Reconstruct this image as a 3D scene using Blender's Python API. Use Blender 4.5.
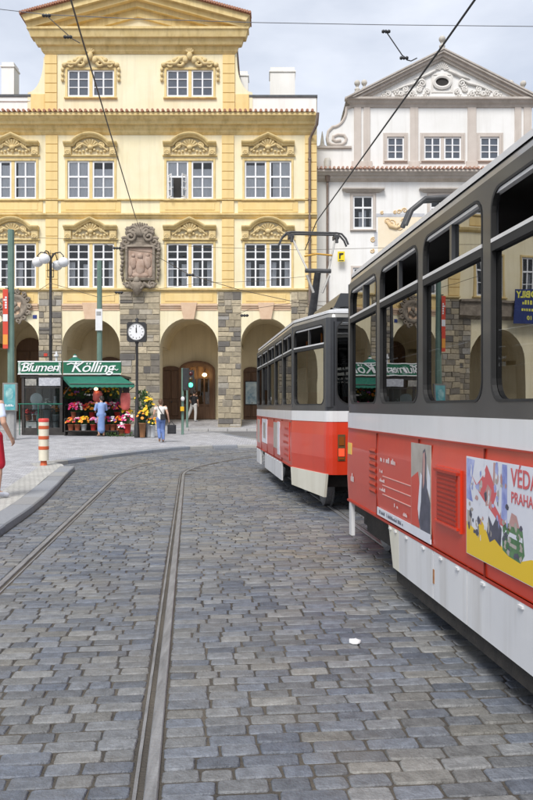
import bpy, math, random
from mathutils import Vector, Matrix

random.seed(7)
scene = bpy.context.scene
COL = scene.collection
PI = math.pi
R = math.radians
for _o in list(bpy.data.objects):
    bpy.data.objects.remove(_o)

# ------------------------------------------------------------------ camera
EYE, FPX, UC, VH = 1.607, 778.0, 266.5, 406.5      # eye height, focal length, picture centre, horizon row
cam_d = bpy.data.cameras.new('camera')
cam = bpy.data.objects.new('camera', cam_d)
COL.objects.link(cam)
cam.location = (0, 0, EYE)
cam.rotation_euler = (PI / 2, 0, 0)
cam_d.sensor_fit = 'VERTICAL'
cam_d.sensor_height = 36.0
cam_d.lens = FPX / 800 * 36.0
cam_d.shift_y = (VH - 400) / 800
cam_d.clip_start = 0.05
cam_d.clip_end = 2000
scene.camera = cam

# ------------------------------------------------------------------ sky, sun, exposure
SUN_EL, SUN_AZ = 50, 196            # degrees; azimuth clockwise from +Y (behind and left of the camera)
world = bpy.data.worlds.new('World')
scene.world = world
world.use_nodes = True
wn, wl = world.node_tree.nodes, world.node_tree.links
wn.clear()
sky = wn.new('ShaderNodeTexSky')
sky.sky_type = 'NISHITA'
sky.sun_disc = False
sky.sun_elevation = R(SUN_EL)
sky.sun_rotation = R(SUN_AZ)
sky.air_density = 1.0
sky.dust_density = 2.5
tc = wn.new('ShaderNodeTexCoord')
mp = wn.new('ShaderNodeMapping')
mp.inputs['Scale'].default_value = (1.6, 1.6, 4.0)
mp.inputs['Location'].default_value = (0.35, 0.2, 0.1)
nz = wn.new('ShaderNodeTexNoise')
nz.inputs['Scale'].default_value = 1.3
nz.inputs['Detail'].default_value = 6
nz.inputs['Roughness'].default_value = 0.52
rp = wn.new('ShaderNodeMapRange')
rp.inputs['From Min'].default_value = 0.30
rp.inputs['From Max'].default_value = 0.66
rp.inputs['To Min'].default_value = 0.22
rp.inputs['To Max'].default_value = 0.97
mixc = wn.new('ShaderNodeMix')
mixc.data_type = 'RGBA'
mixc.inputs['B'].default_value = (7.7, 8.1, 8.95, 1)      # high thin cloud, in the sky texture's own units
bg = wn.new('ShaderNodeBackground')
bg.inputs['Strength'].default_value = 0.07
wo = wn.new('ShaderNodeOutputWorld')
wl.new(tc.outputs['Generated'], mp.inputs['Vector'])
wl.new(mp.outputs['Vector'], nz.inputs['Vector'])
wl.new(nz.outputs['Fac'], rp.inputs['Value'])
wl.new(rp.outputs['Result'], mixc.inputs['Factor'])
wl.new(sky.outputs['Color'], mixc.inputs['A'])
wl.new(mixc.outputs['Result'], bg.inputs['Color'])
wl.new(bg.outputs['Background'], wo.inputs['Surface'])

sun_d = bpy.data.lights.new('sun', 'SUN')
sun_d.energy = 1.8
sun_d.angle = R(22)
sun_d.color = (1.0, 0.975, 0.94)
sun = bpy.data.objects.new('sun', sun_d)
COL.objects.link(sun)
_sd = Vector((math.sin(R(SUN_AZ)) * math.cos(R(SUN_EL)), math.cos(R(SUN_AZ)) * math.cos(R(SUN_EL)), math.sin(R(SUN_EL))))
sun.rotation_euler = (-_sd).to_track_quat('-Z', 'Y').to_euler()
sun.location = (0, -20, 60)

vs = scene.view_settings
vs.view_transform = 'Standard'
vs.look = 'None'
vs.exposure = 0.85
vs.gamma = 1.0
vs.use_curve_mapping = False
scene.render.engine = 'CYCLES'
scene.cycles.use_denoising = True
scene.cycles.max_bounces = 8
scene.cycles.transparent_max_bounces = 16
scene.cycles.use_adaptive_sampling = False

# ------------------------------------------------------------------ helpers: meshes and objects
class MB:
    """collects faces; build() links them as ONE mesh object"""
    def __init__(s):
        s.v, s.f, s.sm, s.t = [], [], [], []
    def add(s, verts, faces, smooth=False, tint=None):
        n = len(s.v)
        s.v += [tuple(p) for p in verts]
        s.f += [tuple(i + n for i in f) for f in faces]
        s.sm += [smooth] * len(faces)
        s.t += [tint] * len(faces)
        return s
    def box(s, x0, x1, y0, y1, z0, z1):
        if x0 > x1: x0, x1 = x1, x0
        if y0 > y1: y0, y1 = y1, y0
        if z0 > z1: z0, z1 = z1, z0
        return s.add([(x0,y0,z0),(x1,y0,z0),(x1,y1,z0),(x0,y1,z0),(x0,y0,z1),(x1,y0,z1),(x1,y1,z1),(x0,y1,z1)],
                     [(0,3,2,1),(4,5,6,7),(0,1,5,4),(1,2,6,5),(2,3,7,6),(3,0,4,7)])
    def bbox(s, x0, x1, y0, y1, z0, z1, b=0.01):
        """box with the four front edges (towards -y) chamfered"""
        if x0 > x1: x0, x1 = x1, x0
        if z0 > z1: z0, z1 = z1, z0
        v = [(x0,y1,z0),(x1,y1,z0),(x1,y1,z1),(x0,y1,z1),
             (x0,y0+b,z0),(x1,y0+b,z0),(x1,y0+b,z1),(x0,y0+b,z1),
             (x0+b,y0,z0+b),(x1-b,y0,z0+b),(x1-b,y0,z1-b),(x0+b,y0,z1-b)]
        f = [(8,9,10,11),(0,3,2,1)]
        for i in range(4):
            j = (i + 1) % 4
            f += [(i, j, 4+j, 4+i), (4+i, 4+j, 8+j, 8+i)]
        return s.add(v, f)
    def tube(s, pts, r, n=8, cap=True, smooth=True):
        pts = [Vector(p) for p in pts]
        rs = r if isinstance(r, (list, tuple)) else [r] * len(pts)
        vs_, fs = [], []
        d = (pts[1] - pts[0]).normalized()
        a = d.orthogonal().normalized()
        for i, p in enumerate(pts):
            if i == 0: t = pts[1] - pts[0]
            elif i == len(pts) - 1: t = pts[-1] - pts[-2]
            else: t = (pts[i+1] - pts[i]).normalized() + (pts[i] - pts[i-1]).normalized()
            if t.length < 1e-9: t = pts[i] - pts[i-1]
            t.normalize()
            a = (a - t * a.dot(t))
            if a.length < 1e-6: a = t.orthogonal()
            a.normalize()
            b = t.cross(a)
            for k in range(n):
                an = 2 * PI * k / n
                vs_.append(p + (a * math.cos(an) + b * math.sin(an)) * rs[i])
        m = len(pts)
        for i in range(m - 1):
            for k in range(n):
                k2 = (k + 1) % n
                fs.append((i*n+k, i*n+k2, (i+1)*n+k2, (i+1)*n+k))
        s.add(vs_, fs, smooth)
        if cap:
            s.add(vs_[:n], [tuple(reversed(range(n)))])
            s.add(vs_[-n:], [tuple(range(n))])
        return s
    def lathe(s, prof, c=(0,0,0), n=16, smooth=True, axis='z'):
        """prof: list of (radius, height)"""
        vs_, fs = [], []
        for r, h in prof:
            for k in range(n):
                an = 2 * PI * k / n
                x, y = r * math.cos(an), r * math.sin(an)
                if axis == 'z': p = (c[0]+x, c[1]+y, c[2]+h)
                elif axis == 'y': p = (c[0]+x, c[1]+h, c[2]-y)
                else: p = (c[0]+h, c[1]+x, c[2]+y)
                vs_.append(p)
        for i in range(len(prof) - 1):
            for k in range(n):
                k2 = (k + 1) % n
                fs.append((i*n+k, i*n+k2, (i+1)*n+k2, (i+1)*n+k))
        s.add(vs_, fs, smooth)
        if prof[0][0] > 1e-4: s.add(vs_[:n], [tuple(reversed(range(n)))])
        if prof[-1][0] > 1e-4: s.add(vs_[-n:], [tuple(range(n))])
        return s
    def ball(s, c, rx, ry=None, rz=None, n=10, m=6):
        ry = rx if ry is None else ry
        rz = rx if rz is None else rz
        vs_ = [(c[0], c[1], c[2] - rz)]
        for i in range(1, m):
            ph = -PI / 2 + PI * i / m
            for k in range(n):
                an = 2 * PI * k / n
                vs_.append((c[0] + rx*math.cos(ph)*math.cos(an), c[1] + ry*math.cos(ph)*math.sin(an), c[2] + rz*math.sin(ph)))
        vs_.append((c[0], c[1], c[2] + rz))
        fs = [(0, 1 + (k+1) % n, 1 + k) for k in range(n)]
        for i in range(m - 2):
            for k in range(n):
                a, b = 1 + i*n + k, 1 + i*n + (k+1) % n
                fs.append((a, b, b + n, a + n))
        L = len(vs_) - 1
        fs += [(L, 1 + (m-2)*n + k, 1 + (m-2)*n + (k+1) % n) for k in range(n)]
        return s.add(vs_, fs, True)
    def prism(s, poly, y0, y1):
        """poly: (x, z) list, counter-clockwise seen from -y; extruded along y"""
        n = len(poly)
        v = [(x, y0, z) for x, z in poly] + [(x, y1, z) for x, z in poly]
        f = [tuple(range(n)), tuple(reversed(range(n, 2*n)))]
        f += [(i, n + i, n + (i+1) % n, (i+1) % n) for i in range(n)]
        return s.add(v, f)
    def slab(s, poly, z0, z1):
        """poly: (x, y) list counter-clockwise; extruded along z"""
        n = len(poly)
        v = [(x, y, z1) for x, y in poly] + [(x, y, z0) for x, y in poly]
        f = [tuple(range(n)), tuple(reversed(range(n, 2*n)))]
        f += [(i, n + i, n + (i+1) % n, (i+1) % n) for i in range(n)]
        return s.add(v, f)
    def moulding(s, x0, x1, prof, y, ret=(1, 1)):
        """horizontal moulding on a wall whose face is at y: prof = (z, depth) from the top down; ends return with the depth"""
        n = len(prof)
        v = []
        for z, d in prof:
            v.append((x0 - d * ret[0], y - d, z)); v.append((x1 + d * ret[1], y - d, z))
        f = [(2*i, 2*i+2, 2*i+3, 2*i+1) for i in range(n - 1)]
        m = len(v)
        for z, d in prof:
            v.append((x0 - d * ret[0], y, z)); v.append((x1 + d * ret[1], y, z))
        for i in range(n - 1):
            f.append((2*i, m+2*i, m+2*i+2, 2*i+2)); f.append((2*i+1, 2*i+3, m+2*i+3, m+2*i+1))
        f.append((0, 1, m+1, m)); f.append((2*n-2, m+2*n-2, m+2*n-1, 2*n-1))
        return s.add(v, f)
    def sweep(s, path, prof, y, closed=False):
        """moulding along a path in the wall plane: path (x, z); prof (offset along the path's left normal, depth)"""
        n, m = len(path), len(prof)
        v = []
        for i, p in enumerate(path):
            a = Vector(path[i-1]) if (i or closed) else None
            b = Vector(path[(i+1) % n]) if (i < n-1 or closed) else None
            p = Vector(p)
            t1 = (p - a).normalized() if a is not None else (b - p).normalized()
            t2 = (b - p).normalized() if b is not None else t1
            n1 = Vector((-t1.y, t1.x)); n2 = Vector((-t2.y, t2.x))
            nn = (n1 + n2).normalized()
            k = 1 / max(0.35, nn.dot(n1))
            for o, d in prof:
                q = p + nn * o * k
                v.append((q.x, y - d, q.y))
        f = []
        for i in range(n if closed else n - 1):
            j = (i + 1) % n
            for k in range(m - 1):
                f.append((i*m+k, i*m+k+1, j*m+k+1, j*m+k))
        s.add(v, f)
        if not closed:
            s.add(v[:m], [tuple(reversed(range(m)))]); s.add(v[-m:], [tuple(range(m))])
        return s
    def build(s, name, mat, parent=None, kind=None):
        me = bpy.data.meshes.new(name)
        me.from_pydata(s.v, [], s.f)
        me.polygons.foreach_set('use_smooth', s.sm)
        if any(t is not None for t in s.t):
            at = me.attributes.new('tint', 'FLOAT_VECTOR', 'FACE')
            flat = []
            for t in s.t: flat += list(t if t is not None else (0.5, 0.5, 0.5))
            at.data.foreach_set('vector', flat)
        me.materials.append(mat)
        me.update()
        return link(name, me, parent, kind)

def link(name, data, parent=None, kind=None, loc=None):
    o = bpy.data.objects.new(name, data)
    COL.objects.link(o)
    if parent is not None:
        o.parent = parent
        o.matrix_parent_inverse = worldmat(parent).inverted()
    if loc is not None: o.location = loc
    if kind: o['kind'] = kind
    return o

def worldmat(o):
    m = Matrix.LocRotScale(o.location, o.rotation_euler, o.scale)
    if o.parent is not None:
        return worldmat(o.parent) @ o.matrix_parent_inverse @ m
    return m

def tag(o, label, cat, group=None, kind=None):
    o['label'] = label
    o['category'] = cat
    if group: o['group'] = group
    if kind: o['kind'] = kind
    return o

def thing(name, label, cat, loc=(0, 0, 0), rotz=0, group=None):
    o = bpy.data.objects.new(name, None)
    COL.objects.link(o)
    o.empty_display_size = 0.2
    o.location = loc
    o.rotation_euler = (0, 0, rotz)
    return tag(o, label, cat, group)

def copy_tree(o, parent=None, mat=None):
    """copy of a thing with its parts and their sub-parts"""
    c = o.copy()
    COL.objects.link(c)
    if parent is not None: c.parent = parent
    for ch in list(o.children): copy_tree(ch, c)
    return c

def text_mesh(txt, size, ext=0.004, shear=0.0, bold=0.0, space=1.0, align='CENTER'):
    cu = bpy.data.curves.new('lettering', 'FONT')
    cu.body = txt
    cu.size = size
    cu.extrude = ext
    cu.shear = shear
    cu.offset = bold
    cu.space_character = space
    cu.align_x = align
    cu.align_y = 'CENTER'
    cu.resolution_u = 3
    o = bpy.data.objects.new('lettering', cu)
    COL.objects.link(o)
    dg = bpy.context.evaluated_depsgraph_get()
    me = bpy.data.meshes.new_from_object(o.evaluated_get(dg))
    bpy.data.objects.remove(o)
    bpy.data.curves.remove(cu)
    return me

def strokes_mesh(n, size, align='CENTER', seed=0):
    """a line of print too small to read in the photograph: n letter-like strokes"""
    rn_ = random.Random(seed * 31 + n)
    b = MB(); x = 0.0
    for k in range(n):
        if rn_.random() < .16 and 0 < k < n - 1: x += size * .45; continue
        w_, h_ = size * rn_.uniform(.22, .4), size * rn_.choice((.38, .42, .62, .66))
        b.box(x, x + w_, -size * .3, -size * .3 + h_, -.0003, .0003); x += w_ + size * .14
    if align == 'CENTER': b.v = [(p[0] - x / 2, p[1], p[2]) for p in b.v]
    me = bpy.data.meshes.new('print_line'); me.from_pydata(b.v, [], b.f)
    return me

def put_text(me, mat, parent, loc, xdir=(1, 0, 0), up=(0, 0, 1), name='lettering'):
    """lettering whose reading direction is xdir and whose top points up"""
    me.materials.clear()
    me.materials.append(mat)
    x = Vector(xdir).normalized(); u = Vector(up).normalized()
    z = x.cross(u)
    m = Matrix((x, u, z)).transposed().to_4x4()
    m.translation = Vector(loc)
    me.transform(m)
    return link(name, me, parent)

# ------------------------------------------------------------------ helpers: materials
MATS = {}
def pm(name, c1, c2=None, scale=3.0, rough=0.7, bump=0.0, bscale=None, metal=0.0, spec=0.4, coat=0.0, detail=5, stretch=None, streak=0.0):
    """principled material with two-tone noise, fine relief and faint wear"""
    if name in MATS: return MATS[name]
    m = bpy.data.materials.new(name)
    m.use_nodes = True
    N, L = m.node_tree.nodes, m.node_tree.links
    b = N['Principled BSDF']
    b.inputs['Roughness'].default_value = rough
    b.inputs['Metallic'].default_value = metal
    b.inputs['Specular IOR Level'].default_value = spec
    b.inputs['Coat Weight'].default_value = coat
    if coat: b.inputs['Coat Roughness'].default_value = 0.08
    c1 = tuple(c1) + (1,)
    if c2 is None:
        b.inputs['Base Color'].default_value = c1
    t = N.new('ShaderNodeTexCoord')
    vec = t.outputs['Object']
    if stretch:
        mpn = N.new('ShaderNodeMapping'); mpn.inputs['Scale'].default_value = stretch
        L.new(vec, mpn.inputs['Vector']); vec = mpn.outputs['Vector']
    if c2 is not None:
        n = N.new('ShaderNodeTexNoise')
        n.inputs['Scale'].default_value = scale
        n.inputs['Detail'].default_value = detail
        n.inputs['Roughness'].default_value = 0.6
        L.new(vec, n.inputs['Vector'])
        mr = N.new('ShaderNodeMapRange')
        mr.inputs['From Min'].default_value = 0.32; mr.inputs['From Max'].default_value = 0.68
        L.new(n.outputs['Fac'], mr.inputs['Value'])
        mx = N.new('ShaderNodeMix'); mx.data_type = 'RGBA'
        mx.inputs['A'].default_value = c1
        mx.inputs['B'].default_value = tuple(c2) + (1,)
        L.new(mr.outputs['Result'], mx.inputs['Factor'])
        out = mx.outputs['Result']
        if streak:
            mp2 = N.new('ShaderNodeMapping'); mp2.inputs['Scale'].default_value = (2.6, 2.6, 0.16)
            L.new(t.outputs['Object'], mp2.inputs['Vector'])
            n2 = N.new('ShaderNodeTexNoise'); n2.inputs['Scale'].default_value = 1.2; n2.inputs['Detail'].default_value = 8
            n2.inputs['Roughness'].default_value = 0.65
            L.new(mp2.outputs['Vector'], n2.inputs['Vector'])
            mr2 = N.new('ShaderNodeMapRange')
            mr2.inputs['From Min'].default_value = 0.48; mr2.inputs['From Max'].default_value = 0.75
            mr2.inputs['To Max'].default_value = streak
            L.new(n2.outputs['Fac'], mr2.inputs['Value'])
            mx2 = N.new('ShaderNodeMix'); mx2.data_type = 'RGBA'; mx2.blend_type = 'MULTIPLY'
            mx2.inputs['B'].default_value = (0.5, 0.45, 0.38, 1)
            L.new(out, mx2.inputs['A']); L.new(mr2.outputs['Result'], mx2.inputs['Factor'])
            out = mx2.outputs['Result']
        L.new(out, b.inputs['Base Color'])
    if bump:
        nb = N.new('ShaderNodeTexNoise')
        nb.inputs['Scale'].default_value = bscale or scale * 8
        nb.inputs['Detail'].default_value = 6
        L.new(t.outputs['Object'], nb.inputs['Vector'])
        bp = N.new('ShaderNodeBump')
        bp.inputs['Strength'].default_value = bump
        bp.inputs['Distance'].default_value = 0.02
        L.new(nb.outputs['Fac'], bp.inputs['Height'])
        L.new(bp.outputs['Normal'], b.inputs['Normal'])
    MATS[name] = m
    return m

def glass(name, tint=(0.55, 0.58, 0.6), ior=1.6, rough=0.01, wave=0.0):
    if name in MATS: return MATS[name]
    m = bpy.data.materials.new(name)
    m.use_nodes = True
    N, L = m.node_tree.nodes, m.node_tree.links
    N.clear()
    tr = N.new('ShaderNodeBsdfTransparent'); tr.inputs['Color'].default_value = tint + (1,)
    gl = N.new('ShaderNodeBsdfGlossy'); gl.inputs['Roughness'].default_value = rough
    fr = N.new('ShaderNodeFresnel'); fr.inputs['IOR'].default_value = ior
    mx = N.new('ShaderNodeMixShader'); o = N.new('ShaderNodeOutputMaterial')
    if wave:
        t = N.new('ShaderNodeTexCoord')
        n = N.new('ShaderNodeTexNoise'); n.inputs['Scale'].default_value = 2.2; n.inputs['Detail'].default_value = 1
        bp = N.new('ShaderNodeBump'); bp.inputs['Strength'].default_value = wave; bp.inputs['Distance'].default_value = 0.02
        L.new(t.outputs['Object'], n.inputs['Vector']); L.new(n.outputs['Fac'], bp.inputs['Height'])
        L.new(bp.outputs['Normal'], gl.inputs['Normal'])
    L.new(fr.outputs['Fac'], mx.inputs['Fac'])
    L.new(tr.outputs['BSDF'], mx.inputs[1]); L.new(gl.outputs['BSDF'], mx.inputs[2])
    L.new(mx.outputs['Shader'], o.inputs['Surface'])
    MATS[name] = m
    return m

def emit(name, col, strength):
    if name in MATS: return MATS[name]
    m = bpy.data.materials.new(name)
    m.use_nodes = True
    b = m.node_tree.nodes['Principled BSDF']
    b.inputs['Base Color'].default_value = tuple(col) + (1,)
    b.inputs['Emission Color'].default_value = tuple(col) + (1,)
    b.inputs['Emission Strength'].default_value = strength
    MATS[name] = m
    return m

def tintmat(name, stops, rough=0.6, nscale=14, bump=0.5, bscale=60, spread=0.3, spec=0.4, patch=None):
    """pieces coloured one by one from their 'tint' attribute, with grain"""
    m = bpy.data.materials.new(name)
    m.use_nodes = True
    N, L = m.node_tree.nodes, m.node_tree.links
    b = N['Principled BSDF']
    b.inputs['Specular IOR Level'].default_value = spec
    at = N.new('ShaderNodeAttribute'); at.attribute_name = 'tint'
    sp = N.new('ShaderNodeSeparateXYZ'); L.new(at.outputs['Vector'], sp.inputs[0])
    cr = N.new('ShaderNodeValToRGB')
    cr.color_ramp.interpolation = 'LINEAR'
    els = cr.color_ramp.elements
    while len(els) < len(stops): els.new(0.5)
    for e, (p, c) in zip(els, stops): e.position = p; e.color = tuple(c) + (1,)
    L.new(sp.outputs['X'], cr.inputs['Fac'])
    t = N.new('ShaderNodeTexCoord')
    n = N.new('ShaderNodeTexNoise'); n.inputs['Scale'].default_value = nscale; n.inputs['Detail'].default_value = 7
    n.inputs['Roughness'].default_value = 0.65
    L.new(t.outputs['Object'], n.inputs['Vector'])
    mr = N.new('ShaderNodeMapRange'); mr.inputs['From Min'].default_value = 0.25; mr.inputs['From Max'].default_value = 0.75
    mr.inputs['To Min'].default_value = 1 - spread; mr.inputs['To Max'].default_value = 1 + spread
    L.new(n.outputs['Fac'], mr.inputs['Value'])
    m2 = N.new('ShaderNodeMath'); m2.operation = 'MULTIPLY'
    L.new(mr.outputs['Result'], m2.inputs[0]); L.new(sp.outputs['Y'], m2.inputs[1])
    vm = N.new('ShaderNodeVectorMath'); vm.operation = 'SCALE'
    L.new(cr.outputs['Color'], vm.inputs[0]); L.new(m2.outputs[0], vm.inputs['Scale'])
    if patch:
        n5 = N.new('ShaderNodeTexNoise'); n5.inputs['Scale'].default_value = 0.8; n5.inputs['Detail'].default_value = 8; n5.inputs['Roughness'].default_value = 0.62
        L.new(t.outputs['Object'], n5.inputs['Vector'])
        mr5 = N.new('ShaderNodeMapRange'); mr5.inputs['From Min'].default_value = 0.50; mr5.inputs['From Max'].default_value = 0.74; mr5.inputs['To Max'].default_value = 0.62
        L.new(n5.outputs['Fac'], mr5.inputs['Value'])
        mx5 = N.new('ShaderNodeMix'); mx5.data_type = 'RGBA'; mx5.inputs['B'].default_value = tuple(patch) + (1,)
        L.new(mr5.outputs['Result'], mx5.inputs['Factor']); L.new(vm.outputs['Vector'], mx5.inputs['A']); L.new(mx5.outputs['Result'], b.inputs['Base Color'])
    else:
        L.new(vm.outputs['Vector'], b.inputs['Base Color'])
    mr3 = N.new('ShaderNodeMapRange'); mr3.inputs['To Min'].default_value = rough - 0.15; mr3.inputs['To Max'].default_value = rough + 0.15
    L.new(n.outputs['Fac'], mr3.inputs['Value']); L.new(mr3.outputs['Result'], b.inputs['Roughness'])
    nb = N.new('ShaderNodeTexNoise'); nb.inputs['Scale'].default_value = bscale; nb.inputs['Detail'].default_value = 5
    L.new(t.outputs['Object'], nb.inputs['Vector'])
    bp = N.new('ShaderNodeBump'); bp.inputs['Strength'].default_value = bump; bp.inputs['Distance'].default_value = 0.008
    L.new(nb.outputs['Fac'], bp.inputs['Height']); L.new(bp.outputs['Normal'], b.inputs['Normal'])
    MATS[name] = m
    return m

# ------------------------------------------------------------------ terrain: flat to 20 m, then a gentle rise towards the palace
def gz(y):
    """height of the roadway"""
    if y < 18: return 0.0
    if y < 22: return 0.016 * (y - 18) ** 2 / 8
    return 0.016 * (y - 20)
def pz(y):
    """height of the pavements"""
    return gz(y) + 0.11
def on_ground(u, v, dz=0.0):
    """metric position of a ground point seen at (u, v)"""
    y = 10.0
    for _ in range(60):
        y = 0.5 * y + 0.5 * (EYE - gz(y) - dz) * FPX / (v - VH)
        y = min(max(y, 1), 60)
    return ((u - UC) / FPX * y, y)
# ================================================================== ground, roadway, kerbs, pavements, rails
TH = R(5.6)                                   # the tracks run a little to the left of the view
CT, ST = math.cos(TH), math.sin(TH)
def P(d, s):                                  # track coordinates: d across (right), s along
    return (d * CT - s * ST, d * ST + s * CT)
def Pinv(x, y):
    return (x * CT + y * ST, -x * ST + y * CT)

m_mortar = pm('joint_sand', (0.045, 0.041, 0.036), (0.13, 0.112, 0.088), 0.9, 0.95, 0.8, 60)
m_far = pm('far_ground', (0.12, 0.12, 0.12), (0.17, 0.165, 0.16), 0.6, 0.85, 0.3, 20)
m_steel = pm('rail_steel', (0.17, 0.172, 0.178), (0.30, 0.303, 0.31), 5, 0.45, 0.25, 40, metal=0.25, stretch=(6, 0.6, 6))
m_groove = pm('rail_groove', (0.02, 0.018, 0.016), (0.055, 0.05, 0.043), 9, 0.95)
m_cobble = tintmat('cobble_stone', [(0.0, (0.088, 0.105, 0.14)), (0.35, (0.128, 0.142, 0.167)), (0.65, (0.168, 0.173, 0.177)), (0.9, (0.205, 0.198, 0.178)), (1.0, (0.205, 0.187, 0.157))],
                   rough=0.46, nscale=16, bump=0.9, bscale=70, spread=0.42, patch=(0.20, 0.182, 0.155))
m_kerb = tintmat('kerb_granite', [(0, (0.22, 0.235, 0.265)), (0.5, (0.27, 0.28, 0.295)), (1, (0.31, 0.30, 0.275))], rough=0.7, nscale=30, bump=0.4, bscale=120, spread=0.2)

def setts(name, c1, c2, cj, bw, rh, rot=0.0, bump=0.5):
    """pavement of small stone setts, too fine to tell apart one by one"""
    m = bpy.data.materials.new(name); m.use_nodes = True
    N, L = m.node_tree.nodes, m.node_tree.links
    b = N['Principled BSDF']; b.inputs['Roughness'].default_value = 0.7
    t = N.new('ShaderNodeTexCoord')
    mpn = N.new('ShaderNodeMapping'); mpn.inputs['Rotation'].default_value = (0, 0, rot)
    L.new(t.outputs['Object'], mpn.inputs['Vector'])
    dn = N.new('ShaderNodeTexNoise'); dn.inputs['Scale'].default_value = 5; dn.inputs['Detail'].default_value = 3
    L.new(mpn.outputs['Vector'], dn.inputs['Vector'])
    vm = N.new('ShaderNodeVectorMath'); vm.operation = 'MULTIPLY_ADD'
    L.new(dn.outputs['Color'], vm.inputs[0]); vm.inputs[1].default_value = (0.07, 0.07, 0); L.new(mpn.outputs['Vector'], vm.inputs[2])
    br = N.new('ShaderNodeTexBrick')
    br.inputs['Scale'].default_value = 1
    br.inputs['Color1'].default_value = c1 + (1,); br.inputs['Color2'].default_value = c2 + (1,); br.inputs['Mortar'].default_value = cj + (1,)
    br.inputs['Mortar Size'].default_value = 0.008; br.inputs['Mortar Smooth'].default_value = 0.4
    br.inputs['Brick Width'].default_value = bw; br.inputs['Row Height'].default_value = rh
    L.new(vm.outputs['Vector'], br.inputs['Vector'])
    n = N.new('ShaderNodeTexNoise'); n.inputs['Scale'].default_value = 0.9; n.inputs['Detail'].default_value = 7; n.inputs['Roughness'].default_value = 0.65
    L.new(t.outputs['Object'], n.inputs['Vector'])
    mr = N.new('ShaderNodeMapRange'); mr.inputs['From Min'].default_value = 0.3; mr.inputs['From Max'].default_value = 0.7
    mr.inputs['To Min'].default_value = 0.78; mr.inputs['To Max'].default_value = 1.12
    L.new(n.outputs['Fac'], mr.inputs['Value'])
    sc = N.new('ShaderNodeVectorMath'); sc.operation = 'SCALE'
    L.new(br.outputs['Color'], sc.inputs[0]); L.new(mr.outputs['Result'], sc.inputs['Scale'])
    L.new(sc.outputs['Vector'], b.inputs['Base Color'])
    bp = N.new('ShaderNodeBump'); bp.inputs['Strength'].default_value = bump; bp.inputs['Distance'].default_value = 0.012; bp.invert = True
    L.new(br.outputs['Fac'], bp.inputs['Height']); L.new(bp.outputs['Normal'], b.inputs['Normal'])
    return m
m_setts = setts('pavement_setts', (0.52, 0.52, 0.54), (0.34, 0.34, 0.36), (0.13, 0.125, 0.12), 0.19, 0.13)
m_strip = setts('pale_setts', (0.52, 0.51, 0.47), (0.45, 0.44, 0.41), (0.28, 0.27, 0.25), 0.11, 0.10, rot=0.2)
m_street = setts('street_setts', (0.19, 0.19, 0.195), (0.15, 0.15, 0.155), (0.08, 0.08, 0.078), 0.2, 0.13)

# ---- far ground
MB().add([(-600, -600, -0.12), (600, -600, -0.12), (600, 900, -0.12), (-600, 900, -0.12)], [(0, 1, 2, 3)]).build('ground', m_far, kind='structure')

# ---- kerb line (foot of the kerb on the roadway side)
def smooth_line(pts, n=6):
    out = []
    for i in range(len(pts) - 1):
        p0 = Vector(pts[max(i-1, 0)]); p1 = Vector(pts[i]); p2 = Vector(pts[i+1]); p3 = Vector(pts[min(i+2, len(pts)-1)])
        for k in range(n):
            t = k / n
            q = 0.5 * ((2*p1) + (-p0+p2)*t + (2*p0-5*p1+4*p2-p3)*t*t + (-p0+3*p1-3*p2+p3)*t**3)
            out.append((q.x, q.y))
    out.append(tuple(pts[-1]))
    return out
kerb_near = smooth_line([(-2.25, -2), (-2.55, 3), (-3.3, 9.6), (-3.56, 11.9), (-3.93, 14.3), (-4.4, 17.0), (-4.83, 19.6)])
kerb_far = smooth_line([(-5.75, 20.6), (-5.35, 21.8), (-4.85, 23.2), (-4.1, 24.9), (-3.3, 26.3), (-2.3, 27.3), (-1.0, 27.75), (0.6, 27.8), (1.6, 28.3), (1.3, 29.2), (0.0, 30.8), (-1.3, 34.2), (-2.5, 37.6), (-5.0, 38.6), (-12, 38.8), (-30, 38.8)])

def resample(line, step):
    out = [Vector(line[0])]
    acc = 0.0
    for a, b in zip(line[:-1], line[1:]):
        a, b = Vector(a), Vector(b)
        L_ = (b - a).length
        while acc + L_ >= step:
            f = (step - acc) / L_
            a = a + (b - a) * f
            out.append(a.copy()); L_ = (b - a).length; acc = 0.0
        acc += L_
    if (out[-1] - Vector(line[-1])).length > 0.05: out.append(Vector(line[-1]))
    return out
def offset(line, w):
    out = []
    for i, p in enumerate(line):
        a = Vector(line[max(i-1, 0)]); b = Vector(line[min(i+1, len(line)-1)])
        t = (b - a).normalized()
        out.append(Vector(p) + Vector((-t.y, t.x)) * w)
    return out

def kerb_run(name, line, width, height, step, kind='structure'):
    base = thing_structure(name)
    L_ = resample(line, step)
    O_ = offset(L_, width)
    for i in range(len(L_) - 1):
        a, b, c, d = L_[i], L_[i+1], O_[i+1], O_[i]
        g = (b - a).normalized() * 0.006
        a, d, b, c = a + g, d + g, b - g, c - g
        e = 0.018
        n = (d - a).normalized() * e
        z = lambda p: gz(p.y)
        dz = random.uniform(-0.006, 0.006)
        def pt(p, h): return (p.x, p.y, z(p) + h)
        H = height + dz
        v = [pt(a, -0.1), pt(b, -0.1), pt(c, -0.1), pt(d, -0.1),
             pt(a, H - e), pt(b, H - e), pt(c, H - 0.004), pt(d, H - 0.004),
             pt(a + n, H), pt(b + n, H), pt(c, H), pt(d, H)]
        f = [(0, 1, 5, 4), (4, 5, 9, 8), (8, 9, 10, 11), (1, 2, 6, 5), (3, 0, 4, 7), (2, 3, 7, 6), (5, 6, 10, 9), (7, 4, 8, 11)]
        MB().add(v, f, tint=(random.random(), random.uniform(0.88, 1.1), 0)).build('kerb_stone', m_kerb, base)
    return base
def thing_structure(name):
    o = bpy.data.objects.new(name, None)
    COL.objects.link(o); o['kind'] = 'structure'
    return o
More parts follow.
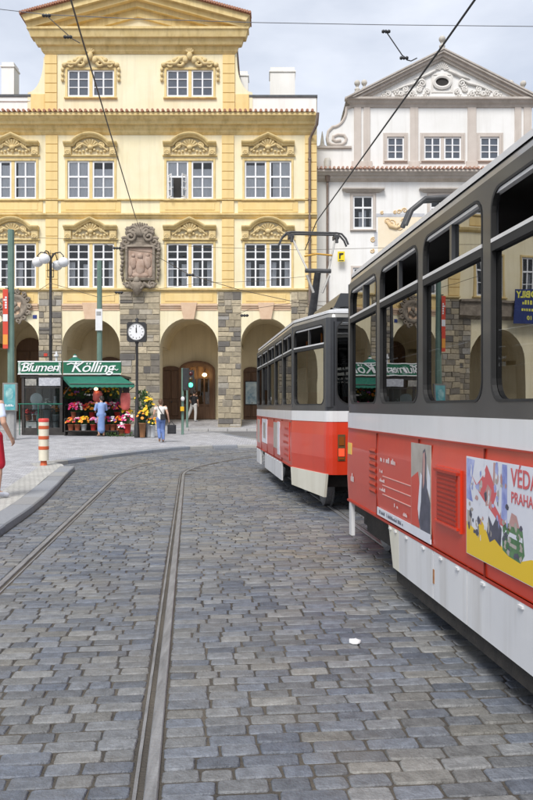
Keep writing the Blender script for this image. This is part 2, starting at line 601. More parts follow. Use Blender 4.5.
kerb_run('kerb', kerb_near, 0.34, 0.105, 1.0)
kerb_run('kerb_curve', kerb_far, 0.30, 0.105, 0.9)

# ---- pavement island: pale strip, then setts, as strips that follow the rise
kn_in = offset(resample(kerb_near, 0.8), 0.345)
kn_st = offset(resample(kerb_near, 0.8), 0.85)
sb = MB()
for i in range(len(kn_in) - 1):
    q = [kn_in[i], kn_in[i+1], kn_st[i+1], kn_st[i]]
    sb.add([(p.x, p.y, pz(p.y) - 0.004) for p in q], [(0, 1, 2, 3)])
sb.build('pavement_strip', m_strip, kind='structure')
def strip_fill(name, mat, rows, zf):
    """rows: (y, x_left, x_right)"""
    b = MB()
    for (y0, l0, r0), (y1, l1, r1) in zip(rows[:-1], rows[1:]):
        n = 14
        for k in range(n):
            t0, t1 = k / n, (k + 1) / n
            b.add([(l0+(r0-l0)*t0, y0, zf(y0)), (l0+(r0-l0)*t1, y0, zf(y0)), (l1+(r1-l1)*t1, y1, zf(y1)), (l1+(r1-l1)*t0, y1, zf(y1))], [(0, 1, 2, 3)])
    return b.build(name, mat, kind='structure')
def line_x(line, y):
    best = None
    for a, b in zip(line[:-1], line[1:]):
        if (a[1] - y) * (b[1] - y) <= 0 and abs(a[1] - b[1]) > 1e-6:
            t = (y - a[1]) / (b[1] - a[1]); x = a[0] + (b[0] - a[0]) * t
            best = x if best is None else max(best, x)
    return best
rows = []
kn_s = [tuple(p) for p in kn_st]; kf_in = [tuple(p) for p in offset(kerb_far, 0.295)]
y = -2.0
while y < 38.6:
    if y < 19.5:
        x = line_x(kn_s, y)
    elif y < 20.8: x = -5.75
    else:
        x = line_x(kf_in, y)
    if x is not None: rows.append((y, -45.0, x))
    y += 0.25
strip_fill('pavement', m_setts, rows, lambda y: pz(y) - 0.008)
# corner piece between the two kerb runs
MB().add([(-5.1, 19.6, pz(19.5) - 0.006), (-5.3, 20.2, pz(20.3) - 0.01), (-5.75, 20.9, pz(21) - 0.006), (-6.2, 20.4, pz(20.4) - 0.006), (-5.7, 19.3, pz(19.3) - 0.006)], [(0, 1, 2, 3, 4)]).build('pavement_corner', m_strip, kind='structure')

# ---- street in front of the palace and the footway under its arcade
strip_fill('street', m_street, [(26, 1.0, 40), (28.5, -1.5, 40), (30.5, -2.6, 40), (34.2, -4.5, 40), (37.6, -45, 40), (40.3, -45, 40)], lambda y: gz(y) + 0.004)
def footrow(y): return (y, -45.0, 40.0)
strip_fill('footway', m_setts, [footrow(40.3), footrow(42.05)], lambda y: pz(y) + 0.03)
base = thing_structure('footway_kerb')
x = -24.0
while x < 20:
    MB().bbox(x + .006, x + 0.99, 40.05, 40.3, 0.2, pz(40.2) + 0.03, 0.02).build('kerb_stone', pm('granite_plain', (0.36, 0.35, 0.34), (0.44, 0.43, 0.41), 9, 0.75, 0.3), base)
    x += 1.0
# drain cover on the street
# ---- rails
def arc_track(d0, s_end, Rr, turn):
    """centre line in track coordinates: straight, then an arc to the right"""
    pts = []
    s = -3.0
    while s < s_end: pts.append((d0, s)); s += 0.5
    k = int(turn / R(0.6))
    for i in range(k + 1):
        a = R(0.6) * i
        pts.append((d0 + Rr * (1 - math.cos(a)), s_end + Rr * math.sin(a)))
    return [Vector(P(*p)) for p in pts]
def rail(line, off, label, groove_side):
    o_ = offset(line, -off)
    root = thing('tram_rail', label, 'rail', (o_[0].x, o_[0].y, 0), group='tram rails in the cobbles')
    # across: offsets measured to the right of the line
    g = groove_side
    head = MB(); grv = MB(); lip = MB()
    def ribbon(mb, prof):
        rows_ = []
        for i, p in enumerate(o_):
            a = o_[max(i-1, 0)]; b = o_[min(i+1, len(o_)-1)]
            t = (b - a).normalized(); nr = Vector((t.y, -t.x))
            rows_.append([(p.x + nr.x * q * g, p.y + nr.y * q * g, gz(p.y) + h) for q, h in prof])
        m = len(prof)
        v = [q for r_ in rows_ for q in r_]
        f = []
        for i in range(len(rows_) - 1):
            for k in range(m - 1):
                q = (i*m+k, i*m+k+1, (i+1)*m+k+1, (i+1)*m+k)
                f.append(q if g < 0 else tuple(reversed(q)))
        mb.add(v, f)
    ribbon(head, [(-0.032, -0.05), (-0.032, 0.0), (-0.026, 0.007), (0.022, 0.007), (0.027, 0.0), (0.027, -0.05)])
    ribbon(grv, [(0.026, -0.011), (0.058, -0.011)])
    ribbon(lip, [(0.057, -0.05), (0.057, -0.001), (0.073, -0.001), (0.073, -0.05)])
    head.build('rail_head', m_steel, root); grv.build('groove', m_groove, root); lip.build('guard_lip', m_steel, root)
    return o_
trackL = arc_track(-0.95, 18.3, 9.2, R(85))
trackR = arc_track(2.99, 20.5, 13.0, R(80))
RAILS = []
RAILS.append(rail(trackL, -0.755, 'grooved rail nearest the kerb of the open track', 1))
RAILS.append(rail(trackL, 0.785, 'grooved rail running through the middle of the open cobbles', -1))
RAILS.append(rail(trackR, -0.755, 'grooved rail under the near side wheels of the tram', 1))
RAILS.append(rail(trackR, 0.755, 'grooved rail under the far side wheels of the tram', -1))

# ---- roadway and its cobbles
road = MB()
ny = 70
for i in range(ny):
    y0, y1 = -4 + i * 0.5, -4 + (i + 1) * 0.5
    road.add([(-9, y0, gz(y0) - 0.0075), (24, y0, gz(y0) - 0.0075), (24, y1, gz(y1) - 0.0075), (-9, y1, gz(y1) - 0.0075)], [(0, 1, 2, 3)])
road = road.build('road', m_mortar, kind='structure')

def cobble(mb, c, hd, hs, fine, hz, rot=0.0, tint=(0.5, 1, 0), tx=0.0, ty=0.0):
    """one worn sett: c in track coordinates, half sizes along d and s"""
    if fine:
        k = 0.2 * min(hd, hs)
        ring = [(hd-k, -hs), (hd, -hs+k), (hd, hs-k), (hd-k, hs), (-hd+k, hs), (-hd, hs-k), (-hd, -hs+k), (-hd+k, -hs)]
    else:
        ring = [(hd, -hs), (hd, hs), (-hd, hs), (-hd, -hs)]
    ring = [(a + random.uniform(-.005, .003), b + random.uniform(-.004, .003)) for a, b in ring]
    n = len(ring)
    cr, sr = math.cos(rot), math.sin(rot)
    v = []
    for ins, h in ((1.0, -0.035), (0.99, -0.006), (0.86, 0.0)):
        for a, b in ring:
            aa = a * ins if ins > 0.9 else math.copysign(max(abs(a) - 0.007, 0), a)
            bb = b * ins if ins > 0.9 else math.copysign(max(abs(b) - 0.006, 0), b)
            d_, s_ = c[0] + aa * cr - bb * sr, c[1] + aa * sr + bb * cr
            x, y = P(d_, s_)
            v.append((x, y, gz(y) + hz + h + (aa * tx + bb * ty if ins < 0.9 else 0)))
    x, y = P(*c)
    v.append((x, y, gz(y) + hz + random.uniform(-.002, .004)))
    f = []
    for r_ in range(2):
        for i in range(n):
            j = (i + 1) % n
            f.append((r_*n+i, r_*n+j, (r_+1)*n+j, (r_+1)*n+i))
    mb.add(v, f, True, tint)
    mb.add(v[2*n:], [(i, (i+1) % n, n) for i in range(n)], False, tint)
    return v

rail_sd = []
for o_ in RAILS:
    rail_sd.append([Pinv(p.x, p.y) for p in o_])
kerb_sd = [Pinv(*p) for p in kerb_near[:-1]] + [Pinv(*p) for p in kerb_far[2:60]]
def d_at(line, s, lo=False):
    for a, b in zip(line[:-1], line[1:]):
        if (a[1] - s) * (b[1] - s) <= 0 and abs(b[1] - a[1]) > 1e-6:
            return a[0] + (b[0] - a[0]) * (s - a[1]) / (b[1] - a[1])
    return None
items = []
s = 2.2
# sand-filled, paler patches where the joints are wide
while s < 31:
    rh = random.uniform(0.108, 0.122)
    sc_ = s + rh / 2
    kb = d_at(kerb_sd, sc_)
    cuts = [d_at(r_, sc_) for r_ in rail_sd]
    lo = (kb + 0.02) if kb is not None else -4.0
    if s > 29: lo = -3
    hi = 5.6
    edges = [lo]
    for gs_, c in sorted(((1, -1, 1, -1)[i_], q) for i_, q in enumerate(cuts) if q is not None) if False else [((1, -1, 1, -1)[i_], q) for i_, q in enumerate(cuts) if q is not None]:
        edges += [c - (0.04 if gs_ > 0 else 0.082), c + (0.082 if gs_ > 0 else 0.04)]
    edges.append(hi)
    if len(edges) < 6:
        edges = [lo, hi]
    for e0, e1 in zip(edges[::2], edges[1::2]):
        w = e1 - e0
        if w < 0.09: continue
        # pieces along the course
        pos = e0
        lens = []
        while pos < e1 - 0.01:
            q = random.choice((random.uniform(0.18, 0.24), random.uniform(0.21, 0.28), random.uniform(0.22, 0.29), random.uniform(0.14, 0.19)))
            lens.append(q); pos += q
        k = w / sum(lens)
        pos = e0
        for q in lens:
            q *= k
            items.append((pos + q / 2, sc_ + random.uniform(-.003, .003), q / 2 - random.uniform(.003, .007), rh / 2 - random.uniform(.004, .008)))
            pos += q
    s += rh
def rail_clear(x, y):
    for o_ in RAILS:
        for p in o_:
            if (p.x - x) ** 2 + (p.y - y) ** 2 < 0.0225: return False
    return True
def inframe(d_, s_):
    x, y = P(d_, s_)
    u = UC + x / y * FPX; v = VH + (EYE - gz(y)) / y * FPX
    return -12 < u < 545 and v < 812 and x < 1.85 - 0.1 * y
shown = [it for it in items if inframe(it[0], it[1])]
shown.sort(key=lambda it: it[1])
near = set(id(it) for it in shown[:300])
rest = MB()
random.seed(11)
hue = {}
for it in items:
    d_, s_, hd, hs = it
    x, y = P(d_, s_)
    if s_ > 17.5 and not rail_clear(x, y): continue
    pal = random.random() ** 0.9
    bl = 0.5 + 0.5 * math.sin(d_ * 1.3 + s_ * 0.7) * math.sin(s_ * 0.45 + 1.0)
    pal = min(1.0, max(0.0, 0.62 * pal + 0.38 * (1 - bl) * random.uniform(0.6, 1.3)))
    tint = (pal, random.uniform(0.72, 1.22), 0)
    hz = random.gauss(0, 0.002)
    args = dict(rot=random.gauss(0, 0.012), tint=tint, tx=random.gauss(0, .012), ty=random.gauss(0, .012))
    if id(it) in near:
        b = MB(); cobble(b, (d_, s_), hd, hs, True, hz, **args)
        b.build('cobble', m_cobble, road)
    else:
        cobble(rest, (d_, s_), hd, hs, s_ < 11, hz, **args)
rest.build('cobbles', m_cobble, road, kind='stuff')

# gutter course of long stones along the near kerb is carried by the kerb line itself; litter on the road
lp = on_ground(355, 643)
lt = MB()
pts = []
for k in range(9):
    a = 2 * PI * k / 9
    pts.append((lp[0] + 0.052 * math.cos(a) * random.uniform(.75, 1.1), lp[1] + 0.045 * math.sin(a) * random.uniform(.75, 1.1)))
v = [(x_, y_, 0.006 + random.uniform(0, 0.02)) for x_, y_ in pts] + [(lp[0], lp[1], 0.03)] + [(x_, y_, 0.0055) for x_, y_ in pts]
lt.add(v, [(k, (k+1) % 9, 9) for k in range(9)] + [(k, 10 + k, 10 + (k+1) % 9, (k+1) % 9) for k in range(9)], True)
tag(lt.build('paper_litter', pm('litter_paper', (0.8, 0.8, 0.8), (0.7, 0.7, 0.72), 30, 0.8)), 'crumpled white scrap of paper lying on the cobbles', 'litter')
# ================================================================== yellow palace with arcade
class Fac:
    """drawing units of a facade (its elevation was measured in a 533 x 800 drawing) to metres"""
    def __init__(s, y): s.y = y; s.k = y / FPX
    def x(s, u): return (u - UC) * s.k
    def z(s, v): return EYE + (VH - v) * s.k
YF = 42.0
F = Fac(YF); K = F.k; fx, fz = F.x, F.z

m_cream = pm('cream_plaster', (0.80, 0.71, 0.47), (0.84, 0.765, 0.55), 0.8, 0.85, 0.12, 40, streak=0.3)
m_ochre = pm('ochre_plaster', (0.76, 0.555, 0.23), (0.81, 0.62, 0.30), 1.2, 0.82, 0.12, 40, streak=0.3)
m_gold = pm('ochre_moulding', (0.66, 0.495, 0.215), (0.76, 0.60, 0.30), 2.0, 0.8, 0.15, 40, streak=0.6)
m_stucco = pm('stucco_ornament', (0.60, 0.455, 0.215), (0.72, 0.575, 0.31), 5.0, 0.8, 0.3, 40)
m_pink = pm('pink_stone', (0.60, 0.41, 0.27), (0.68, 0.50, 0.35), 3, 0.8, 0.2)
m_greystone = pm('weathered_stone', (0.17, 0.14, 0.11), (0.33, 0.28, 0.22), 4, 0.85, 0.5, 30)
m_relief = pm('relief_stone', (0.34, 0.23, 0.17), (0.46, 0.35, 0.28), 3, 0.85, 0.5, 18)
m_tile = pm('clay_tile', (0.30, 0.125, 0.075), (0.42, 0.21, 0.13), 8, 0.75, 0.3)
m_white = pm('white_paint', (0.82, 0.82, 0.82), (0.74, 0.745, 0.75), 6, 0.5)
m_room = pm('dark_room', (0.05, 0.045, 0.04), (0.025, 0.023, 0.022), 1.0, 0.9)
m_curtain = pm('net_curtain', (0.88, 0.88, 0.90), (0.80, 0.81, 0.84), 3, 0.9, stretch=(9, 9, 0.4))
m_blind = pm('grey_blind', (0.44, 0.46, 0.52), (0.35, 0.37, 0.43), 2, 0.8)
m_pane = glass('window_glass', (0.965, 0.975, 0.98), 1.5, 0.015, 0.15)
m_darkroof = pm('dark_sheet_roof', (0.05, 0.055, 0.06), (0.09, 0.095, 0.1), 4, 0.5)
m_whiteplaster = pm('white_plaster', (0.80, 0.785, 0.74), (0.86, 0.845, 0.81), 0.7, 0.85, 0.12, 40, streak=0.25)
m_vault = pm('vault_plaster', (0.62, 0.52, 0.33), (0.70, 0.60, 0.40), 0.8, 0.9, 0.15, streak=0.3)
m_brown = pm('brown_wood', (0.085, 0.042, 0.02), (0.14, 0.075, 0.038), 3, 0.55, 0.2, stretch=(7, 7, 0.5))
m_iron = pm('dark_iron', (0.03, 0.03, 0.032), (0.055, 0.052, 0.05), 9, 0.5, metal=0.3)
m_zinc = pm('old_downpipe', (0.16, 0.115, 0.09), (0.24, 0.19, 0.16), 4, 0.6, metal=0.2)
m_stone = tintmat('sandstone', [(0, (0.13, 0.12, 0.11)), (0.2, (0.25, 0.22, 0.175)), (0.55, (0.36, 0.305, 0.21)), (0.85, (0.46, 0.39, 0.27)), (1, (0.30, 0.285, 0.26))],
                  rough=0.85, nscale=7, bump=0.8, bscale=22, spread=0.3)
m_joint = pm('stone_joint', (0.30, 0.265, 0.21), (0.40, 0.36, 0.29), 4, 0.9, 0.4)

palace = thing('palace', 'yellow baroque palace with arcade, stucco windows and gabled attic', 'building', (fx(140), YF, pz(42)))

def wall_holes(mb, x0, x1, z0, z1, holes, y, depth):
    """flat wall facing -y with rectangular openings (x0, x1, z0, z1) and their reveals"""
    xs = sorted({x0, x1} | {h[0] for h in holes} | {h[1] for h in holes})
    zs = sorted({z0, z1} | {h[2] for h in holes} | {h[3] for h in holes})
    for a, b in zip(xs[:-1], xs[1:]):
        for c, d in zip(zs[:-1], zs[1:]):
            mx_, mz_ = (a + b) / 2, (c + d) / 2
            if any(h[0] < mx_ < h[1] and h[2] < mz_ < h[3] for h in holes): continue
            mb.add([(a, y, c), (b, y, c), (b, y, d), (a, y, d)], [(0, 1, 2, 3)])
    for h in holes:
        a, b, c, d = h
        mb.add([(a, y, c), (b, y, c), (b, y, d), (a, y, d), (a, y+depth, c), (b, y+depth, c), (b, y+depth, d), (a, y+depth, d)],
               [(0, 4, 5, 1), (1, 5, 6, 2), (2, 6, 7, 3), (3, 7, 4, 0)])
    return mb

WCACHE = {}
def window(owner, xc, zb, w, h, y, style, surround=None, rows=(1, 2), cols=2, split=0.36, leaf=2, name='window', inner='room', open_leaf=False, transom=True):
    """casement window: surround (part) > casement and pane (sub-parts)"""
    key = (round(w, 3), round(h, 3), style, rows, cols, leaf, inner, open_leaf, split)
    if key not in WCACHE:
        d = {}
        s = MB()
        t = 0.12
        sm = surround or m_gold
        for a in ((-w/2-t, -w/2, -0.05, h+t), (w/2, w/2+t, -0.05, h+t)): s.bbox(a[0], a[1], -0.055, 0.0, a[2], a[3], 0.012)
        s.bbox(-w/2, w/2, -0.055, 0.0, h, h+t, 0.012)
        s.bbox(-w/2-t-0.05, w/2+t+0.05, -0.13, 0.0, -0.14, -0.05, 0.02)
        mull = 0.17 if leaf == 2 else 0
        if leaf == 2: s.bbox(-mull/2, mull/2, 0.0, 0.2, 0, h, 0.01)
        me = bpy.data.meshes.new('window'); me.from_pydata(s.v, [], s.f); me.materials.append(sm); d['s'] = me
        cw = (w - mull) / leaf
        c = MB(); b = 0.085
        yy0, yy1 = 0.02, 0.08
        def bar(x0, x1, z0, z1, dy=0.0): c.bbox(x0, x1, yy0 + dy, yy1, z0, z1, 0.008)
        bar(-cw/2, -cw/2+b, 0, h); bar(cw/2-b, cw/2, 0, h)
        bar(-cw/2+b, cw/2-b, 0, b); bar(-cw/2+b, cw/2-b, h-b, h)
        zt = h * (1 - split)
        tr = 0.10 if transom else 0.045
        bar(-cw/2+b, cw/2-b, zt-tr/2, zt+tr/2, -0.012 if transom else 0.004)
        for k in range(1, cols):
            xk = -cw/2 + cw * k / cols
            bar(xk-0.042, xk+0.042, b, zt-tr/2, 0.003); bar(xk-0.042, xk+0.042, zt+tr/2, h-b, 0.003)
        for (z0, z1, n) in ((zt+tr/2, h-b, rows[0]), (b, zt-tr/2, rows[1])):
            for k in range(1, n):
                zk = z0 + (z1 - z0) * k / n
                for q in range(cols):
                    xa = -cw/2 + cw * q / cols + (b if q == 0 else 0.042); xb = -cw/2 + cw * (q+1) / cols - (b if q == cols-1 else 0.042)
                    c.bbox(xa, xb, yy0 + 0.006, yy1, zk-0.023, zk+0.023, 0.006)
        me = bpy.data.meshes.new('casement'); me.from_pydata(c.v, [], c.f); me.materials.append(m_white); d['c'] = me
        p = MB().box(-cw/2+0.02, cw/2-0.02, 0.052, 0.058, 0.02, h-0.02)
        me = bpy.data.meshes.new('pane'); me.from_pydata(p.v, [], p.f); me.materials.append(m_pane); d['p'] = me
        d['cw'] = cw; d['mull'] = mull
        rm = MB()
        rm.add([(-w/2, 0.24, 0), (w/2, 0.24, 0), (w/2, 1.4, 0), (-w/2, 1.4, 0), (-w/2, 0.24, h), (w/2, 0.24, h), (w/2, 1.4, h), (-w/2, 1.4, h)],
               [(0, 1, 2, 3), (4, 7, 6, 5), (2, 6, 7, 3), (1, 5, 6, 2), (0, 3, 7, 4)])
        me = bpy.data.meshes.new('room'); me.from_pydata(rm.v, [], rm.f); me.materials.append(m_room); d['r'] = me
        WCACHE[key] = d
    d = WCACHE[key]
    win = link(name, d['s'], owner); win.location = (xc, y, zb)
    # parents carry an inverse of their own base, so place in world terms
    win.matrix_parent_inverse = worldmat(owner).inverted()
    for k in range(leaf):
        ox = 0 if leaf == 1 else (-1 if k == 0 else 1) * (d['mull'] / 2 + d['cw'] / 2)
        if open_leaf and k == 0:
            c = link('casement', d['c']); c.parent = win; c.location = (ox, 0.0, 0)
            continue
        c = link('casement', d['c']); c.parent = win; c.location = (ox, 0, 0)
        p = link('pane', d['p']); p.parent = win; p.location = (ox, 0, 0)
    r_ = link('room', d['r']); r_.parent = win
    if inner != 'room':
        ck = ('cur', round(w, 3), round(h, 3), inner, random.randint(0, 2))
        if ck not in WCACHE:
            cu = MB()
            if inner == 'curtain': spans = ([(-w/2, -0.02, 0, h), (0.02, w/2, 0, h)], [(-w/2, -w*.06, 0, h), (w*.03, w/2, 0, h*.8)], [(-w/2, -w*.02, 0, h*.9), (w*.1, w/2, 0, h)])[ck[-1]]
            elif inner == 'blind': spans = [(-w/2, w/2, 0, h)]
            elif inner == 'drapes': spans = [(-w/2, -w/2+w*0.13, 0, h*.6), (-w*.19, -w*.03, 0, h*.55), (w*.05, w*.18, 0, h*.6), (w/2-w*.14, w/2, 0, h*.62)]
            for (a, b_, c0, c1) in spans:
                n = max(6, int((b_-a) / 0.07))
                if inner == 'blind': n = 2
                amp = 0.0 if inner == 'blind' else 0.03
                v = []
                for k in range(n + 1):
                    xx = a + (b_ - a) * k / n
                    yy = (0.3 if inner == 'drapes' else 0.115) + amp * (1 if inner == 'drapes' else .4) * math.sin(k * 1.9 + a * 7) + random.uniform(-.006, .006) * (amp > 0)
                    v += [(xx, yy, c0), (xx, yy, c1)]
                cu.add(v, [(2*k, 2*k+2, 2*k+3, 2*k+1) for k in range(n)], True)
            me = bpy.data.meshes.new('curtain'); me.from_pydata(cu.v, [], cu.f); me.materials.append(m_blind if inner == 'blind' else m_curtain)
            WCACHE[ck] = me
        cu = link('curtain', WCACHE[ck]); cu.parent = win
    return win

# ---- walls
AX = (13.0, 91.0, 190.0, 268.0)
HW = 23.3
def hole(a, vt, vb): return (fx(a - HW), fx(a + HW), fz(vb), fz(vt))
wall = MB()
wall_holes(wall, fx(-37), fx(317), fz(291), fz(113), [hole(a, 243.5, 287.5) for a in AX] + [hole(a, 161, 198.5) for a in AX], YF, 0.24)
wall_holes(wall, fx(45), fx(235), fz(113), fz(32), [hole(a, 70, 96.5) for a in AX[1:3]], YF, 0.24)
# side and back of the block
for u in (-37, 317):
    wall.add([(fx(u), YF, 0.3), (fx(u), YF + 14, 0.3), (fx(u), YF + 14, fz(97)), (fx(u), YF, fz(97))], [(0, 1, 2, 3)])
for u in (45, 235):
    wall.add([(fx(u), YF, fz(113)), (fx(u), YF + 10, fz(113)), (fx(u), YF + 10, fz(30)), (fx(u), YF, fz(30))], [(0, 1, 2, 3)])
# arcade wall with round arches
ARCH = [(14, 25), (91, 29), (189, 29), (266, 25)]
VT = 318.0
def arch_pts(c, hw, n=20):
    return [(c + hw * math.cos(PI - PI * i / n), VT + hw - hw * math.sin(PI * i / n)) for i in range(n + 1)]
PIERS = [(-37, -11), (39, 62), (120, 160), (218, 241), (291, 317)]
zf0 = pz(42) - 0.1
for a, b in PIERS:
    wall.add([(fx(a), YF, zf0), (fx(b), YF, zf0), (fx(b), YF, fz(291)), (fx(a), YF, fz(291))], [(0, 1, 2, 3)])
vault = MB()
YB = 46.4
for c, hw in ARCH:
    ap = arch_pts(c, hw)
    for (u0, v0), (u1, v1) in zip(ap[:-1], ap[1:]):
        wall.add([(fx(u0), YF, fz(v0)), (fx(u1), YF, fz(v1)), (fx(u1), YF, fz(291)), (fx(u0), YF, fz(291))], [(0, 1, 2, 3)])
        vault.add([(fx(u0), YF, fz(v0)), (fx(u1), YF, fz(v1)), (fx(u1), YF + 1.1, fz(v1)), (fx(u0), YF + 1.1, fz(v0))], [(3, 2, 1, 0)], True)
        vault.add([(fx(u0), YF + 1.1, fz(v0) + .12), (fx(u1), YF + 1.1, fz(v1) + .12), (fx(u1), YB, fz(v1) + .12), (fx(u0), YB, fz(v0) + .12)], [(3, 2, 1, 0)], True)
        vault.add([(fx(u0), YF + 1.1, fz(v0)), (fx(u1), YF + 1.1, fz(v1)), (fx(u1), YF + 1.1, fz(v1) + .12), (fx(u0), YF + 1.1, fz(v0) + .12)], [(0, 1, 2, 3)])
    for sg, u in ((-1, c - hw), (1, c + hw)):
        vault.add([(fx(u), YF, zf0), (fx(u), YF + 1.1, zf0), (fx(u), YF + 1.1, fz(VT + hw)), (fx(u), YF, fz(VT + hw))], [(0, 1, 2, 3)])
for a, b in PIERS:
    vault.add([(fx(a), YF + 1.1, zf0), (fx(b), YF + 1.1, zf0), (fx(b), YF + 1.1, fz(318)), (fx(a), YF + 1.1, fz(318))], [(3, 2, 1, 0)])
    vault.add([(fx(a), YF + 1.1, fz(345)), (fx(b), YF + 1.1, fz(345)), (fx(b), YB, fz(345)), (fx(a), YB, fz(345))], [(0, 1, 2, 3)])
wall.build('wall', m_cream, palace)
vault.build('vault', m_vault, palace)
# back wall of the arcade and its floor
zA0, zA1 = pz(42) + 0.03, 0.84
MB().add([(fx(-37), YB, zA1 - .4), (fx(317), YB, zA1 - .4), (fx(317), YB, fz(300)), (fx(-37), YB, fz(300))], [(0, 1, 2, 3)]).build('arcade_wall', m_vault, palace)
fl = MB()
for k in range(24):
    a, b = -37 + k * 354 / 24, -37 + (k + 1) * 354 / 24
    fl.add([(fx(a), YF + 0.0, zA0), (fx(b), YF + 0.0, zA0), (fx(b), YB, zA1), (fx(a), YB, zA1)], [(0, 1, 2, 3)])
fl.build('arcade_floor', m_setts, palace)

# ---- stone pillars of separate blocks
def stone_pillar(owner, x0, x1, z0, z1, y, nmin, proud=0.07, lim=999):
    core = MB().box(x0 + .01, x1 - .01, y - proud + 0.03, y + 0.02, z0, z1).build('stone_pillar', m_joint, owner)
    z = z0
    while z < z1 - 0.05:
        h = random.uniform(0.24, 0.40)
        if z1 - z - h < 0.2: h = z1 - z
        cuts = [x0]
        n = nmin + (random.random() < 0.45)
        ws = [random.uniform(0.6, 1.5) for _ in range(n)]
        tot = sum(ws); xx = x0
        for q in ws:
            wq = (x1 - x0) * q / tot
            top = z + h
            g = 0.012
            pr = proud + random.uniform(-0.015, 0.03)
            halves = [(z + g, top - g)]
            if h > .3 and random.random() < .22: zz = z + h * random.uniform(.4, .6); halves = [(z + g, zz - g * .7), (zz + g * .7, top - g)]
            for za_, zb_ in halves:
                if len(core.children) >= lim: continue
                b = MB().bbox(xx + g, xx + wq - g, y - pr - random.uniform(0, .012), y - 0.02, za_, zb_, random.uniform(0.012, 0.028))
                b.v = [(vx + random.uniform(-.012, .012), vy, vz + random.uniform(-.01, .01)) for vx, vy, vz in b.v]
                t = random.random()
                b.t = [(t, random.uniform(0.8, 1.15), 0)] * len(b.f)
                b.build('stone', m_stone, core)
            xx += wq
        z += h
for i, (a, b) in enumerate(PIERS):
    if i == 0: continue
    stone_pillar(palace, fx(a), fx(b), zf0 if i != 3 else zf0, fz(292), YF, 3 if (b - a) > 30 else 2)
# pillar at the far left end is out of the picture: plain stone
def joined_pillar(owner, x0, x1, z0, z1, y, n):
    core = MB().box(x0 + .01, x1 - .01, y - .04, y + .01, z0, z1).build('stone_pillar', m_joint, owner)
    b = MB(); z = z0
    while z < z1 - .1:
        h = min(random.uniform(.26, .4), z1 - z)
        ws = [random.uniform(.6, 1.5) for _ in range(n)]; xx = x0
        for q in ws:
            wq = (x1 - x0) * q / sum(ws)
            k0 = len(b.f)
            b.bbox(xx + .012, xx + wq - .012, y - .08 - random.uniform(0, .03), y - .03, z + .012, z + h - .012, .02)
            b.t[k0:] = [(random.random(), random.uniform(.8, 1.15), 0)] * (len(b.f) - k0)
            xx += wq
        z += h
    b.build('stones', m_stone, core, kind='stuff')
joined_pillar(palace, fx(-37), fx(-11), zf0, fz(292), YF, 3)

# ---- windows
for a, style in zip(AX, 'cccc'):
    w, hh = fx(a + HW) - fx(a - HW), fz(243.5) - fz(287.5)
    window(palace, fx(a), fz(287.5), w, hh, YF, 'first', rows=(2, 3), inner='drapes')
for i, a in enumerate(AX):
    w, hh = fx(a + HW) - fx(a - HW), fz(161) - fz(198.5)
    window(palace, fx(a), fz(198.5), w, hh, YF, 'second', rows=(1, 2), inner='curtain', split=0.42)
for a in AX[1:3]:
    w, hh = fx(a + HW) - fx(a - HW), fz(70) - fz(96.5)
    window(palace, fx(a), fz(96.5), w, hh, YF, 'attic', rows=(1, 2), inner='blind', split=0.34, transom=False)
# the opened leaf of the second floor
ol = MB()
xo, zo = fx(172), fz(198)
for sx, dx in ((-1, 0.0), (1, 0.0)):
    pass
ow, oh = 0.42, 1.22
for hx, sgn in ((fx(168.3), 1), (fx(186.2), -1)):
    bpt = []
    an = R(62)
    ex, ey = math.cos(an) * ow * sgn, -math.sin(an) * ow
    for (t0, t1, z0_, z1_) in ((0, .13, 0, oh), (.87, 1, 0, oh), (.13, .87, 0, .06), (.13, .87, oh - .06, oh), (.13, .87, oh*.33, oh*.33+.035), (.13, .87, oh*.66, oh*.66+.035)):
        x0_, y0_, x1_, y1_ = hx + ex*t0, YF - .03 + ey*t0, hx + ex*t1, YF - .03 + ey*t1
        nx, ny = -ey / ow * .04, ex / ow * .04
        v = [(x0_, y0_, zo+z0_), (x1_, y1_, zo+z0_), (x1_+nx, y1_+ny, zo+z0_), (x0_+nx, y0_+ny, zo+z0_),
             (x0_, y0_, zo+z1_), (x1_, y1_, zo+z1_), (x1_+nx, y1_+ny, zo+z1_), (x0_+nx, y0_+ny, zo+z1_)]
        ol.add(v, [(0,3,2,1),(4,5,6,7),(0,1,5,4),(1,2,6,5),(2,3,7,6),(3,0,4,7)])
o = ol.build('open_casement', m_white, palace)
o['label'] = 'opened white window leaves on the second floor'
MB().box(fx(173.5), fx(181), YF + .012, YF + .018, fz(197.5), fz(177.5)).build('dark_opening', m_room, palace)

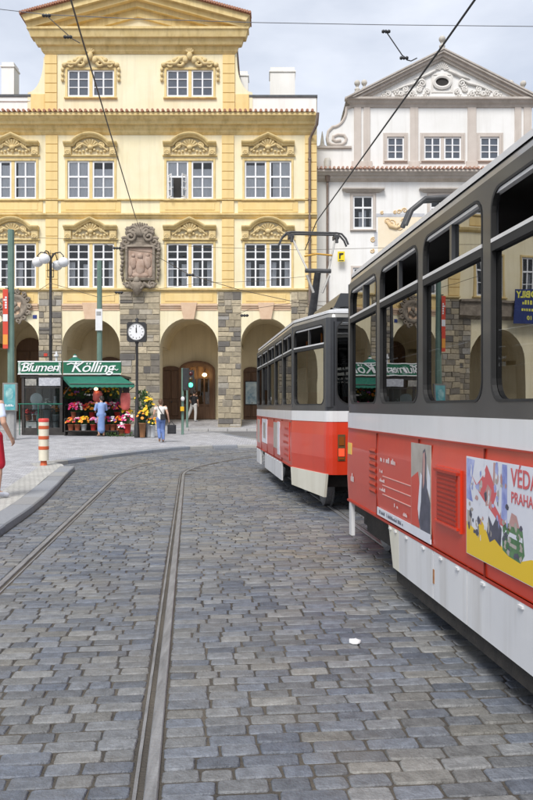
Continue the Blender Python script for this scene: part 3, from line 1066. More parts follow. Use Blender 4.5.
# ---- mouldings across the front
def mould(name, u0, u1, prof, mat, y=YF, ret=(0, 0), owner=None):
    return MB().moulding(fx(u0), fx(u1), [(fz(v), d) for v, d in prof], y, ret).build(name, mat, owner or palace)
mould('main_cornice', -37, 313.5, [(117.5, .80), (120.5, .80), (120.8, .72), (122.5, .66), (124.5, .5), (126.8, .46), (127, .30), (129.5, .27), (131, .16), (133, .13), (135, .03)], m_gold, ret=(1, .1))
mould('string_course', -37, 317, [(213.5, .04), (214, .22), (215.5, .22), (216, .14), (217.5, .12), (218.6, .05), (219, .0)], m_gold)
mould('sill_course', -37, 317, [(288.6, .0), (288.7, .17), (290.2, .17), (290.6, .06), (291.5, .05)], m_gold)
mould('sill_course', -37, 317, [(199.2, .0), (199.4, .12), (200.4, .12), (200.8, .03)], m_gold)
for a, b in ((-11, 39), (62, 120), (160, 218), (241, 291)):
    mould('impost_moulding', a + .4, b - .4, [(304, .02), (304.3, .14), (306, .14), (306.3, .09), (308, .08), (308.5, .04), (310.5, .03)], m_pink)
    c = (a + b) / 2
    MB().prism([(fx(c-5.2), fz(319.5)), (fx(c+5.2), fz(319.5)), (fx(c+8.2), fz(303)), (fx(c-8.2), fz(303))], YF - .2, YF + .05).build('keystone', m_pink, palace)
    MB().bbox(fx(a + 1), fx(b - 1), YF - .02, YF + .01, fz(303.4), fz(291.8), .01).build('spandrel_panel', m_ochre, palace)
    MB().bbox(fx(a + 5), fx(b - 5), YF - .05, YF - .018, fz(301.6), fz(294), .02).build('spandrel_panel', m_ochre, palace)
# panels under the second floor windows
for a in AX:
    MB().bbox(fx(a - 30), fx(a + 30), YF - .035, YF + .005, fz(212.4), fz(201.2), .012).build('spandrel_panel', m_ochre, palace)
    MB().bbox(fx(a - 25), fx(a + 25), YF - .06, YF - .034, fz(210.4), fz(203.2), .02).build('spandrel_panel', m_ochre, palace)
# banded pilasters: rusticated blocks
def banded(u0, u1, v_top, v_bot, step, mat=None):
    core = MB().box(fx(u0) + .01, fx(u1) - .01, YF - .04, YF + .01, fz(v_bot), fz(v_top)).build('pilaster', m_ochre, palace)
    v = v_top
    n = max(1, round((v_bot - v_top) / step)); st = (v_bot - v_top) / n
    me = None
    for k in range(n):
        if me is None:
            b = MB().bbox(-(fx(u1)-fx(u0))/2, (fx(u1)-fx(u0))/2, -.085, -.005, .016, st * K - .016, .012)
            me = bpy.data.meshes.new('band'); me.from_pydata(b.v, [], b.f); me.materials.append(m_ochre)
        o = link('band', me, core); o.location = ((fx(u0)+fx(u1))/2, YF, fz(v_top + (k+1) * st))
for u0, u1 in ((46, 58), (222, 234), (305, 316.6), (-36.6, -25)):
    banded(u0, u1, 135.5, 199, 9)
    banded(u0, u1, 219.2, 288.3, 9)
    banded(u0, u1, 201, 213.3, 12)
for u0, u1 in ((45.2, 57.2), (222.8, 234.8)):
    banded(u0, u1, 55, 112.5, 9.6)

# ---- window hoods with stucco
def spiral(c, r0, turns, sgn, y, n=22, start=0.0):
    return [(c[0] + sgn * r0 * (1 - .8 * k / n) * math.cos(start + turns * 2 * PI * k / n), y, c[1] + r0 * (1 - .8 * k / n) * math.sin(start + turns * 2 * PI * k / n)) for k in range(n + 1)]
def hood(axis, vt, kind):
    xc, y = fx(axis), YF
    w = 26.5 * K
    k = K
    prof = [(-.02, .03), (-.02, .2), (.05, .24), (.09, .36), (.15, .4), (.2, .4), (.2, .0)]
    zt = fz(vt)
    if kind == 'tri':
        path = [(xc - w, zt - 11.5*k), (xc - w*.55, zt - 11.5*k), (xc - w*.28, zt - 7.0*k), (xc, zt - 3.6*k), (xc + w*.28, zt - 7.0*k), (xc + w*.55, zt - 11.5*k), (xc + w, zt - 11.5*k)]
    else:
        path = [(xc - w, zt - 12*k), (xc - w*.68, zt - 12*k)]
        for q in range(11):
            a = R(150 - 12 * q)
            path.append((xc + w * .72 * math.cos(a) / math.cos(R(30)) * .86, zt - 12*k + (math.sin(a) - .5) * 16.5*k + .8*k))
        path += [(xc + w*.68, zt - 12*k), (xc + w, zt - 12*k)]
    o = MB().sweep(path, prof, y).build('window_hood', m_gold, palace)
    s = MB()
    # consoles at both ends, frieze bar, shell and garland
    for sg in (-1, 1):
        s.bbox(xc + sg*w*.98, xc + sg*w*.72, y - .2, y, zt - 21*k, zt - 12.6*k, .03)
        s.tube(spiral((xc + sg*w*.84, zt - 18.6*k), .14, 1.6, sg, y - .2), .035, 6)
        s.tube(spiral((xc + sg*w*.42, zt - 11.5*k), .17, 1.5, -sg, y - .12, start=.6), .05, 6)
        s.tube([(xc + sg*w*.3, y - .12, zt - 10*k), (xc + sg*w*.5, y - .13, zt - 13.6*k), (xc + sg*w*.66, y - .12, zt - 17*k)], [.07, .06, .02], 6)
        for q, (gu, gv) in enumerate(((.14, 15.6), (.27, 16.9), (.4, 17.5), (.53, 16.8), (.63, 15.4))):
            s.ball((xc + sg*w*gu, y - .08, zt - gv*k), .085, .08, .075, 7, 5)
    for q in range(7):
        a = R(20 + 23.3 * q)
        s.tube([(xc + .08*math.cos(a), y - .1, zt - 13*k + .06*math.sin(a)), (xc + .46*math.cos(a), y - .2, zt - 13*k + .4*math.sin(a))], [.04, .085], 6)
    s.ball((xc, y - .16, zt - 13.4*k), .16, .12, .13, 8, 6)
    s.ball((xc, y - .1, zt - 16.6*k), .1, .08, .12, 7, 5)
    o = s.build('stucco_ornament', m_stucco, palace)
    MB().moulding(xc - w*.93, xc + w*.93, [(zt - 20.6*k, .02), (zt - 20.7*k, .14), (zt - 21.8*k, .14), (zt - 22.2*k, .04)], y).build('frieze_moulding', m_gold, palace)
for a, k1, k2 in zip(AX, ('seg', 'tri', 'tri', 'seg'), ('tri', 'seg', 'seg', 'tri')):
    hood(a, 218.5, k1)
    hood(a, 134.8, k2)
# attic window garlands
for a in AX[1:3]:
    xc, y, k = fx(a), YF, K
    s = MB()
    for sg in (-1, 1):
        s.tube(spiral((xc + sg*10*k, fz(63.5)), .28, 1.5, sg, y - .13, start=.5), .085, 7)
        s.tube(spiral((xc + sg*20*k, fz(65.5)), .2, 1.4, sg, y - .11, start=.2), .065, 7)
        s.tube([(xc + sg*4*k, y - .14, fz(58)), (xc + sg*9*k, y - .18, fz(60)), (xc + sg*14*k, y - .16, fz(65)), (xc + sg*24*k, y - .12, fz(64.5))], [.07, .12, .1, .07], 7)
        s.ball((xc + sg*26.2*k, y - .1, fz(65.5)), .14, .1, .12, 8, 5)
        for q in range(3): s.ball((xc + sg*28*k, y - .08, fz(70 + 5.2*q)), .1, .08, .11, 7, 5)
        s.tube([(xc + sg*28*k, y - .05, fz(66)), (xc + sg*28*k, y - .05, fz(80))], .025, 5)
        s.ball((xc + sg*4.5*k, y - .16, fz(61)), .17, .12, .2, 8, 5)
        s.ball((xc + sg*15*k, y - .16, fz(61.3)), .14, .1, .12, 8, 5)
    s.ball((xc, y - .2, fz(57.5)), .17, .15, .22, 8, 6)
    for q in range(5):
        an = R(30 + 30*q)
        s.tube([(xc, y - .15, fz(54.5)), (xc + .26*math.cos(an), y - .2, fz(54.5) + .26*math.sin(an))], [.05, .075], 6)
    s.build('stucco_ornament', m_stucco, palace)
    MB().bbox(fx(a - 26), fx(a + 26), YF - .03, YF + .002, fz(98.9), fz(96.8), .01).build('window_surround', m_ochre, palace)

# ---- gable over the attic
mould('gable_cornice', 45, 235, [(33, .76), (35.2, .76), (35.6, .7), (40, .63), (41.8, .6), (42, .46), (46, .4), (47.5, .36), (48, .2), (52, .14), (54.2, .04)], m_gold, ret=(1, 1))
APX = 138.5
def chevron(name, out_l, ap_o, ap_i, vb, depth, mat, sl=.272):
    """one raking band of the pediment"""
    def lv(ap, u): return ap + sl * abs(u - APX)
    uo = (vb - ap_o) / sl; ui = (vb - ap_i) / sl
    uo = min(uo, out_l)
    poly = [(APX - uo, lv(ap_o, APX - uo)), (APX - ui, vb), (APX, ap_i), (APX + ui, vb), (APX + uo, lv(ap_o, APX + uo)), (APX, ap_o)]
    b = MB()
    for half in ((0, 1, 2, 5), (5, 2, 3, 4)):
        pp = [poly[i] for i in half]
        if uo == out_l and ui < out_l - 8:
            pp = [poly[0], (APX - out_l + 8, vb), poly[1], poly[2], poly[5]] if half[0] == 0 else [poly[5], poly[2], poly[3], (APX + out_l - 8, vb), poly[4]]
        elif uo == out_l:
            q_ = lv(ap_i, APX - out_l + 4)
            pp = [poly[0], (APX - out_l + 4, q_), poly[2], poly[5]] if half[0] == 0 else [poly[5], poly[2], (APX + out_l - 4, q_), poly[4]]
        b.prism([(fx(u), fz(v)) for u, v in pp], YF - depth, YF + .3)
    return b.build(name, mat, palace)
chevron('raking_cornice', 112, -6.6, 0.2, 33.0, .98, m_gold)
chevron('raking_cornice', 109, .2, 5.4, 32.9, .74, m_ochre)
chevron('raking_cornice', 104, 5.4, 10.6, 32.8, .46, m_gold)
chevron('raking_cornice', 96, 10.6, 18.6, 32.7, .22, m_gold)
MB().prism([(fx(86), fz(33)), (fx(191), fz(33)), (fx(APX), fz(18.4))], YF - .03, YF + .2).build('tympanum', m_cream, palace)
# roofs
rf = MB()
for sg in (-1, 1):
    e, a = (fx(APX + sg * 113), fz(-7.6 + .272 * 113)), (fx(APX), fz(-7.6))
    for y0_, y1_, hw_ in ((YF - 1.06, YF + .35, 113), (YF + .35, YF + 11, 97)):
        e = (fx(APX + sg * hw_), fz(-7.6 + .272 * hw_))
        rf.add([(e[0], y0_, e[1]), (a[0], y0_, a[1]), (a[0], y1_, a[1]), (e[0], y1_, e[1]),
                (e[0], y0_, e[1] - .05), (a[0], y0_, a[1] - .05), (a[0], y1_, a[1] - .05), (e[0], y1_, e[1] - .05)],
               [(0, 1, 2, 3), (4, 7, 6, 5), (0, 4, 5, 1), (0, 3, 7, 4)])
roof = rf.build('roof', m_tile, palace)
tl = MB()
nt = 46
for sg in (-1, 1):
    for q in range(nt):
        t = (q + .5) / nt
        cx, cz = fx(APX + sg * 113 * t), fz(-7.6 + .272 * 113 * t)
        tl.lathe([(.075, -.10), (.085, .6)], (cx, YF - 1.05, cz + .02), 7, True, 'y')
tl.build('roof_tiles', m_tile, roof, kind='stuff')
tl = MB()
u = -42.0
while u < 312:
    if True:
        tl.lathe([(.075, -.06), (.1, .9)], (fx(u), YF - .86, fz(116.3) + random.uniform(-.01, .01)), 7, True, 'y')
    u += 5.05
tl.add([(fx(-52), YF - .84, fz(117.3)), (fx(314), YF - .84, fz(117.3)), (fx(316.5), YF, fz(113.6)), (fx(-52), YF, fz(113.6))], [(0, 1, 2, 3)])
tl.build('cornice_tiles', m_tile, palace, kind='stuff')
# volutes beside the attic, parapets and chimneys
for sg in (-1, 1):
    m_ = lambda u: u if sg < 0 else 280 - u
    poly = [(45.3, 112.6), (45.3, 56)]
    for q in range(9):
        a = PI / 2 * q / 8
        poly.append((43.5 - 15.5 * (1 - math.cos(a)), 57 + 35 * math.sin(a)))
    poly += [(27.5, 93.5), (27.5, 112.6)]
    pp = [(fx(m_(u)), fz(v)) for u, v in poly]
    MB().prism(pp, YF + .03, YF + .5).build('volute', m_cream, palace)
    MB().bbox(fx(m_(31)), fx(m_(44.8)), YF - .02, YF + .04, fz(112), fz(94), .015).build('volute_base', m_ochre, palace)
MB().box(fx(-37), fx(29), YF + .06, YF + .4, fz(113), fz(96.5)).build('parapet', m_whiteplaster, palace)
MB().box(fx(249), fx(316.5), YF + .06, YF + .4, fz(113), fz(97)).build('parapet', m_whiteplaster, palace)
MB().moulding(fx(-37), fx(29), [(fz(99.8), .0), (fz(100), .05), (fz(101), .05), (fz(101.3), .0)], YF + .055).build('parapet_moulding', m_whiteplaster, palace)
MB().box(fx(-37.5), fx(31), YF, YF + 8, fz(96.4), fz(94.2)).build('flat_roof', m_darkroof, palace)
MB().box(fx(247), fx(317.5), YF, YF + 8, fz(96.9), fz(94.8)).build('flat_roof', m_darkroof, palace)
F2 = Fac(46)
def chimney(u0, u1, v0, v1, y, dy):
    f = Fac(y); b = MB()
    b.box(f.x(u0), f.x(u1), y, y + dy, f.z(v1), f.z(v0 + 5))
    b.box(f.x(u0 - .8), f.x(u1 + .8), y - .06, y + dy + .06, f.z(v0 + 5), f.z(v0 + 3.6))
    b.box(f.x(u0 + .3), f.x(u1 - .3), y + .02, y + dy - .02, f.z(v0 + 3.6), f.z(v0))
    b.build('chimney', m_whiteplaster, palace)
chimney(1.5, 14, 62, 96, 47, 1.0)
chimney(270, 295, 67, 96, 47, 1.3)
chimney(236, 248, 71, 96, 49, 1.0)
dp = MB()
dp.tube([(fx(309.5), YF - .16, 0.5), (fx(309.5), YF - .16, fz(140)), (fx(311), YF - .2, fz(137)), (fx(316), YF - .85, fz(130)), (fx(316.8), YF - .9, fz(119))], .075, 10)
for v in (160, 200, 240, 280): dp.lathe([(.095, -.05), (.095, .05)], (fx(309.5), YF - .16, fz(v)), 10)
dp.build('downpipe', m_zinc, palace)

# ---- arms and plaques
def cartouche(owner, xc, y):
    root_b = MB().prism([(fx(126.5), fz(281)), (fx(155.5), fz(281)), (fx(155.5), fz(245)), (fx(126.5), fz(245))], y - .16, y)
    root_b.sweep([(fx(127.5), fz(280)), (fx(154.5), fz(280)), (fx(154.5), fz(247)), (fx(127.5), fz(247))], [(-.06, .12), (-.06, .26), (.05, .3), (.09, .2)], y, closed=True)
    car = root_b.build('stone_cartouche', m_greystone, owner)
    s = MB()
    for (cu_, cv, rx, rz, dd) in ((141, 257, .16, .18, .13), (141, 268, .26, .5, .12), (134, 264, .18, .34, .1), (148.5, 263, .2, .38, .1), (134, 256.5, .11, .12, .1), (148.5, 256, .11, .12, .1), (141, 276, .5, .16, .08), (131, 272, .14, .3, .08), (151, 273, .15, .28, .08)):
        s.ball((fx(cu_), y - .17, fz(cv)), rx, dd, rz, 10, 7)
    s.box(fx(129), fx(153), y - .175, y - .155, fz(279), fz(248.5))
    s.build('relief_panel', m_relief, car)
    s = MB()
    s.prism([(fx(126), fz(246)), (fx(155), fz(246)), (fx(151), fz(236)), (fx(146), fz(229)), (fx(134), fz(229)), (fx(129), fz(236))], y - .2, y)
    for sg in (-1, 1):
        for (du, v_, r0, dep) in ((9, 238, .3, .26), (14.5, 243, .26, .2), (6, 232, .24, .26), (11.5, 233.5, .2, .22), (17, 247, .18, .16)):
            s.tube(spiral((fx(140.7 + sg*du), fz(v_)), r0, 1.4, sg, y - dep, start=.7), .085, 7)
        for q in range(9):
            s.ball((fx(140.7 + sg*(18 + .6*math.sin(q*1.3))), y - .13, fz(246.5 + 4.0*q)), .13 - .006*q, .12, .12, 8, 5)
        s.tube([(fx(140.7 + sg*18), y - .06, fz(245)), (fx(140.7 + sg*18), y - .06, fz(282))], .035, 6)
        s.tube(spiral((fx(140.7 + sg*12), fz(285)), .2, 1.4, sg, y - .18, start=2), .07, 7)
        s.tube([(fx(140.7 + sg*3), y - .2, fz(284)), (fx(140.7 + sg*10), y - .2, fz(288)), (fx(140.7 + sg*17), y - .14, fz(284))], [.12, .1, .05], 7)
    for q in range(7):
        s.tube([(fx(135 + 1.9*q), y - .2, fz(229)), (fx(133.5 + 2.4*q), y - .26, fz(223.5 + abs(q - 3)*.5))], [.08, .05], 6)
    s.ball((fx(140.7), y - .22, fz(233)), .42, .14, .26, 12, 7)
    s.moulding(fx(133), fx(148), [(fz(227.5), .18), (fz(228), .3), (fz(230), .3), (fz(230.5), .18)], y)
    s.build('carved_frame', m_greystone, car)
    s = MB()
    s.lathe([(.05, 0), (.16, .12), (.3, .34), (.36, .6), (.2, .72)], (fx(138), y - .24, fz(296)), 12)
    s.ball((fx(138), y - .42, fz(281.5)), .17, .15, .2, 10, 6)
    for sg in (-1, 1): s.tube([(fx(138) + sg*.1, y - .36, fz(283)), (fx(138) + sg*.36, y - .34, fz(287)), (fx(138) + sg*.2, y - .4, fz(290))], [.1, .11, .06], 7)
    s.build('carved_bracket', m_greystone, car)
cartouche(palace, fx(140.7), YF - .05)
# round coat of arms over the left arch
s = MB()
cx, cz, y = fx(16), fz(307), YF - .03
s.lathe([(.0, -.14), (.42, -.14), (.48, -.2), (.62, -.24), (.72, -.1), (.72, 0)], (cx, y, cz), 20, True, 'y')
for q in range(14):
    a = 2 * PI * q / 14
    s.tube(spiral((cx + .76*math.cos(a), cz + .8*math.sin(a)), .15, 1.2, 1 if q % 2 else -1, y - .14, n=12, start=a), .06, 6)
for (dx, dz, r_) in ((0, .12, .15), (-.15, -.1, .14), (.15, -.1, .13), (0, -.24, .1)): s.ball((cx + dx, y - .2, cz + dz), r_, .1, r_, 9, 6)
s.build('coat_of_arms', m_greystone, palace)
pl = MB().bbox(fx(33), fx(37), YF - .03, YF, fz(318.6), fz(315), .005).build('number_plate', pm('blue_enamel', (0.03, 0.05, 0.2), None, rough=0.3), palace)
pl = MB().bbox(fx(44.5), fx(48), YF - .13, YF - .1, fz(356.5), fz(353.5), .005).build('number_plate', pm('red_enamel', (0.5, 0.05, 0.03), None, rough=0.3), palace)

# ---- doors and shop front at the back of the arcade
B = Fac(YB); bx, bz = B.x, B.z
def arched(mb, u0, u1, v_spring, rise, vb, y0, y1, n=10):
    pts = [(bx(u0), bz(vb)), (bx(u1), bz(vb))]
    for q in range(n + 1):
        a = PI * q / n
        pts.append((bx((u0+u1)/2 + (u1-u0)/2*math.cos(a)), bz(v_spring - rise*math.sin(a))))
    return mb.prism(pts, y0, y1)
def panel_door(u0, u1, vs_, rise, vb, lab=None):
    d = arched(MB(), u0, u1, vs_, rise, vb, YB - .1, YB + .05).build('door', m_brown, palace)
    n = 2
    for q in range(n):
        a, b_ = u0 + 1.2 + q * (u1 - u0 - 1.2) / n, u0 + (q + 1) * (u1 - u0 - 1.2) / n
        for (t0, t1) in ((vb - 3, vb - 17), (vb - 20, vs_ + 1)):
            MB().bbox(bx(a), bx(b_), YB - .15, YB - .09, bz(t0), bz(t1), .03).build('door_panel', m_brown, d)
    MB().ball((bx((u0+u1)/2 + 1), YB - .17, bz(vb - 17)), .05).build('handle', m_iron, d)
    return d
panel_door(162, 180, 369.5, 3.5, 419)
panel_door(17, 44, 350, 12, 420)
panel_door(99.5, 121, 362, 5, 420)
panel_door(243.5, 259, 371, 4, 420)
# shop entrance with wooden frame and glazing
m_shop = pm('shop_inside', (0.16, 0.08, 0.035), (0.3, 0.17, 0.08), 1.6, 0.8)
m_shopglass = glass('shop_glass', (0.8, 0.8, 0.78), 1.45)
fr = MB()
u0, u1, vs_, rise, vb = 181.5, 212.5, 371, 7.5, 419
pa = []
for q in range(13):
    a = PI - PI * q / 12
    pa.append((bx((u0+u1)/2 + (u1-u0)/2*math.cos(a)), bz(vs_ - rise*math.sin(a))))
path = [(bx(u0), bz(vb))] + pa + [(bx(u1), bz(vb))]
fr.sweep(path, [(-.18, .02), (-.18, .14), (.04, .2), (.16, .2), (.16, 0)], YB)
for u in (189.5, 197, 204.5): fr.box(bx(u) - .05, bx(u) + .05, YB - .12, YB - .04, bz(vb), bz(vs_ - 5))
for v in (378, 405): fr.box(bx(u0), bx(u1), YB - .125, YB - .045, bz(v) - .05, bz(v) + .05)
shop = fr.build('shop_front', m_brown, palace)
for k, (ua, ub) in enumerate(((182, 189.2), (189.8, 196.7), (197.3, 204.2), (204.8, 212))):
    MB().bbox(bx(ua), bx(ub), YB - .1, YB - .06, bz(vb), bz(406), .02).build('panel', m_brown, shop)
    MB().box(bx(ua), bx(ub), YB - .085, YB - .08, bz(404), bz(379)).build('pane', m_shopglass, shop)
sh = MB()
arched(sh, u0, u1, vs_, rise, vb, YB - .02, YB - .015)
sh.build('shop_inside', m_shop, shop)
gd = MB()
random.seed(5)
for k in range(26):
    uu, vv = random.uniform(184, 211), random.choice((384, 389.5, 395, 400.5))
    gd.box(bx(uu), bx(uu + random.uniform(.8, 2.2)), YB - .05, YB - .025, bz(vv), bz(vv - random.uniform(1.5, 3.6)))
gd.build('shelf_goods', pm('shop_goods', (0.45, 0.3, 0.18), (0.1, 0.08, 0.09), 4, 0.7), shop)
m_lamp = emit('shop_lamp', (1.0, 0.72, 0.35), 9)
for (uu, vv) in ((192.8, 375.2), (205.2, 375.2)):
    MB().ball((bx(uu), YB - .5, bz(vv)), .13, .13, .1, 10, 6).build('lamp', m_lamp, shop)
    MB().tube([(bx(uu), YB - .5, bz(vv) + .08), (bx(uu), YB - .5, bz(vv) + .3), (bx(uu), YB - .05, bz(vv) + .32)], .02, 6).build('lamp_arm', m_iron, shop)
# lattice of the second bay's door
la = MB()
for q in range(9):
    for sg in (1, -1):
        a0 = 101 + q * 2.2
        la.tube([(bx(a0), YB - .17, bz(382)), (bx(a0 + sg * 8), YB - .17, bz(361))], .018, 4, smooth=False)
la.build('lattice', m_iron, palace)
# poster in the right hand bay
po = MB().bbox(bx(245), bx(257.5), YB - .2, YB - .11, bz(405), bz(381), .01).build('poster_case', m_iron, palace)
m_poster = pm('poster_print', (0.16, 0.28, 0.36), (0.6, 0.68, 0.66), 2.6, 0.4, detail=3)
MB().box(bx(245.8), bx(256.7), YB - .206, YB - .201, bz(404), bz(382)).build('poster', m_poster, po)
# ================================================================== white gabled house beside the palace
YW = 43.4
W = Fac(YW); gx, gzz, KW = W.x, W.z, W.k
m_wwall = pm('lime_white_wall', (0.74, 0.73, 0.70), (0.80, 0.79, 0.77), 0.6, 0.88, 0.12, 40, streak=0.22)
m_taupe = pm('taupe_plaster', (0.52, 0.46, 0.41), (0.59, 0.53, 0.475), 1.2, 0.85, 0.15, 40, streak=0.3)
m_taupe_d = pm('taupe_moulding', (0.43, 0.385, 0.34), (0.53, 0.48, 0.43), 1.6, 0.85, 0.2, 40, streak=0.4)
m_wstucco = pm('white_stucco', (0.62, 0.59, 0.55), (0.74, 0.72, 0.68), 3, 0.85, 0.2)
m_tile2 = pm('pale_clay_tile', (0.38, 0.21, 0.15), (0.52, 0.33, 0.25), 7, 0.8, 0.3)
m_urn = pm('urn_stone', (0.46, 0.43, 0.38), (0.58, 0.55, 0.49), 4, 0.85, 0.3)
house = thing('gabled_house', 'white house with taupe trim, stucco pediment and stone balls', 'building', (gx(440), YW, pz(42)))
WH = [(387, 404, 137, 159.5, 1), (424, 461, 137, 159.5, 2), (480, 499, 137, 159.5, 1), (353, 373, 196, 228.5, 1), (430, 450, 196, 228.5, 1), (508, 528, 196, 228.5, 1)]
LOW = [(353, 373, 268, 300, 1), (430, 450, 268, 300, 1), (508, 528, 268, 300, 1)]
w = MB()
hl = [(gx(a), gx(b), gzz(d), gzz(c)) for a, b, c, d, n in WH + LOW]
wall_holes(w, gx(312), gx(575), 0.3, gzz(168), [h for h in hl[3:]], YW, .24)
wall_holes(w, gx(352), gx(532), gzz(168), gzz(103), hl[:3], YW, .24)
w.add([(gx(575), YW, .3), (gx(575), YW + 12, .3), (gx(575), YW + 12, gzz(168)), (gx(575), YW, gzz(168))], [(0, 1, 2, 3)])
w.add([(gx(312), YW, gzz(168)), (gx(312), YW + 12, gzz(168)), (gx(575), YW + 12, gzz(168)), (gx(575), YW, gzz(168))], [(0, 3, 2, 1)])
for u in (352, 532): w.add([(gx(u), YW, gzz(168)), (gx(u), YW + 9, gzz(168)), (gx(u), YW + 9, gzz(103)), (gx(u), YW, gzz(103))], [(0, 1, 2, 3)])
w.build('wall', m_wwall, house)
for a, b, c, d, n in WH:
    top = c < 150
    window(house, gx((a+b)/2), gzz(d), gx(b) - gx(a), gzz(c) - gzz(d), YW, 'house' + ('a' if top else 'b'), surround=m_taupe, rows=(1, 2) if top else (1, 2), leaf=n, inner='blind' if top else 'drapes', split=.36, transom=not top)
    t = 4 if top else 3
    fr = MB()
    k = .13
    for (x0, x1, z0, z1) in ((gx(a - t), gx(a) - k, gzz(d + t), gzz(c - t)), (gx(b) + k, gx(b + t), gzz(d + t), gzz(c - t)), (gx(a) - k, gx(b) + k, gzz(c) + k, gzz(c - t)), (gx(a) - k, gx(b) + k, gzz(d + t), gzz(d) - .145)):
        fr.box(x0, x1, YW - .035, YW + .01, z0, z1)
    fr.build('window_surround', m_taupe, house)
    if not top:
        MB().moulding(gx(a - 5), gx(b + 5), [(gzz(189), .0), (gzz(189.1), .34), (gzz(190.3), .34), (gzz(190.8), .24), (gzz(192.4), .12), (gzz(193), .02)], YW).build('window_hood', m_taupe_d, house)
for a, b, c, d, n in LOW:
    window(house, gx((a+b)/2), gzz(d), gx(b) - gx(a), gzz(c) - gzz(d), YW, 'housel', surround=m_taupe, rows=(1, 2), leaf=n, inner='drapes')
def wm(name, u0, u1, prof, mat, ret=(0, 0), y=YW): return MB().moulding(gx(u0), gx(u1), [(gzz(v), d) for v, d in prof], y, ret).build(name, mat, house)
wm('eaves_cornice', 313, 575, [(172.5, .6), (174.5, .6), (175, .48), (177, .4), (177.6, .3), (179.6, .26), (181.5, .08), (182, .02)], m_taupe_d)
tl = MB()
u = 316.0
while u < 575:
    tl.lathe([(.07, -.05), (.1, .7)], (gx(u), YW - .68, gzz(171.2)), 7, True, 'y'); u += 4.3
tl.add([(gx(313), YW - .62, gzz(172.3)), (gx(575), YW - .62, gzz(172.3)), (gx(575), YW, gzz(168.6)), (gx(313), YW, gzz(168.6))], [(0, 1, 2, 3)])
tl.build('eaves_tiles', m_tile2, house, kind='stuff')
for a, b in ((354, 361), (363.5, 370), (410, 418), (467.5, 476), (514.5, 521), (523.5, 531)):
    MB().bbox(gx(a), gx(b), YW - .07, YW + .005, gzz(168.2), gzz(107.5), .01).build('pilaster', m_taupe, house)
for a, b in ((351.6, 372), (408.5, 419.5), (466, 477.5), (513, 532.4)):
    MB().bbox(gx(a), gx(b), YW - .1, YW + .004, gzz(168.1), gzz(161.5), .012).build('pilaster_base', m_taupe, house)
wm('gable_cornice', 352, 532, [(99.5, .42), (101.5, .42), (102, .3), (104, .24), (105.5, .12), (107.5, .08), (108, .02)], m_taupe_d, ret=(1, 1))
# pediment
AP = 441.7
def wchev(name, ap_o, ap_i, half, vb, depth, mat):
    sl_o = (100 - 52.5) / 94.5
    ui = (vb - ap_i) / sl_o
    b = MB()
    L_ = [(AP - half, ap_o + sl_o * half), (AP - half + 2.5, vb), (AP - ui, vb), (AP, ap_i), (AP, ap_o)]
    Rr_ = [(2 * AP - u, v) for u, v in reversed(L_)]
    for pp in (L_, Rr_): b.prism([(gx(u), gzz(v)) for u, v in pp], YW - depth, YW + .3)
    return b.build(name, mat, house)
wchev('raking_cornice', 52.5, 55.6, 95.5, 100.2, .5, m_taupe_d)
wchev('raking_cornice', 55.6, 58.4, 91, 99.9, .34, m_taupe)
wchev('raking_cornice', 58.4, 61.2, 84, 99.7, .2, m_taupe_d)
MB().prism([(gx(357), gzz(99.6)), (gx(526.4), gzz(99.6)), (gx(AP), gzz(57.4))], YW - .04, YW + .2).build('tympanum', m_wwall, house)
rf = MB()
for sg in (-1, 1):
    e, a = (gx(AP + sg * 96), gzz(52 + .503 * 96)), (gx(AP), gzz(52))
    rf.add([(e[0], YW - .56, e[1]), (a[0], YW - .56, a[1]), (a[0], YW + 9, a[1]), (e[0], YW + 9, e[1]),
            (e[0], YW - .56, e[1] - .08), (a[0], YW - .56, a[1] - .08), (a[0], YW + 9, a[1] - .08), (e[0], YW + 9, e[1] - .08)], [(0, 1, 2, 3), (4, 7, 6, 5), (0, 4, 5, 1), (0, 3, 7, 4)])
rf.build('roof', m_taupe_d, house)
# oval window
ov = MB()
ring = [(gx(AP + 8.3 * math.cos(2*PI*q/24)), gzz(82.8 + 6.0 * math.sin(2*PI*q/24))) for q in range(24)]
ov.sweep(list(reversed(ring)), [(-.08, .03), (-.08, .1), (.02, .14), (.1, .1), (.1, .03)], YW - .04, closed=True)
for (x0, x1, z0, z1) in ((431, 433, 74, 93), (450.5, 452.5, 74, 93), (433, 450.5, 74, 75.6), (433, 450.5, 91.4, 93)):
    ov.box(gx(x0), gx(x1), YW - .08, YW - .03, gzz(z1), gzz(z0))
ovo = ov.build('oval_window', m_wstucco, house)
MB().prism([(gx(AP + 7.6 * math.cos(2*PI*q/24)), gzz(82.8 - 5.2 * math.sin(2*PI*q/24))) for q in range(24)], YW - .06, YW - .045).build('pane', m_room, ovo)
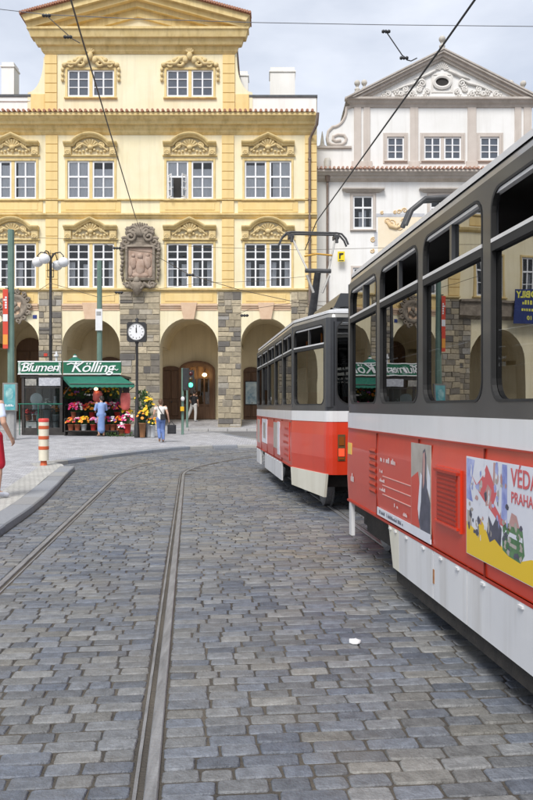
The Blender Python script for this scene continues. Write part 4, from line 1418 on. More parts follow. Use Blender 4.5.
# stucco of the pediment
s = MB()
y = YW - .07
for sg in (-1, 1):
    X = lambda du: gx(AP + sg * du)
    for (du, v, r0, t0) in ((20, 84, .22, .5), (23, 90, .16, 2), (37, 90, .2, .6), (41, 94, .15, 2.2), (54, 94.5, .17, .7), (15, 92, .15, 1), (30, 94, .16, 1.4)):
        s.tube(spiral((X(du), gzz(v)), r0, 1.5, sg, y - .03, start=t0), .05, 6)
    s.tube([(X(5), y, gzz(70)), (X(12), y - .05, gzz(74)), (X(18), y - .05, gzz(77)), (X(28), y, gzz(79.5))], [.05, .09, .08, .03], 6)
    s.tube([(X(18), y, gzz(78)), (X(26), y - .05, gzz(84)), (X(38), y - .05, gzz(87)), (X(50), y, gzz(92))], [.04, .07, .06, .03], 6)
    for (du, v) in ((22, 88), (36, 92), (45, 93), (58, 97), (27, 97), (17, 97)):
        for q in range(6):
            a = 2*PI*q/6
            s.ball((X(du) + .13*math.cos(a), y, gzz(v) + .13*math.sin(a)), .075, .06, .075, 6, 4)
        s.ball((X(du), y - .04, gzz(v)), .07, .06, .07, 6, 4)
for q in range(9):
    a = R(10 + 20*q)
    s.tube([(gx(AP) + .1*math.cos(a), y, gzz(70.5) + .08*math.sin(a)), (gx(AP) + .38*math.cos(a), y - .05, gzz(70.5) + .36*math.sin(a))], [.03, .06], 6)
s.build('stucco_ornament', m_wstucco, house)
# stone balls on the gable
def urn(u, v_base, h, y):
    k = KW * h / 22
    MB().bbox(gx(u) - 3.9*k, gx(u) + 3.9*k, y - 3.9*k, y + 3.9*k, gzz(v_base), gzz(v_base) + 4*k, .02).lathe([(2.9*k, 4*k), (2.5*k, 6*k), (3.3*k, 7*k), (3.3*k, 8.4*k), (1.7*k, 9.2*k), (1.4*k, 11*k), (2.3*k, 12*k)], (gx(u), y, gzz(v_base)), 14).ball((gx(u), y, gzz(v_base) + 15.4*k), 3.7*k, None, None, 14, 10).build('stone_ball', m_urn, house)
urn(357, 96.5, 18, YW - .1); urn(365.3, 91.5, 18, YW + .5)
urn(513.5, 92, 18, YW + .5); urn(522.5, 97, 18, YW - .1)
urn(AP, 54, 20, YW - .1)
# scroll on the left shoulder
s = MB()
pts = [(346.5, 108)]
for q in range(8): a = PI/2*q/7; pts.append((346.5 - 14*(1-math.cos(a)) , 108 + 19*math.sin(a)))
s.prism([(gx(u), gzz(v)) for u, v in [(353, 168), (353, 107)] + pts + [(327.5, 131), (326, 137), (327, 143), (331, 146.5), (312, 146.5), (312, 168)]], YW + .02, YW + .35)
s.build('gable_shoulder', m_wwall, house)
s = MB()
s.sweep([(gx(u), gzz(v)) for u, v in [(351, 107)] + pts[1:] + [(328.2, 131.5), (327, 137), (328.2, 142), (331.5, 144.5), (336, 145), (342, 144.5), (345.5, 142), (346.3, 138.5), (344, 135.2), (338, 134.6), (333.5, 136.5), (333, 139.5), (336, 141.2), (341, 140.4)]], [(-.07, 0), (-.07, .06), (0, .09), (.07, .06), (.07, 0)], YW + .02)
s.build('scroll', m_taupe, house)
wm('shoulder_moulding', 316, 351.4, [(146.2, .02), (146.4, .12), (148.4, .12), (148.8, .02)], m_taupe_d, y=YW + .02)
s = MB().lathe([(.2, 0), (.2, .1), (.13, .16), (.02, .9)], (gx(322.5), YW + .2, gzz(146.3)), 4, False)
s.build('obelisk', m_urn, house)
# downpipe with hopper
dp = MB()
dp.tube([(gx(327.2), YW - .16, .4), (gx(327.2), YW - .16, gzz(181))], .07, 10)
dp.lathe([(.09, -.5), (.2, -.15), (.26, .0), (.26, .12), (.2, .14)], (gx(327.2), YW - .2, gzz(174)), 12)
dp.build('downpipe', m_zinc, house)
dp = MB().lathe([(.18, -.1), (.2, .35), (.15, .5), (.0, .52)], (gx(326.7), YW - .55, gzz(170.5)), 12).build('roof_vent', m_urn, house)
# painted panel with scroll frame
m_fresco = pm('fresco_ochre', (0.76, 0.64, 0.46), (0.80, 0.71, 0.55), 1.5, 0.9, stretch=(1, 1, 1))
m_fresco2 = pm('fresco_orange', (0.66, 0.47, 0.25), (0.74, 0.57, 0.36), 3, 0.9)
m_frescog = pm('fresco_grey', (0.42, 0.43, 0.46), (0.55, 0.55, 0.56), 3, 0.9)
fp = MB().box(gx(378), gx(424), YW - .008, YW + .004, gzz(256), gzz(217)).build('painted_panel', m_fresco, house)
MB().box(gx(375.5), gx(424.5), YW - .014, YW - .002, gzz(217), gzz(213.5)).build('painted_border', m_frescog, fp)
s = MB()
for (u, v, r0, sg, st) in ((387, 221.5, .18, 1, 0), (392, 224, .24, -1, 1), (400, 227, .22, 1, 2), (404, 221, .17, -1, 0), (399, 212, .14, 1, 0), (404.5, 210.5, .15, -1, 0), (395, 212.5, .1, 1, 1), (382, 213, .1, 1, 1), (373, 240, .15, 1, 1), (372, 251, .13, -1, 2)):
    s.tube(spiral((gx(u), gzz(v)), r0, 1.3, sg, YW - .012, start=st), .035, 5)
s.tube([(gx(386), YW - .012, gzz(221)), (gx(390), YW - .012, gzz(226)), (gx(396), YW - .012, gzz(228)), (gx(403), YW - .012, gzz(226))], [.05, .14, .12, .03], 6)
s.build('painted_scrolls', m_fresco2, fp, kind='stuff')
MB().box(gx(374), gx(377.3), YW - .012, YW + .003, gzz(246), gzz(232)).build('painted_border', m_frescog, fp)
# ================================================================== neighbouring arcaded house on the left, seen mirrored in the tram
nb = thing('arcaded_house', 'ochre arcaded house with a blue banner, seen only mirrored in the tram windows', 'building', (fx(-130), YF + .3, pz(42)))
yn = YF + .3
w = MB()
nax = (-75, -130, -195, -250)
holes = [(fx(a - 17), fx(a + 17), fz(287), fz(243)) for a in nax] + [(fx(a - 17), fx(a + 17), fz(199), fz(160)) for a in nax]
narch = [(-85, 33), (-170, 36), (-252, 33)]
wall_holes(w, fx(-300), fx(-37.2), fz(312), fz(118), holes, yn, .24)
prev = -300
va = MB()
for c, hw in sorted(narch):
    w.add([(fx(prev), yn, zf0), (fx(c - hw), yn, zf0), (fx(c - hw), yn, fz(312)), (fx(prev), yn, fz(312))], [(0, 1, 2, 3)])
    ap = [(c + hw * math.cos(PI - PI*q/16), 322 + hw - hw * math.sin(PI*q/16)) for q in range(17)]
    for (u0_, v0_), (u1_, v1_) in zip(ap[:-1], ap[1:]):
        w.add([(fx(u0_), yn, fz(v0_)), (fx(u1_), yn, fz(v1_)), (fx(u1_), yn, fz(312)), (fx(u0_), yn, fz(312))], [(0, 1, 2, 3)])
        va.add([(fx(u0_), yn, fz(v0_)), (fx(u1_), yn, fz(v1_)), (fx(u1_), YB, fz(v1_)), (fx(u0_), YB, fz(v0_))], [(3, 2, 1, 0)], True)
    for u in (c - hw, c + hw): va.add([(fx(u), yn, zf0), (fx(u), yn + 1, zf0), (fx(u), yn + 1, fz(322 + hw)), (fx(u), yn, fz(322 + hw))], [(0, 1, 2, 3)])
    prev = c + hw
w.add([(fx(prev), yn, zf0), (fx(-37.2), yn, zf0), (fx(-37.2), yn, fz(312)), (fx(prev), yn, fz(312))], [(0, 1, 2, 3)])
va.add([(fx(-300), YB, .3), (fx(-37.3), YB, .3), (fx(-37.3), YB, fz(310)), (fx(-300), YB, fz(310))], [(0, 1, 2, 3)])
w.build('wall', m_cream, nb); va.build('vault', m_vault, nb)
for a in nax:
    for (vt, vb_) in ((243, 287), (160, 199)):
        window(nb, fx(a), fz(vb_), fx(a + 17) - fx(a - 17), fz(vt) - fz(vb_), yn, 'neigh', rows=(1, 2), inner='drapes')
    MB().bbox(fx(a - 24), fx(a + 24), yn - .05, yn + .003, fz(212), fz(202), .02).build('spandrel_panel', m_ochre, nb)
def nm(n_, prof, mat): return MB().moulding(fx(-300), fx(-37.4), [(fz(v), d) for v, d in prof], yn, (0, 0)).build(n_, mat, nb)
nm('cornice', [(117.5, .7), (121, .7), (124, .45), (128, .25), (134, .04)], m_gold)
nm('string_course', [(214, .02), (214.5, .2), (217, .16), (219, .0)], m_gold)
nm('balcony', [(292, .02), (292.2, .55), (294.5, .55), (295, .4), (309, .4), (310, .2), (312.5, .02)], m_greystone)
MB().box(fx(-300), fx(-37.4), yn, yn + 8, fz(117.4), fz(112)).build('roof', m_tile, nb)
joined_pillar(nb, fx(-52), fx(-37.6), zf0, fz(292), yn - .02, 2)
m_banner = pm('blue_banner_cloth', (0.015, 0.03, 0.13), (0.03, 0.05, 0.18), 2, 0.6)
m_bannertxt = pm('banner_yellow', (0.75, 0.72, 0.12), None, rough=.6)
ban = MB().box(fx(-136), fx(-98), yn - .62, yn - .58, fz(317), fz(280)).build('banner', m_banner, nb)
for txt, v, sz, bo in (('MOBILY', 286, 10, .02), (6, 294.5, 7, .01), (7, 301.5, 7, .01), ('10', 311, 6, .01)):
    put_text(text_mesh(txt, sz * K, .004, bold=bo) if isinstance(txt, str) else strokes_mesh(txt, sz * K), m_bannertxt, ban, (fx(-117), yn - .63, fz(v)))
# ================================================================== two coupled tram cars
TT = R(5.83)
m_red = pm('tram_red', (0.62, 0.042, 0.012), (0.55, 0.036, 0.012), 1.2, 0.32, 0.02, 8, coat=0.35, streak=0.22)
m_twhite = pm('tram_white', (0.68, 0.685, 0.69), (0.74, 0.745, 0.75), 1.5, 0.35, coat=0.4, streak=0.2)
m_skirt = pm('skirt_white', (0.62, 0.63, 0.65), (0.70, 0.705, 0.71), 1.1, 0.45, coat=0.15, streak=0.6)
m_cream2 = pm('skirt_cream', (0.60, 0.58, 0.48), (0.68, 0.66, 0.57), 1.5, 0.5, streak=0.35)
m_tgrey = pm('tram_charcoal', (0.034, 0.036, 0.04), (0.05, 0.052, 0.056), 2, 0.36, coat=0.25, streak=0.1)
m_cove = pm('tram_cove_grey', (0.17, 0.165, 0.15), (0.22, 0.215, 0.2), 2, 0.3, coat=0.4)
m_alu = pm('aluminium_trim', (0.66, 0.66, 0.66), (0.76, 0.76, 0.76), 6, 0.35, metal=0.15)
m_troof = pm('tram_roof_grey', (0.42, 0.43, 0.44), (0.52, 0.53, 0.54), 2, 0.5)
m_rubber = pm('black_rubber', (0.012, 0.012, 0.012), (0.022, 0.022, 0.022), 4, 0.6)
m_under = pm('underframe_black', (0.02, 0.019, 0.018), (0.045, 0.04, 0.035), 5, 0.8, 0.4)
m_tglass = glass('tram_glass', (0.16, 0.17, 0.175), 4.4, 0.006, 0.03)
m_inside = pm('tram_inside', (0.07, 0.07, 0.068), (0.1, 0.1, 0.097), 2, 0.7)
m_seat = pm('tram_seat_red', (0.32, 0.05, 0.03), (0.24, 0.04, 0.025), 5, 0.6)
m_pole = pm('tram_pole_orange', (0.65, 0.2, 0.03), None, rough=.4)
HWD = 1.25
TAP, INS = 1.5, 0.34
Z_SK, Z_RED, Z_WH, Z_SILL, Z_GL, Z_RAIL0, Z_RAIL1, Z_GT, Z_FR, Z_CV, Z_ROOF = .25, .59, 1.38, 1.54, 1.62, 2.50, 2.58, 2.87, 2.93, 3.0, 3.05
def TP(d, s):
    return (d * math.cos(TT) - s * math.sin(TT), d * math.sin(TT) + s * math.cos(TT))

def tram_car(label, s0, s1, rear_open, panto):
    """car whose straight sides run from s0 (rear) to s1 (front); body tapers beyond both"""
    c0 = (s0 + s1) / 2
    px_, py_ = TP(2.99, c0)
    car = thing('tram_car', label, 'tram', (px_, py_, 0), TT, group='coupled cars of the red tram')
    M = worldmat(car)
    L2 = (s1 - s0) / 2
    def part(mb, name, mat, par=None):
        me = bpy.data.meshes.new(name)
        me.from_pydata(mb.v, [], mb.f); me.polygons.foreach_set('use_smooth', mb.sm)
        me.materials.append(mat); me.update()
        o = bpy.data.objects.new(name, me); COL.objects.link(o); o.parent = par or car
        return o
    # plan outline, counter-clockwise from rear left
    def corner(p, a, b, r=.16, n=4):
        p, a, b = Vector(p), Vector(a), Vector(b)
        d1, d2 = (a - p).normalized(), (b - p).normalized()
        q1, q2 = p + d1 * r, p + d2 * r
        return [tuple(q1 * (1-t)**2 + p * 2*t*(1-t) + q2 * t*t) for t in [k / n for k in range(n + 1)]]
    e = HWD - INS
    raw = [(-HWD, L2), (-HWD, -L2), (-e, -L2 - TAP), (e, -L2 - TAP), (HWD, -L2), (HWD, L2), (e, L2 + TAP), (-e, L2 + TAP)]
    out = []
    for i, p in enumerate(raw):
        r = .13 if abs(p[0]) < HWD - .01 else .07
        out += corner(p, raw[i-1], raw[(i+1) % 8], r)
    def ring(inset, z): 
        res = []
        n = len(out)
        for i in range(n):
            a, b = Vector(out[i-1]), Vector(out[(i+1) % n])
            t = (b - a).normalized(); nr = Vector((-t.y, t.x))
            q = Vector(out[i]) + nr * inset
            res.append((q.x, q.y, z))
        return res
    def bands(mb, seq, smooth=False):
        rs = [ring(i, z) for i, z in seq]
        n = len(out)
        for r0, r1 in zip(rs[:-1], rs[1:]):
            mb.add(r0 + r1, [(k, (k+1) % n, n + (k+1) % n, n + k) for k in range(n)], smooth)
        return mb
    part(bands(MB(), [(.05, Z_RED), (0, Z_RED), (-.012, Z_RED + .25), (-.012, Z_WH - .2), (0, Z_WH)]), 'red_panel', m_red)
    part(bands(MB(), [(-.006, Z_WH), (-.006, Z_SILL), (.0, Z_SILL)]), 'white_band', m_twhite)
    part(bands(MB(), [(.004, Z_SILL - .004), (.004, Z_GL)]), 'sill_band', m_tgrey)
    part(bands(MB(), [(.004, Z_GT), (.004, Z_FR), (.02, Z_FR + .005)]), 'top_frame', m_tgrey)
    part(bands(MB(), [(.01, Z_FR + .004), (.03, Z_CV - .02), (.045, Z_CV)], True), 'cove', m_cove)
    rm = bands(MB(), [(.03, Z_CV), (.03, Z_ROOF - .01), (.05, Z_ROOF)])
    part(rm, 'roof_edge', m_alu)
    rm = bands(MB(), [(.05, Z_ROOF), (.2, Z_ROOF + .04), (.5, Z_ROOF + .085)], True)
    rr = ring(.5, Z_ROOF + .085); rm.add(rr, [tuple(reversed(range(len(rr))))])
    part(rm, 'roof', m_troof)
    fb = bands(MB(), [(.02, Z_RED + .01), (.02, Z_RED + .02)])
    rr = ring(.03, Z_RED + .02); fb.add(rr, [tuple(range(len(rr)))])
    part(fb, 'floor_plate', m_under)
    # interior: lining, ceiling, floor, seats, poles
    li = MB(); li.add(ring(.06, 2.9), [tuple(range(len(out)))]); li.add(ring(.06, .86), [tuple(reversed(range(len(out))))])
    for sx in (-1, 1): li.box(sx*(HWD - .09), sx*(HWD - .05), -L2, L2, .86, Z_GL)
    li.box(-.9, .9, -L2 - TAP + .12, -L2 - TAP + .17, .86, Z_GL)
    part(li, 'interior_lining', m_inside)
    nseat = int((s1 - s0) / .85)
    sm = MB().bbox(-.2, .2, -.2, .22, 0, .07, .02); sm.box(-.2, .2, -.26, -.2, 0, .55); sm.box(-.03, .03, -.03, .03, -.42, 0)
    sme = bpy.data.meshes.new('seat'); sme.from_pydata(sm.v, [], sm.f); sme.materials.append(m_seat)
    for k in range(nseat):
        for sx in (-.92, .92):
            o = bpy.data.objects.new('seat', sme); COL.objects.link(o); o.parent = car
            o.location = (sx, -L2 + .5 + k * .85, 1.3)
    pl = MB().tube([(0, 0, .86), (0, 0, 2.9)], .018, 6); pme = bpy.data.meshes.new('grab_pole'); pme.from_pydata(pl.v, [], pl.f); pme.materials.append(m_pole)
    for k in range(int((s1 - s0) / 1.7)):
        for sx in (-.62, .62):
            o = bpy.data.objects.new('grab_pole', pme); COL.objects.link(o); o.parent = car; o.location = (sx, -L2 + .7 + 1.7 * k, 0)
    # window bays: plate with rounded opening > panes, slider rail
    def bay(o2, d2, width, name='window', upper=True, open_top=False, half_open=False, mg=.065, lo=Z_GL, top=Z_GT, rad=.12, sealed=False):
        o2, d2 = Vector(o2), Vector(d2).normalized()
        nr = Vector((d2.y, -d2.x))            # outward for a counter-clockwise outline
        def pt(a, z, dep): q = o2 + d2 * a - nr * dep; return (q.x, q.y, z)
        x0, x1, z0, z1 = mg, width - mg, lo + .012, top - .012
        inner = []
        for (cx_, cz_, a0) in ((x1 - rad, z0 + rad, -90), (x1 - rad, z1 - rad, 0), (x0 + rad, z1 - rad, 90), (x0 + rad, z0 + rad, 180)):
            for k in range(6):
                a = R(a0 + 18 * k); inner.append((cx_ + rad * math.cos(a), cz_ + rad * math.sin(a)))
        n = len(inner)
        outer = []
        for k, (a, z) in enumerate(inner):
            cnr = k // 6
            ex = width if cnr in (0, 1) else 0.0
            ez = top if cnr in (1, 2) else lo
            j = k % 6
            if cnr == 0: outer.append((a, lo) if j < 2 else ((width, lo) if j < 4 else (width, z)))
            elif cnr == 1: outer.append((width, z) if j < 2 else ((width, top) if j < 4 else (a, top)))
            elif cnr == 2: outer.append((a, top) if j < 2 else ((0, top) if j < 4 else (0, z)))
            else: outer.append((0, z) if j < 2 else ((0, lo) if j < 4 else (a, lo)))
        b = MB()
        v = [pt(a, z, .004) for a, z in outer] + [pt(a, z, .004) for a, z in inner] + [pt(a, z, .05) for a, z in inner]
        f = []
        for k in range(n):
            j = (k + 1) % n
            f += [(k, j, n + j, n + k), (n + k, n + j, 2*n + j, 2*n + k)]
        b.add(v, f)
        w_ = part(b, name, m_tgrey)
        g = MB()                                # rubber gasket
        ins = [(a + (.016 if a < width/2 else -.016), z + (.016 if z < (lo+top)/2 else -.016)) for a, z in inner]
        g.add([pt(a, z, .001) for a, z in inner] + [pt(a, z, .001) for a, z in ins] + [pt(a, z, .03) for a, z in ins],
              [q for k in range(n) for q in ((k, (k+1) % n, n + (k+1) % n, n + k), (n + k, n + (k+1) % n, 2*n + (k+1) % n, 2*n + k))])
        part(g, 'gasket', m_rubber, w_)
        def quad(nm_, a0, a1, za, zb, mat, dep=.032):
            part(MB().add([pt(a0, za, dep), pt(a1, za, dep), pt(a1, zb, dep), pt(a0, zb, dep)], [(0, 1, 2, 3)]), nm_, mat, w_)
        def barq(nm_, a0, a1, za, zb, mat, d0=.002, d1=.045):
            v = [pt(a0, za, d0), pt(a1, za, d0), pt(a1, zb, d0), pt(a0, zb, d0), pt(a0, za, d1), pt(a1, za, d1), pt(a1, zb, d1), pt(a0, zb, d1)]
            part(MB().add(v, [(0, 1, 2, 3), (4, 7, 6, 5), (0, 4, 5, 1), (1, 5, 6, 2), (2, 6, 7, 3), (3, 7, 4, 0)]), nm_, mat, w_)
        if upper:
            zr0, zr1 = Z_RAIL0, Z_RAIL1
            quad('pane', x0, x1, z0, zr0, m_tglass)
            barq('slider_rail', x0 + .005, x1 - .005, zr0, zr0 + .05, m_rubber)
            barq('slider_rail', x0 + .005, x1 - .005, zr0 + .05, zr1 - .008, m_alu, .0)
            xm = (x0 + x1) / 2
            barq('slider_stile', xm - .02, xm + .02, zr1, z1, m_tgrey, .012)
            barq('slider_trim', x0 + .03, x1 - .03, z1 - .038, z1 - .018, m_alu, .01)
            if not open_top:
                if half_open: quad('slider_pane', xm, x1, zr1, z1, m_tglass, .038)
                else:
                    quad('slider_pane', x0, xm, zr1, z1, m_tglass, .038); quad('slider_pane', xm, x1, zr1, z1, m_tglass, .044)
        else:
            quad('pane', x0, x1, z0, z1, m_tglass)
        return w_
    nb_ = max(1, round((s1 - s0) / 1.303)); bw = (s1 - s0) / nb_
    # outline runs front -> rear on the left side
    for k in range(nb_):
        # number of bays from the front
        bay((-HWD, L2 - k * bw), (0, -1), bw, open_top=(k in (1, 3)) or (rear_open and k % 2 == 0), half_open=(k in (2,)))
        bay((HWD, -L2 + k * bw), (0, 1), bw)
    for (a, b) in (((-HWD, -L2), (-e, -L2 - TAP)), ((e, -L2 - TAP), (HWD, -L2)), ((HWD, L2), (e, L2 + TAP)), ((-e, L2 + TAP), (-HWD, L2))):
        a_, b_ = Vector(a), Vector(b); wdt = (b_ - a_).length - .12
        st = a_ + (b_ - a_).normalized() * (.02 if abs(a[0]) > e + .01 else .1)
        bay(st, b_ - a_, wdt, open_top=True if abs(a[0]) > e + .01 and a[1] < 0 else False)
    for (a, b) in (((-e, -L2 - TAP), (e, -L2 - TAP)), ((e, L2 + TAP), (-e, L2 + TAP))):
        a_, b_ = Vector(a), Vector(b); d_ = (b_ - a_).normalized()
        bay(a_ + d_ * .1, b_ - a_, (b_ - a_).length - .2, name='end_window', upper=False, mg=.025, top=Z_FR, rad=.2)
    # corner posts
    for sx in (-1, 1):
        for sy in (-1, 1):
            part(MB().tube([(sx*(e - .045), sy*(L2 + TAP - .07), Z_GL - .02), (sx*(e - .045), sy*(L2 + TAP - .07), Z_FR)], .075, 14), 'corner_post', m_tgrey)
            part(MB().tube([(sx*(HWD - .035), sy*(L2 + .01), Z_GL - .02), (sx*(HWD - .035), sy*(L2 + .01), Z_FR)], .035, 8), 'side_post', m_tgrey)
    # underframe, bogies, wheels
    part(MB().box(-1.0, 1.0, -L2 - TAP + .5, L2 + TAP - .5, .36, Z_RED + .01), 'underframe', m_under)
    wm_ = MB().lathe([(.06, -.07), (.30, -.07), (.345, -.05), (.345, .05), (.37, .055), (.37, .075), (.06, .075)], (0, 0, 0), 24, True, 'x')
    wme = bpy.data.meshes.new('wheel'); wme.from_pydata(wm_.v, [], wm_.f); wme.materials.append(m_steel)
    bog = (L2 - .75, -L2 + .55)
    for yb in bog:
        part(MB().box(-.95, .95, yb - .85, yb + .85, .22, .5).box(-1.02, -.95, yb - 1.0, yb + 1.0, .3, .46).box(.95, 1.02, yb - 1.0, yb + 1.0, .3, .46), 'bogie', m_under)
        for dy in (-.93, .93):
            for sx in (-.74, .74):
                o = bpy.data.objects.new('wheel', wme); COL.objects.link(o); o.parent = car; o.location = (sx, yb + dy, .345)
    part(MB().tube([(0, -L2 - TAP + .2, .5), (0, -L2 - TAP - .75, .5)], .07, 8).box(-.13, .13, -L2 - TAP - .85, -L2 - TAP - .6, .4, .6), 'coupler', m_under)
    part(MB().tube([(0, L2 + TAP - .2, .5), (0, L2 + TAP + .6, .5)], .07, 8), 'coupler', m_under)
    return dict(root=car, part=part, L2=L2, bw=bw, e=e, bay=bay)

near_car = tram_car('near red and white tram car with advertisements, cut by the right edge', -3.4, 8.30, False, False)
far_car = tram_car('far red and white tram car with raised pantograph and lit tail lamp', 12.89, 19.4, True, True)

# ---- skirts: hung panels along the left side; y measured in each car from its middle
def skirt_panel(car, y0, y1, zb=Z_SK, mat=None, slant0=0.0, slant1=0.0, x=-HWD - .012, name='skirt_panel'):
    p = car['part']
    b = MB()
    t = .025
    poly = [(y0 + slant0, zb), (y1 - slant1, zb), (y1, Z_RED + .02), (y0, Z_RED + .02)]
    v = [(x, a, z) for a, z in poly] + [(x + t, a, z) for a, z in poly]
    b.add(v, [(3, 2, 1, 0), (4, 5, 6, 7), (0, 1, 5, 4), (1, 2, 6, 5), (2, 3, 7, 6), (3, 0, 4, 7)])
    o = p(b, name, mat or m_skirt)
    h = MB()
    n = max(2, int((y1 - y0) / .42))
    for k in range(n):
        yy = y0 + (k + .5) * (y1 - y0) / n
        h.box(x - .012, x + .005, yy - .028, yy + .028, Z_RED - .03, Z_RED - .016)
    p(h, 'hinge', m_alu, o)['kind'] = 'stuff'
    return o
# mirrored plain skirts on the right side, never seen from here
nL = near_car['L2']; fL = far_car['L2']
yf = nL                                              # front end of the straight part
skirt_panel(near_car, yf - 2.05, yf - 1.72, mat=m_cream2, slant1=.16)
for a, b, m_ in ((2.95, 2.06, m_skirt), (3.62, 2.96, m_skirt), (5.2, 3.63, m_skirt), (6.8, 5.21, m_skirt), (8.6, 6.81, m_skirt)):
    skirt_panel(near_car, yf - a, yf - b, mat=m_)
near_car['part'](MB().box(-HWD - .0155, -HWD - .01, yf - 2.985, yf - 2.955, .36, .46), 'rust_stain', pm('rust', (0.30, 0.13, 0.05), (0.42, 0.22, 0.1), 20, .9))
near_car['part'](MB().box(-1.235, -1.21, yf - 8.6, yf - 1.9, .14, .26), 'lower_rail', m_under)
near_car['part'](MB().box(-HWD - .008, -HWD + .03, yf - .19, yf - .08, .24, Z_RED), 'fender_strip', m_twhite)
near_car['part'](MB().lathe([(.1, 0), (.1, .5)], (-1.1, yf - 1.62, .28), 12), 'sand_box', m_cove)
near_car['part'](MB().box(-1.1, 1.1, yf - 1.5, yf - .25, .3, .58), 'bogie_cover', m_under)
fr_ = -fL
# far car: tapered rear apron and panels
e = far_car['e']
ap = MB()
def tl_pt(t, z, o_): 
    a = Vector((-HWD, fr_)); b = Vector((-e, fr_ - TAP)); d = (b - a).normalized(); nr = Vector((d.y, -d.x))
    q = a + (b - a) * t + nr * o_
    return (q.x, q.y, z)
v = [tl_pt(.03, .31, .02), tl_pt(.93, .25, .02), tl_pt(.98, Z_RED + .01, .02), tl_pt(.0, Z_RED + .01, .02), tl_pt(.03, .31, -.02), tl_pt(.93, .25, -.02), tl_pt(.98, Z_RED + .01, -.02), tl_pt(.0, Z_RED + .01, -.02)]
ap.add(v, [(0, 1, 2, 3), (4, 7, 6, 5), (0, 4, 5, 1), (1, 5, 6, 2), (3, 2, 6, 7), (0, 3, 7, 4)])
far_car['part'](ap, 'rear_apron', m_cream2)
skirt_panel(far_car, fr_ + 1.3, fr_ + 4.4)
skirt_panel(far_car, fr_ + 5.4, fr_ + 6.4)
near_car['part'](MB().box(-HWD + .0, -HWD + .012, -nL, -nL + 2.5, .3, Z_RED), 'skirt_panel', m_skirt)
for car in (near_car, far_car):
    L_ = car['L2']
    car['part'](MB().box(HWD - .005, HWD + .015, -L_ + 1.2, L_ - 1.8, Z_SK, Z_RED + .01), 'skirt_panel', m_skirt)
# tail lamps on the rear corners
m_tail = emit('tail_lamp_red', (1.0, 0.03, 0.01), 1.6)
m_amber = pm('amber_lens', (0.22, 0.07, 0.015), None, rough=.2, coat=.6)
m_lens = pm('lamp_housing', (0.10, 0.07, 0.03), None, rough=.4)
for sx in (-1, 1):
    # lamps sit on the bevelled rear corner
    a = Vector((-e, fr_ - TAP)); d = (Vector((-HWD, fr_)) - a).normalized()
    d = Vector((1, 0)); c = a + d * .2
    nr = Vector((0, -1))
    def lamp(z0, z1, w_, mat, nm_, par=None, out_=.03):
        q = []
        for dep in (0.0, out_):
            for (t, z) in ((-w_, z0), (w_, z0), (w_, z1), (-w_, z1)):
                p_ = c + d * t + nr * dep
                q.append((p_.x * (1 if sx < 0 else -1), p_.y, z))
        return far_car['part'](MB().add(q, [(0, 1, 2, 3), (4, 7, 6, 5), (0, 4, 5, 1), (1, 5, 6, 2), (2, 6, 7, 3), (3, 7, 4, 0)]), nm_, mat, par)
    hs = lamp(.80, 1.19, .055, m_lens, 'lamp_housing', None, .02)
    lamp(.87, .98, .04, m_tail if sx < 0 else m_amber, 'tail_lamp', hs, .03)
    lamp(1.03, 1.16, .04, m_amber, 'indicator_lamp', hs, .03)
    lamp(.82, .85, .04, m_amber, 'reflector', hs, .03)

# ---- roof gear and pantographs
far_car['part'](MB().prism([(-.75, Z_ROOF + .03), (.75, Z_ROOF + .03), (.6, Z_ROOF + .33), (-.6, Z_ROOF + .33)], fr_ - .9, fr_ + 1.6), 'roof_housing', m_tgrey)
near_car['part'](MB().prism([(-.6, Z_ROOF + .03), (.6, Z_ROOF + .03), (.5, Z_ROOF + .25), (-.5, Z_ROOF + .25)], -3, -.5), 'roof_housing', m_tgrey)
m_panto = pm('pantograph_grey', (0.05, 0.05, 0.052), (0.09, 0.09, 0.09), 6, 0.5, metal=.3)
m_pantol = pm('pantograph_arm', (0.42, 0.40, 0.37), (0.5, 0.48, 0.44), 6, 0.45, metal=.3)
def pantograph(car, yb, knee, bow_y, bow_z, folded=False):
    ex = .17 if folded else 0.0
    p = car['part']
    base = p(MB().box(-.45, .45, yb - .5, yb + .5, Z_ROOF + .05, Z_ROOF + .16).lathe([(.09, 0), (.06, .05), (.09, .1), (.06, .15)], (-.35, yb, Z_ROOF), 10), 'pantograph_base', m_panto)
    p(MB().tube([(0, yb + .3, Z_ROOF + .18), (0, knee[0], knee[1])], [.12, .075], 10).tube([(-.3, knee[0], knee[1]), (.3, knee[0], knee[1])], .05, 8), 'lower_arm', m_panto, base)
    ua = MB()
    for sx in (-1, 1):
        ua.tube([(sx*.24, knee[0], knee[1]), (sx*.54, bow_y, bow_z - .06)], .024, 8)
        if not folded: ua.tube([(sx*.1, knee[0] + .02, knee[1] - .5), (sx*.26, knee[0], knee[1] - .1)], .03, 6)
    p(ua, 'upper_arm', m_pantol, base)
    bw_ = MB()
    for dy in ((-.11, .11) if not folded else (-.05, .05)):
        bw_.tube([(-.82 - ex, bow_y + dy, bow_z - .27), (-.76 - ex, bow_y + dy, bow_z - .13), (-.66 - ex*.8, bow_y + dy, bow_z - .02), (-.54, bow_y + dy, bow_z), (.54, bow_y + dy, bow_z), (.66, bow_y + dy, bow_z - .02), (.76, bow_y + dy, bow_z - .13), (.82, bow_y + dy, bow_z - .27)], .024, 8)
    for sx in (-.54, .54):
        bw_.box(sx - .06, sx + .06, bow_y - .14, bow_y + .14, bow_z - .13, bow_z - .04)
        bw_.tube([(sx, bow_y - .13, bow_z - .1), (sx, bow_y - .13, bow_z - .24)], .035, 6)
    p(bw_, 'bow', m_panto, base)
    p(MB().tube([(-.3, knee[0] + .1, knee[1] + .35), (0, knee[0] + .1, knee[1] + .41), (.35, knee[0] + .1, knee[1] + .38)], .022, 6), 'cable', pm('cable_orange', (0.55, 0.3, 0.05), None), base)
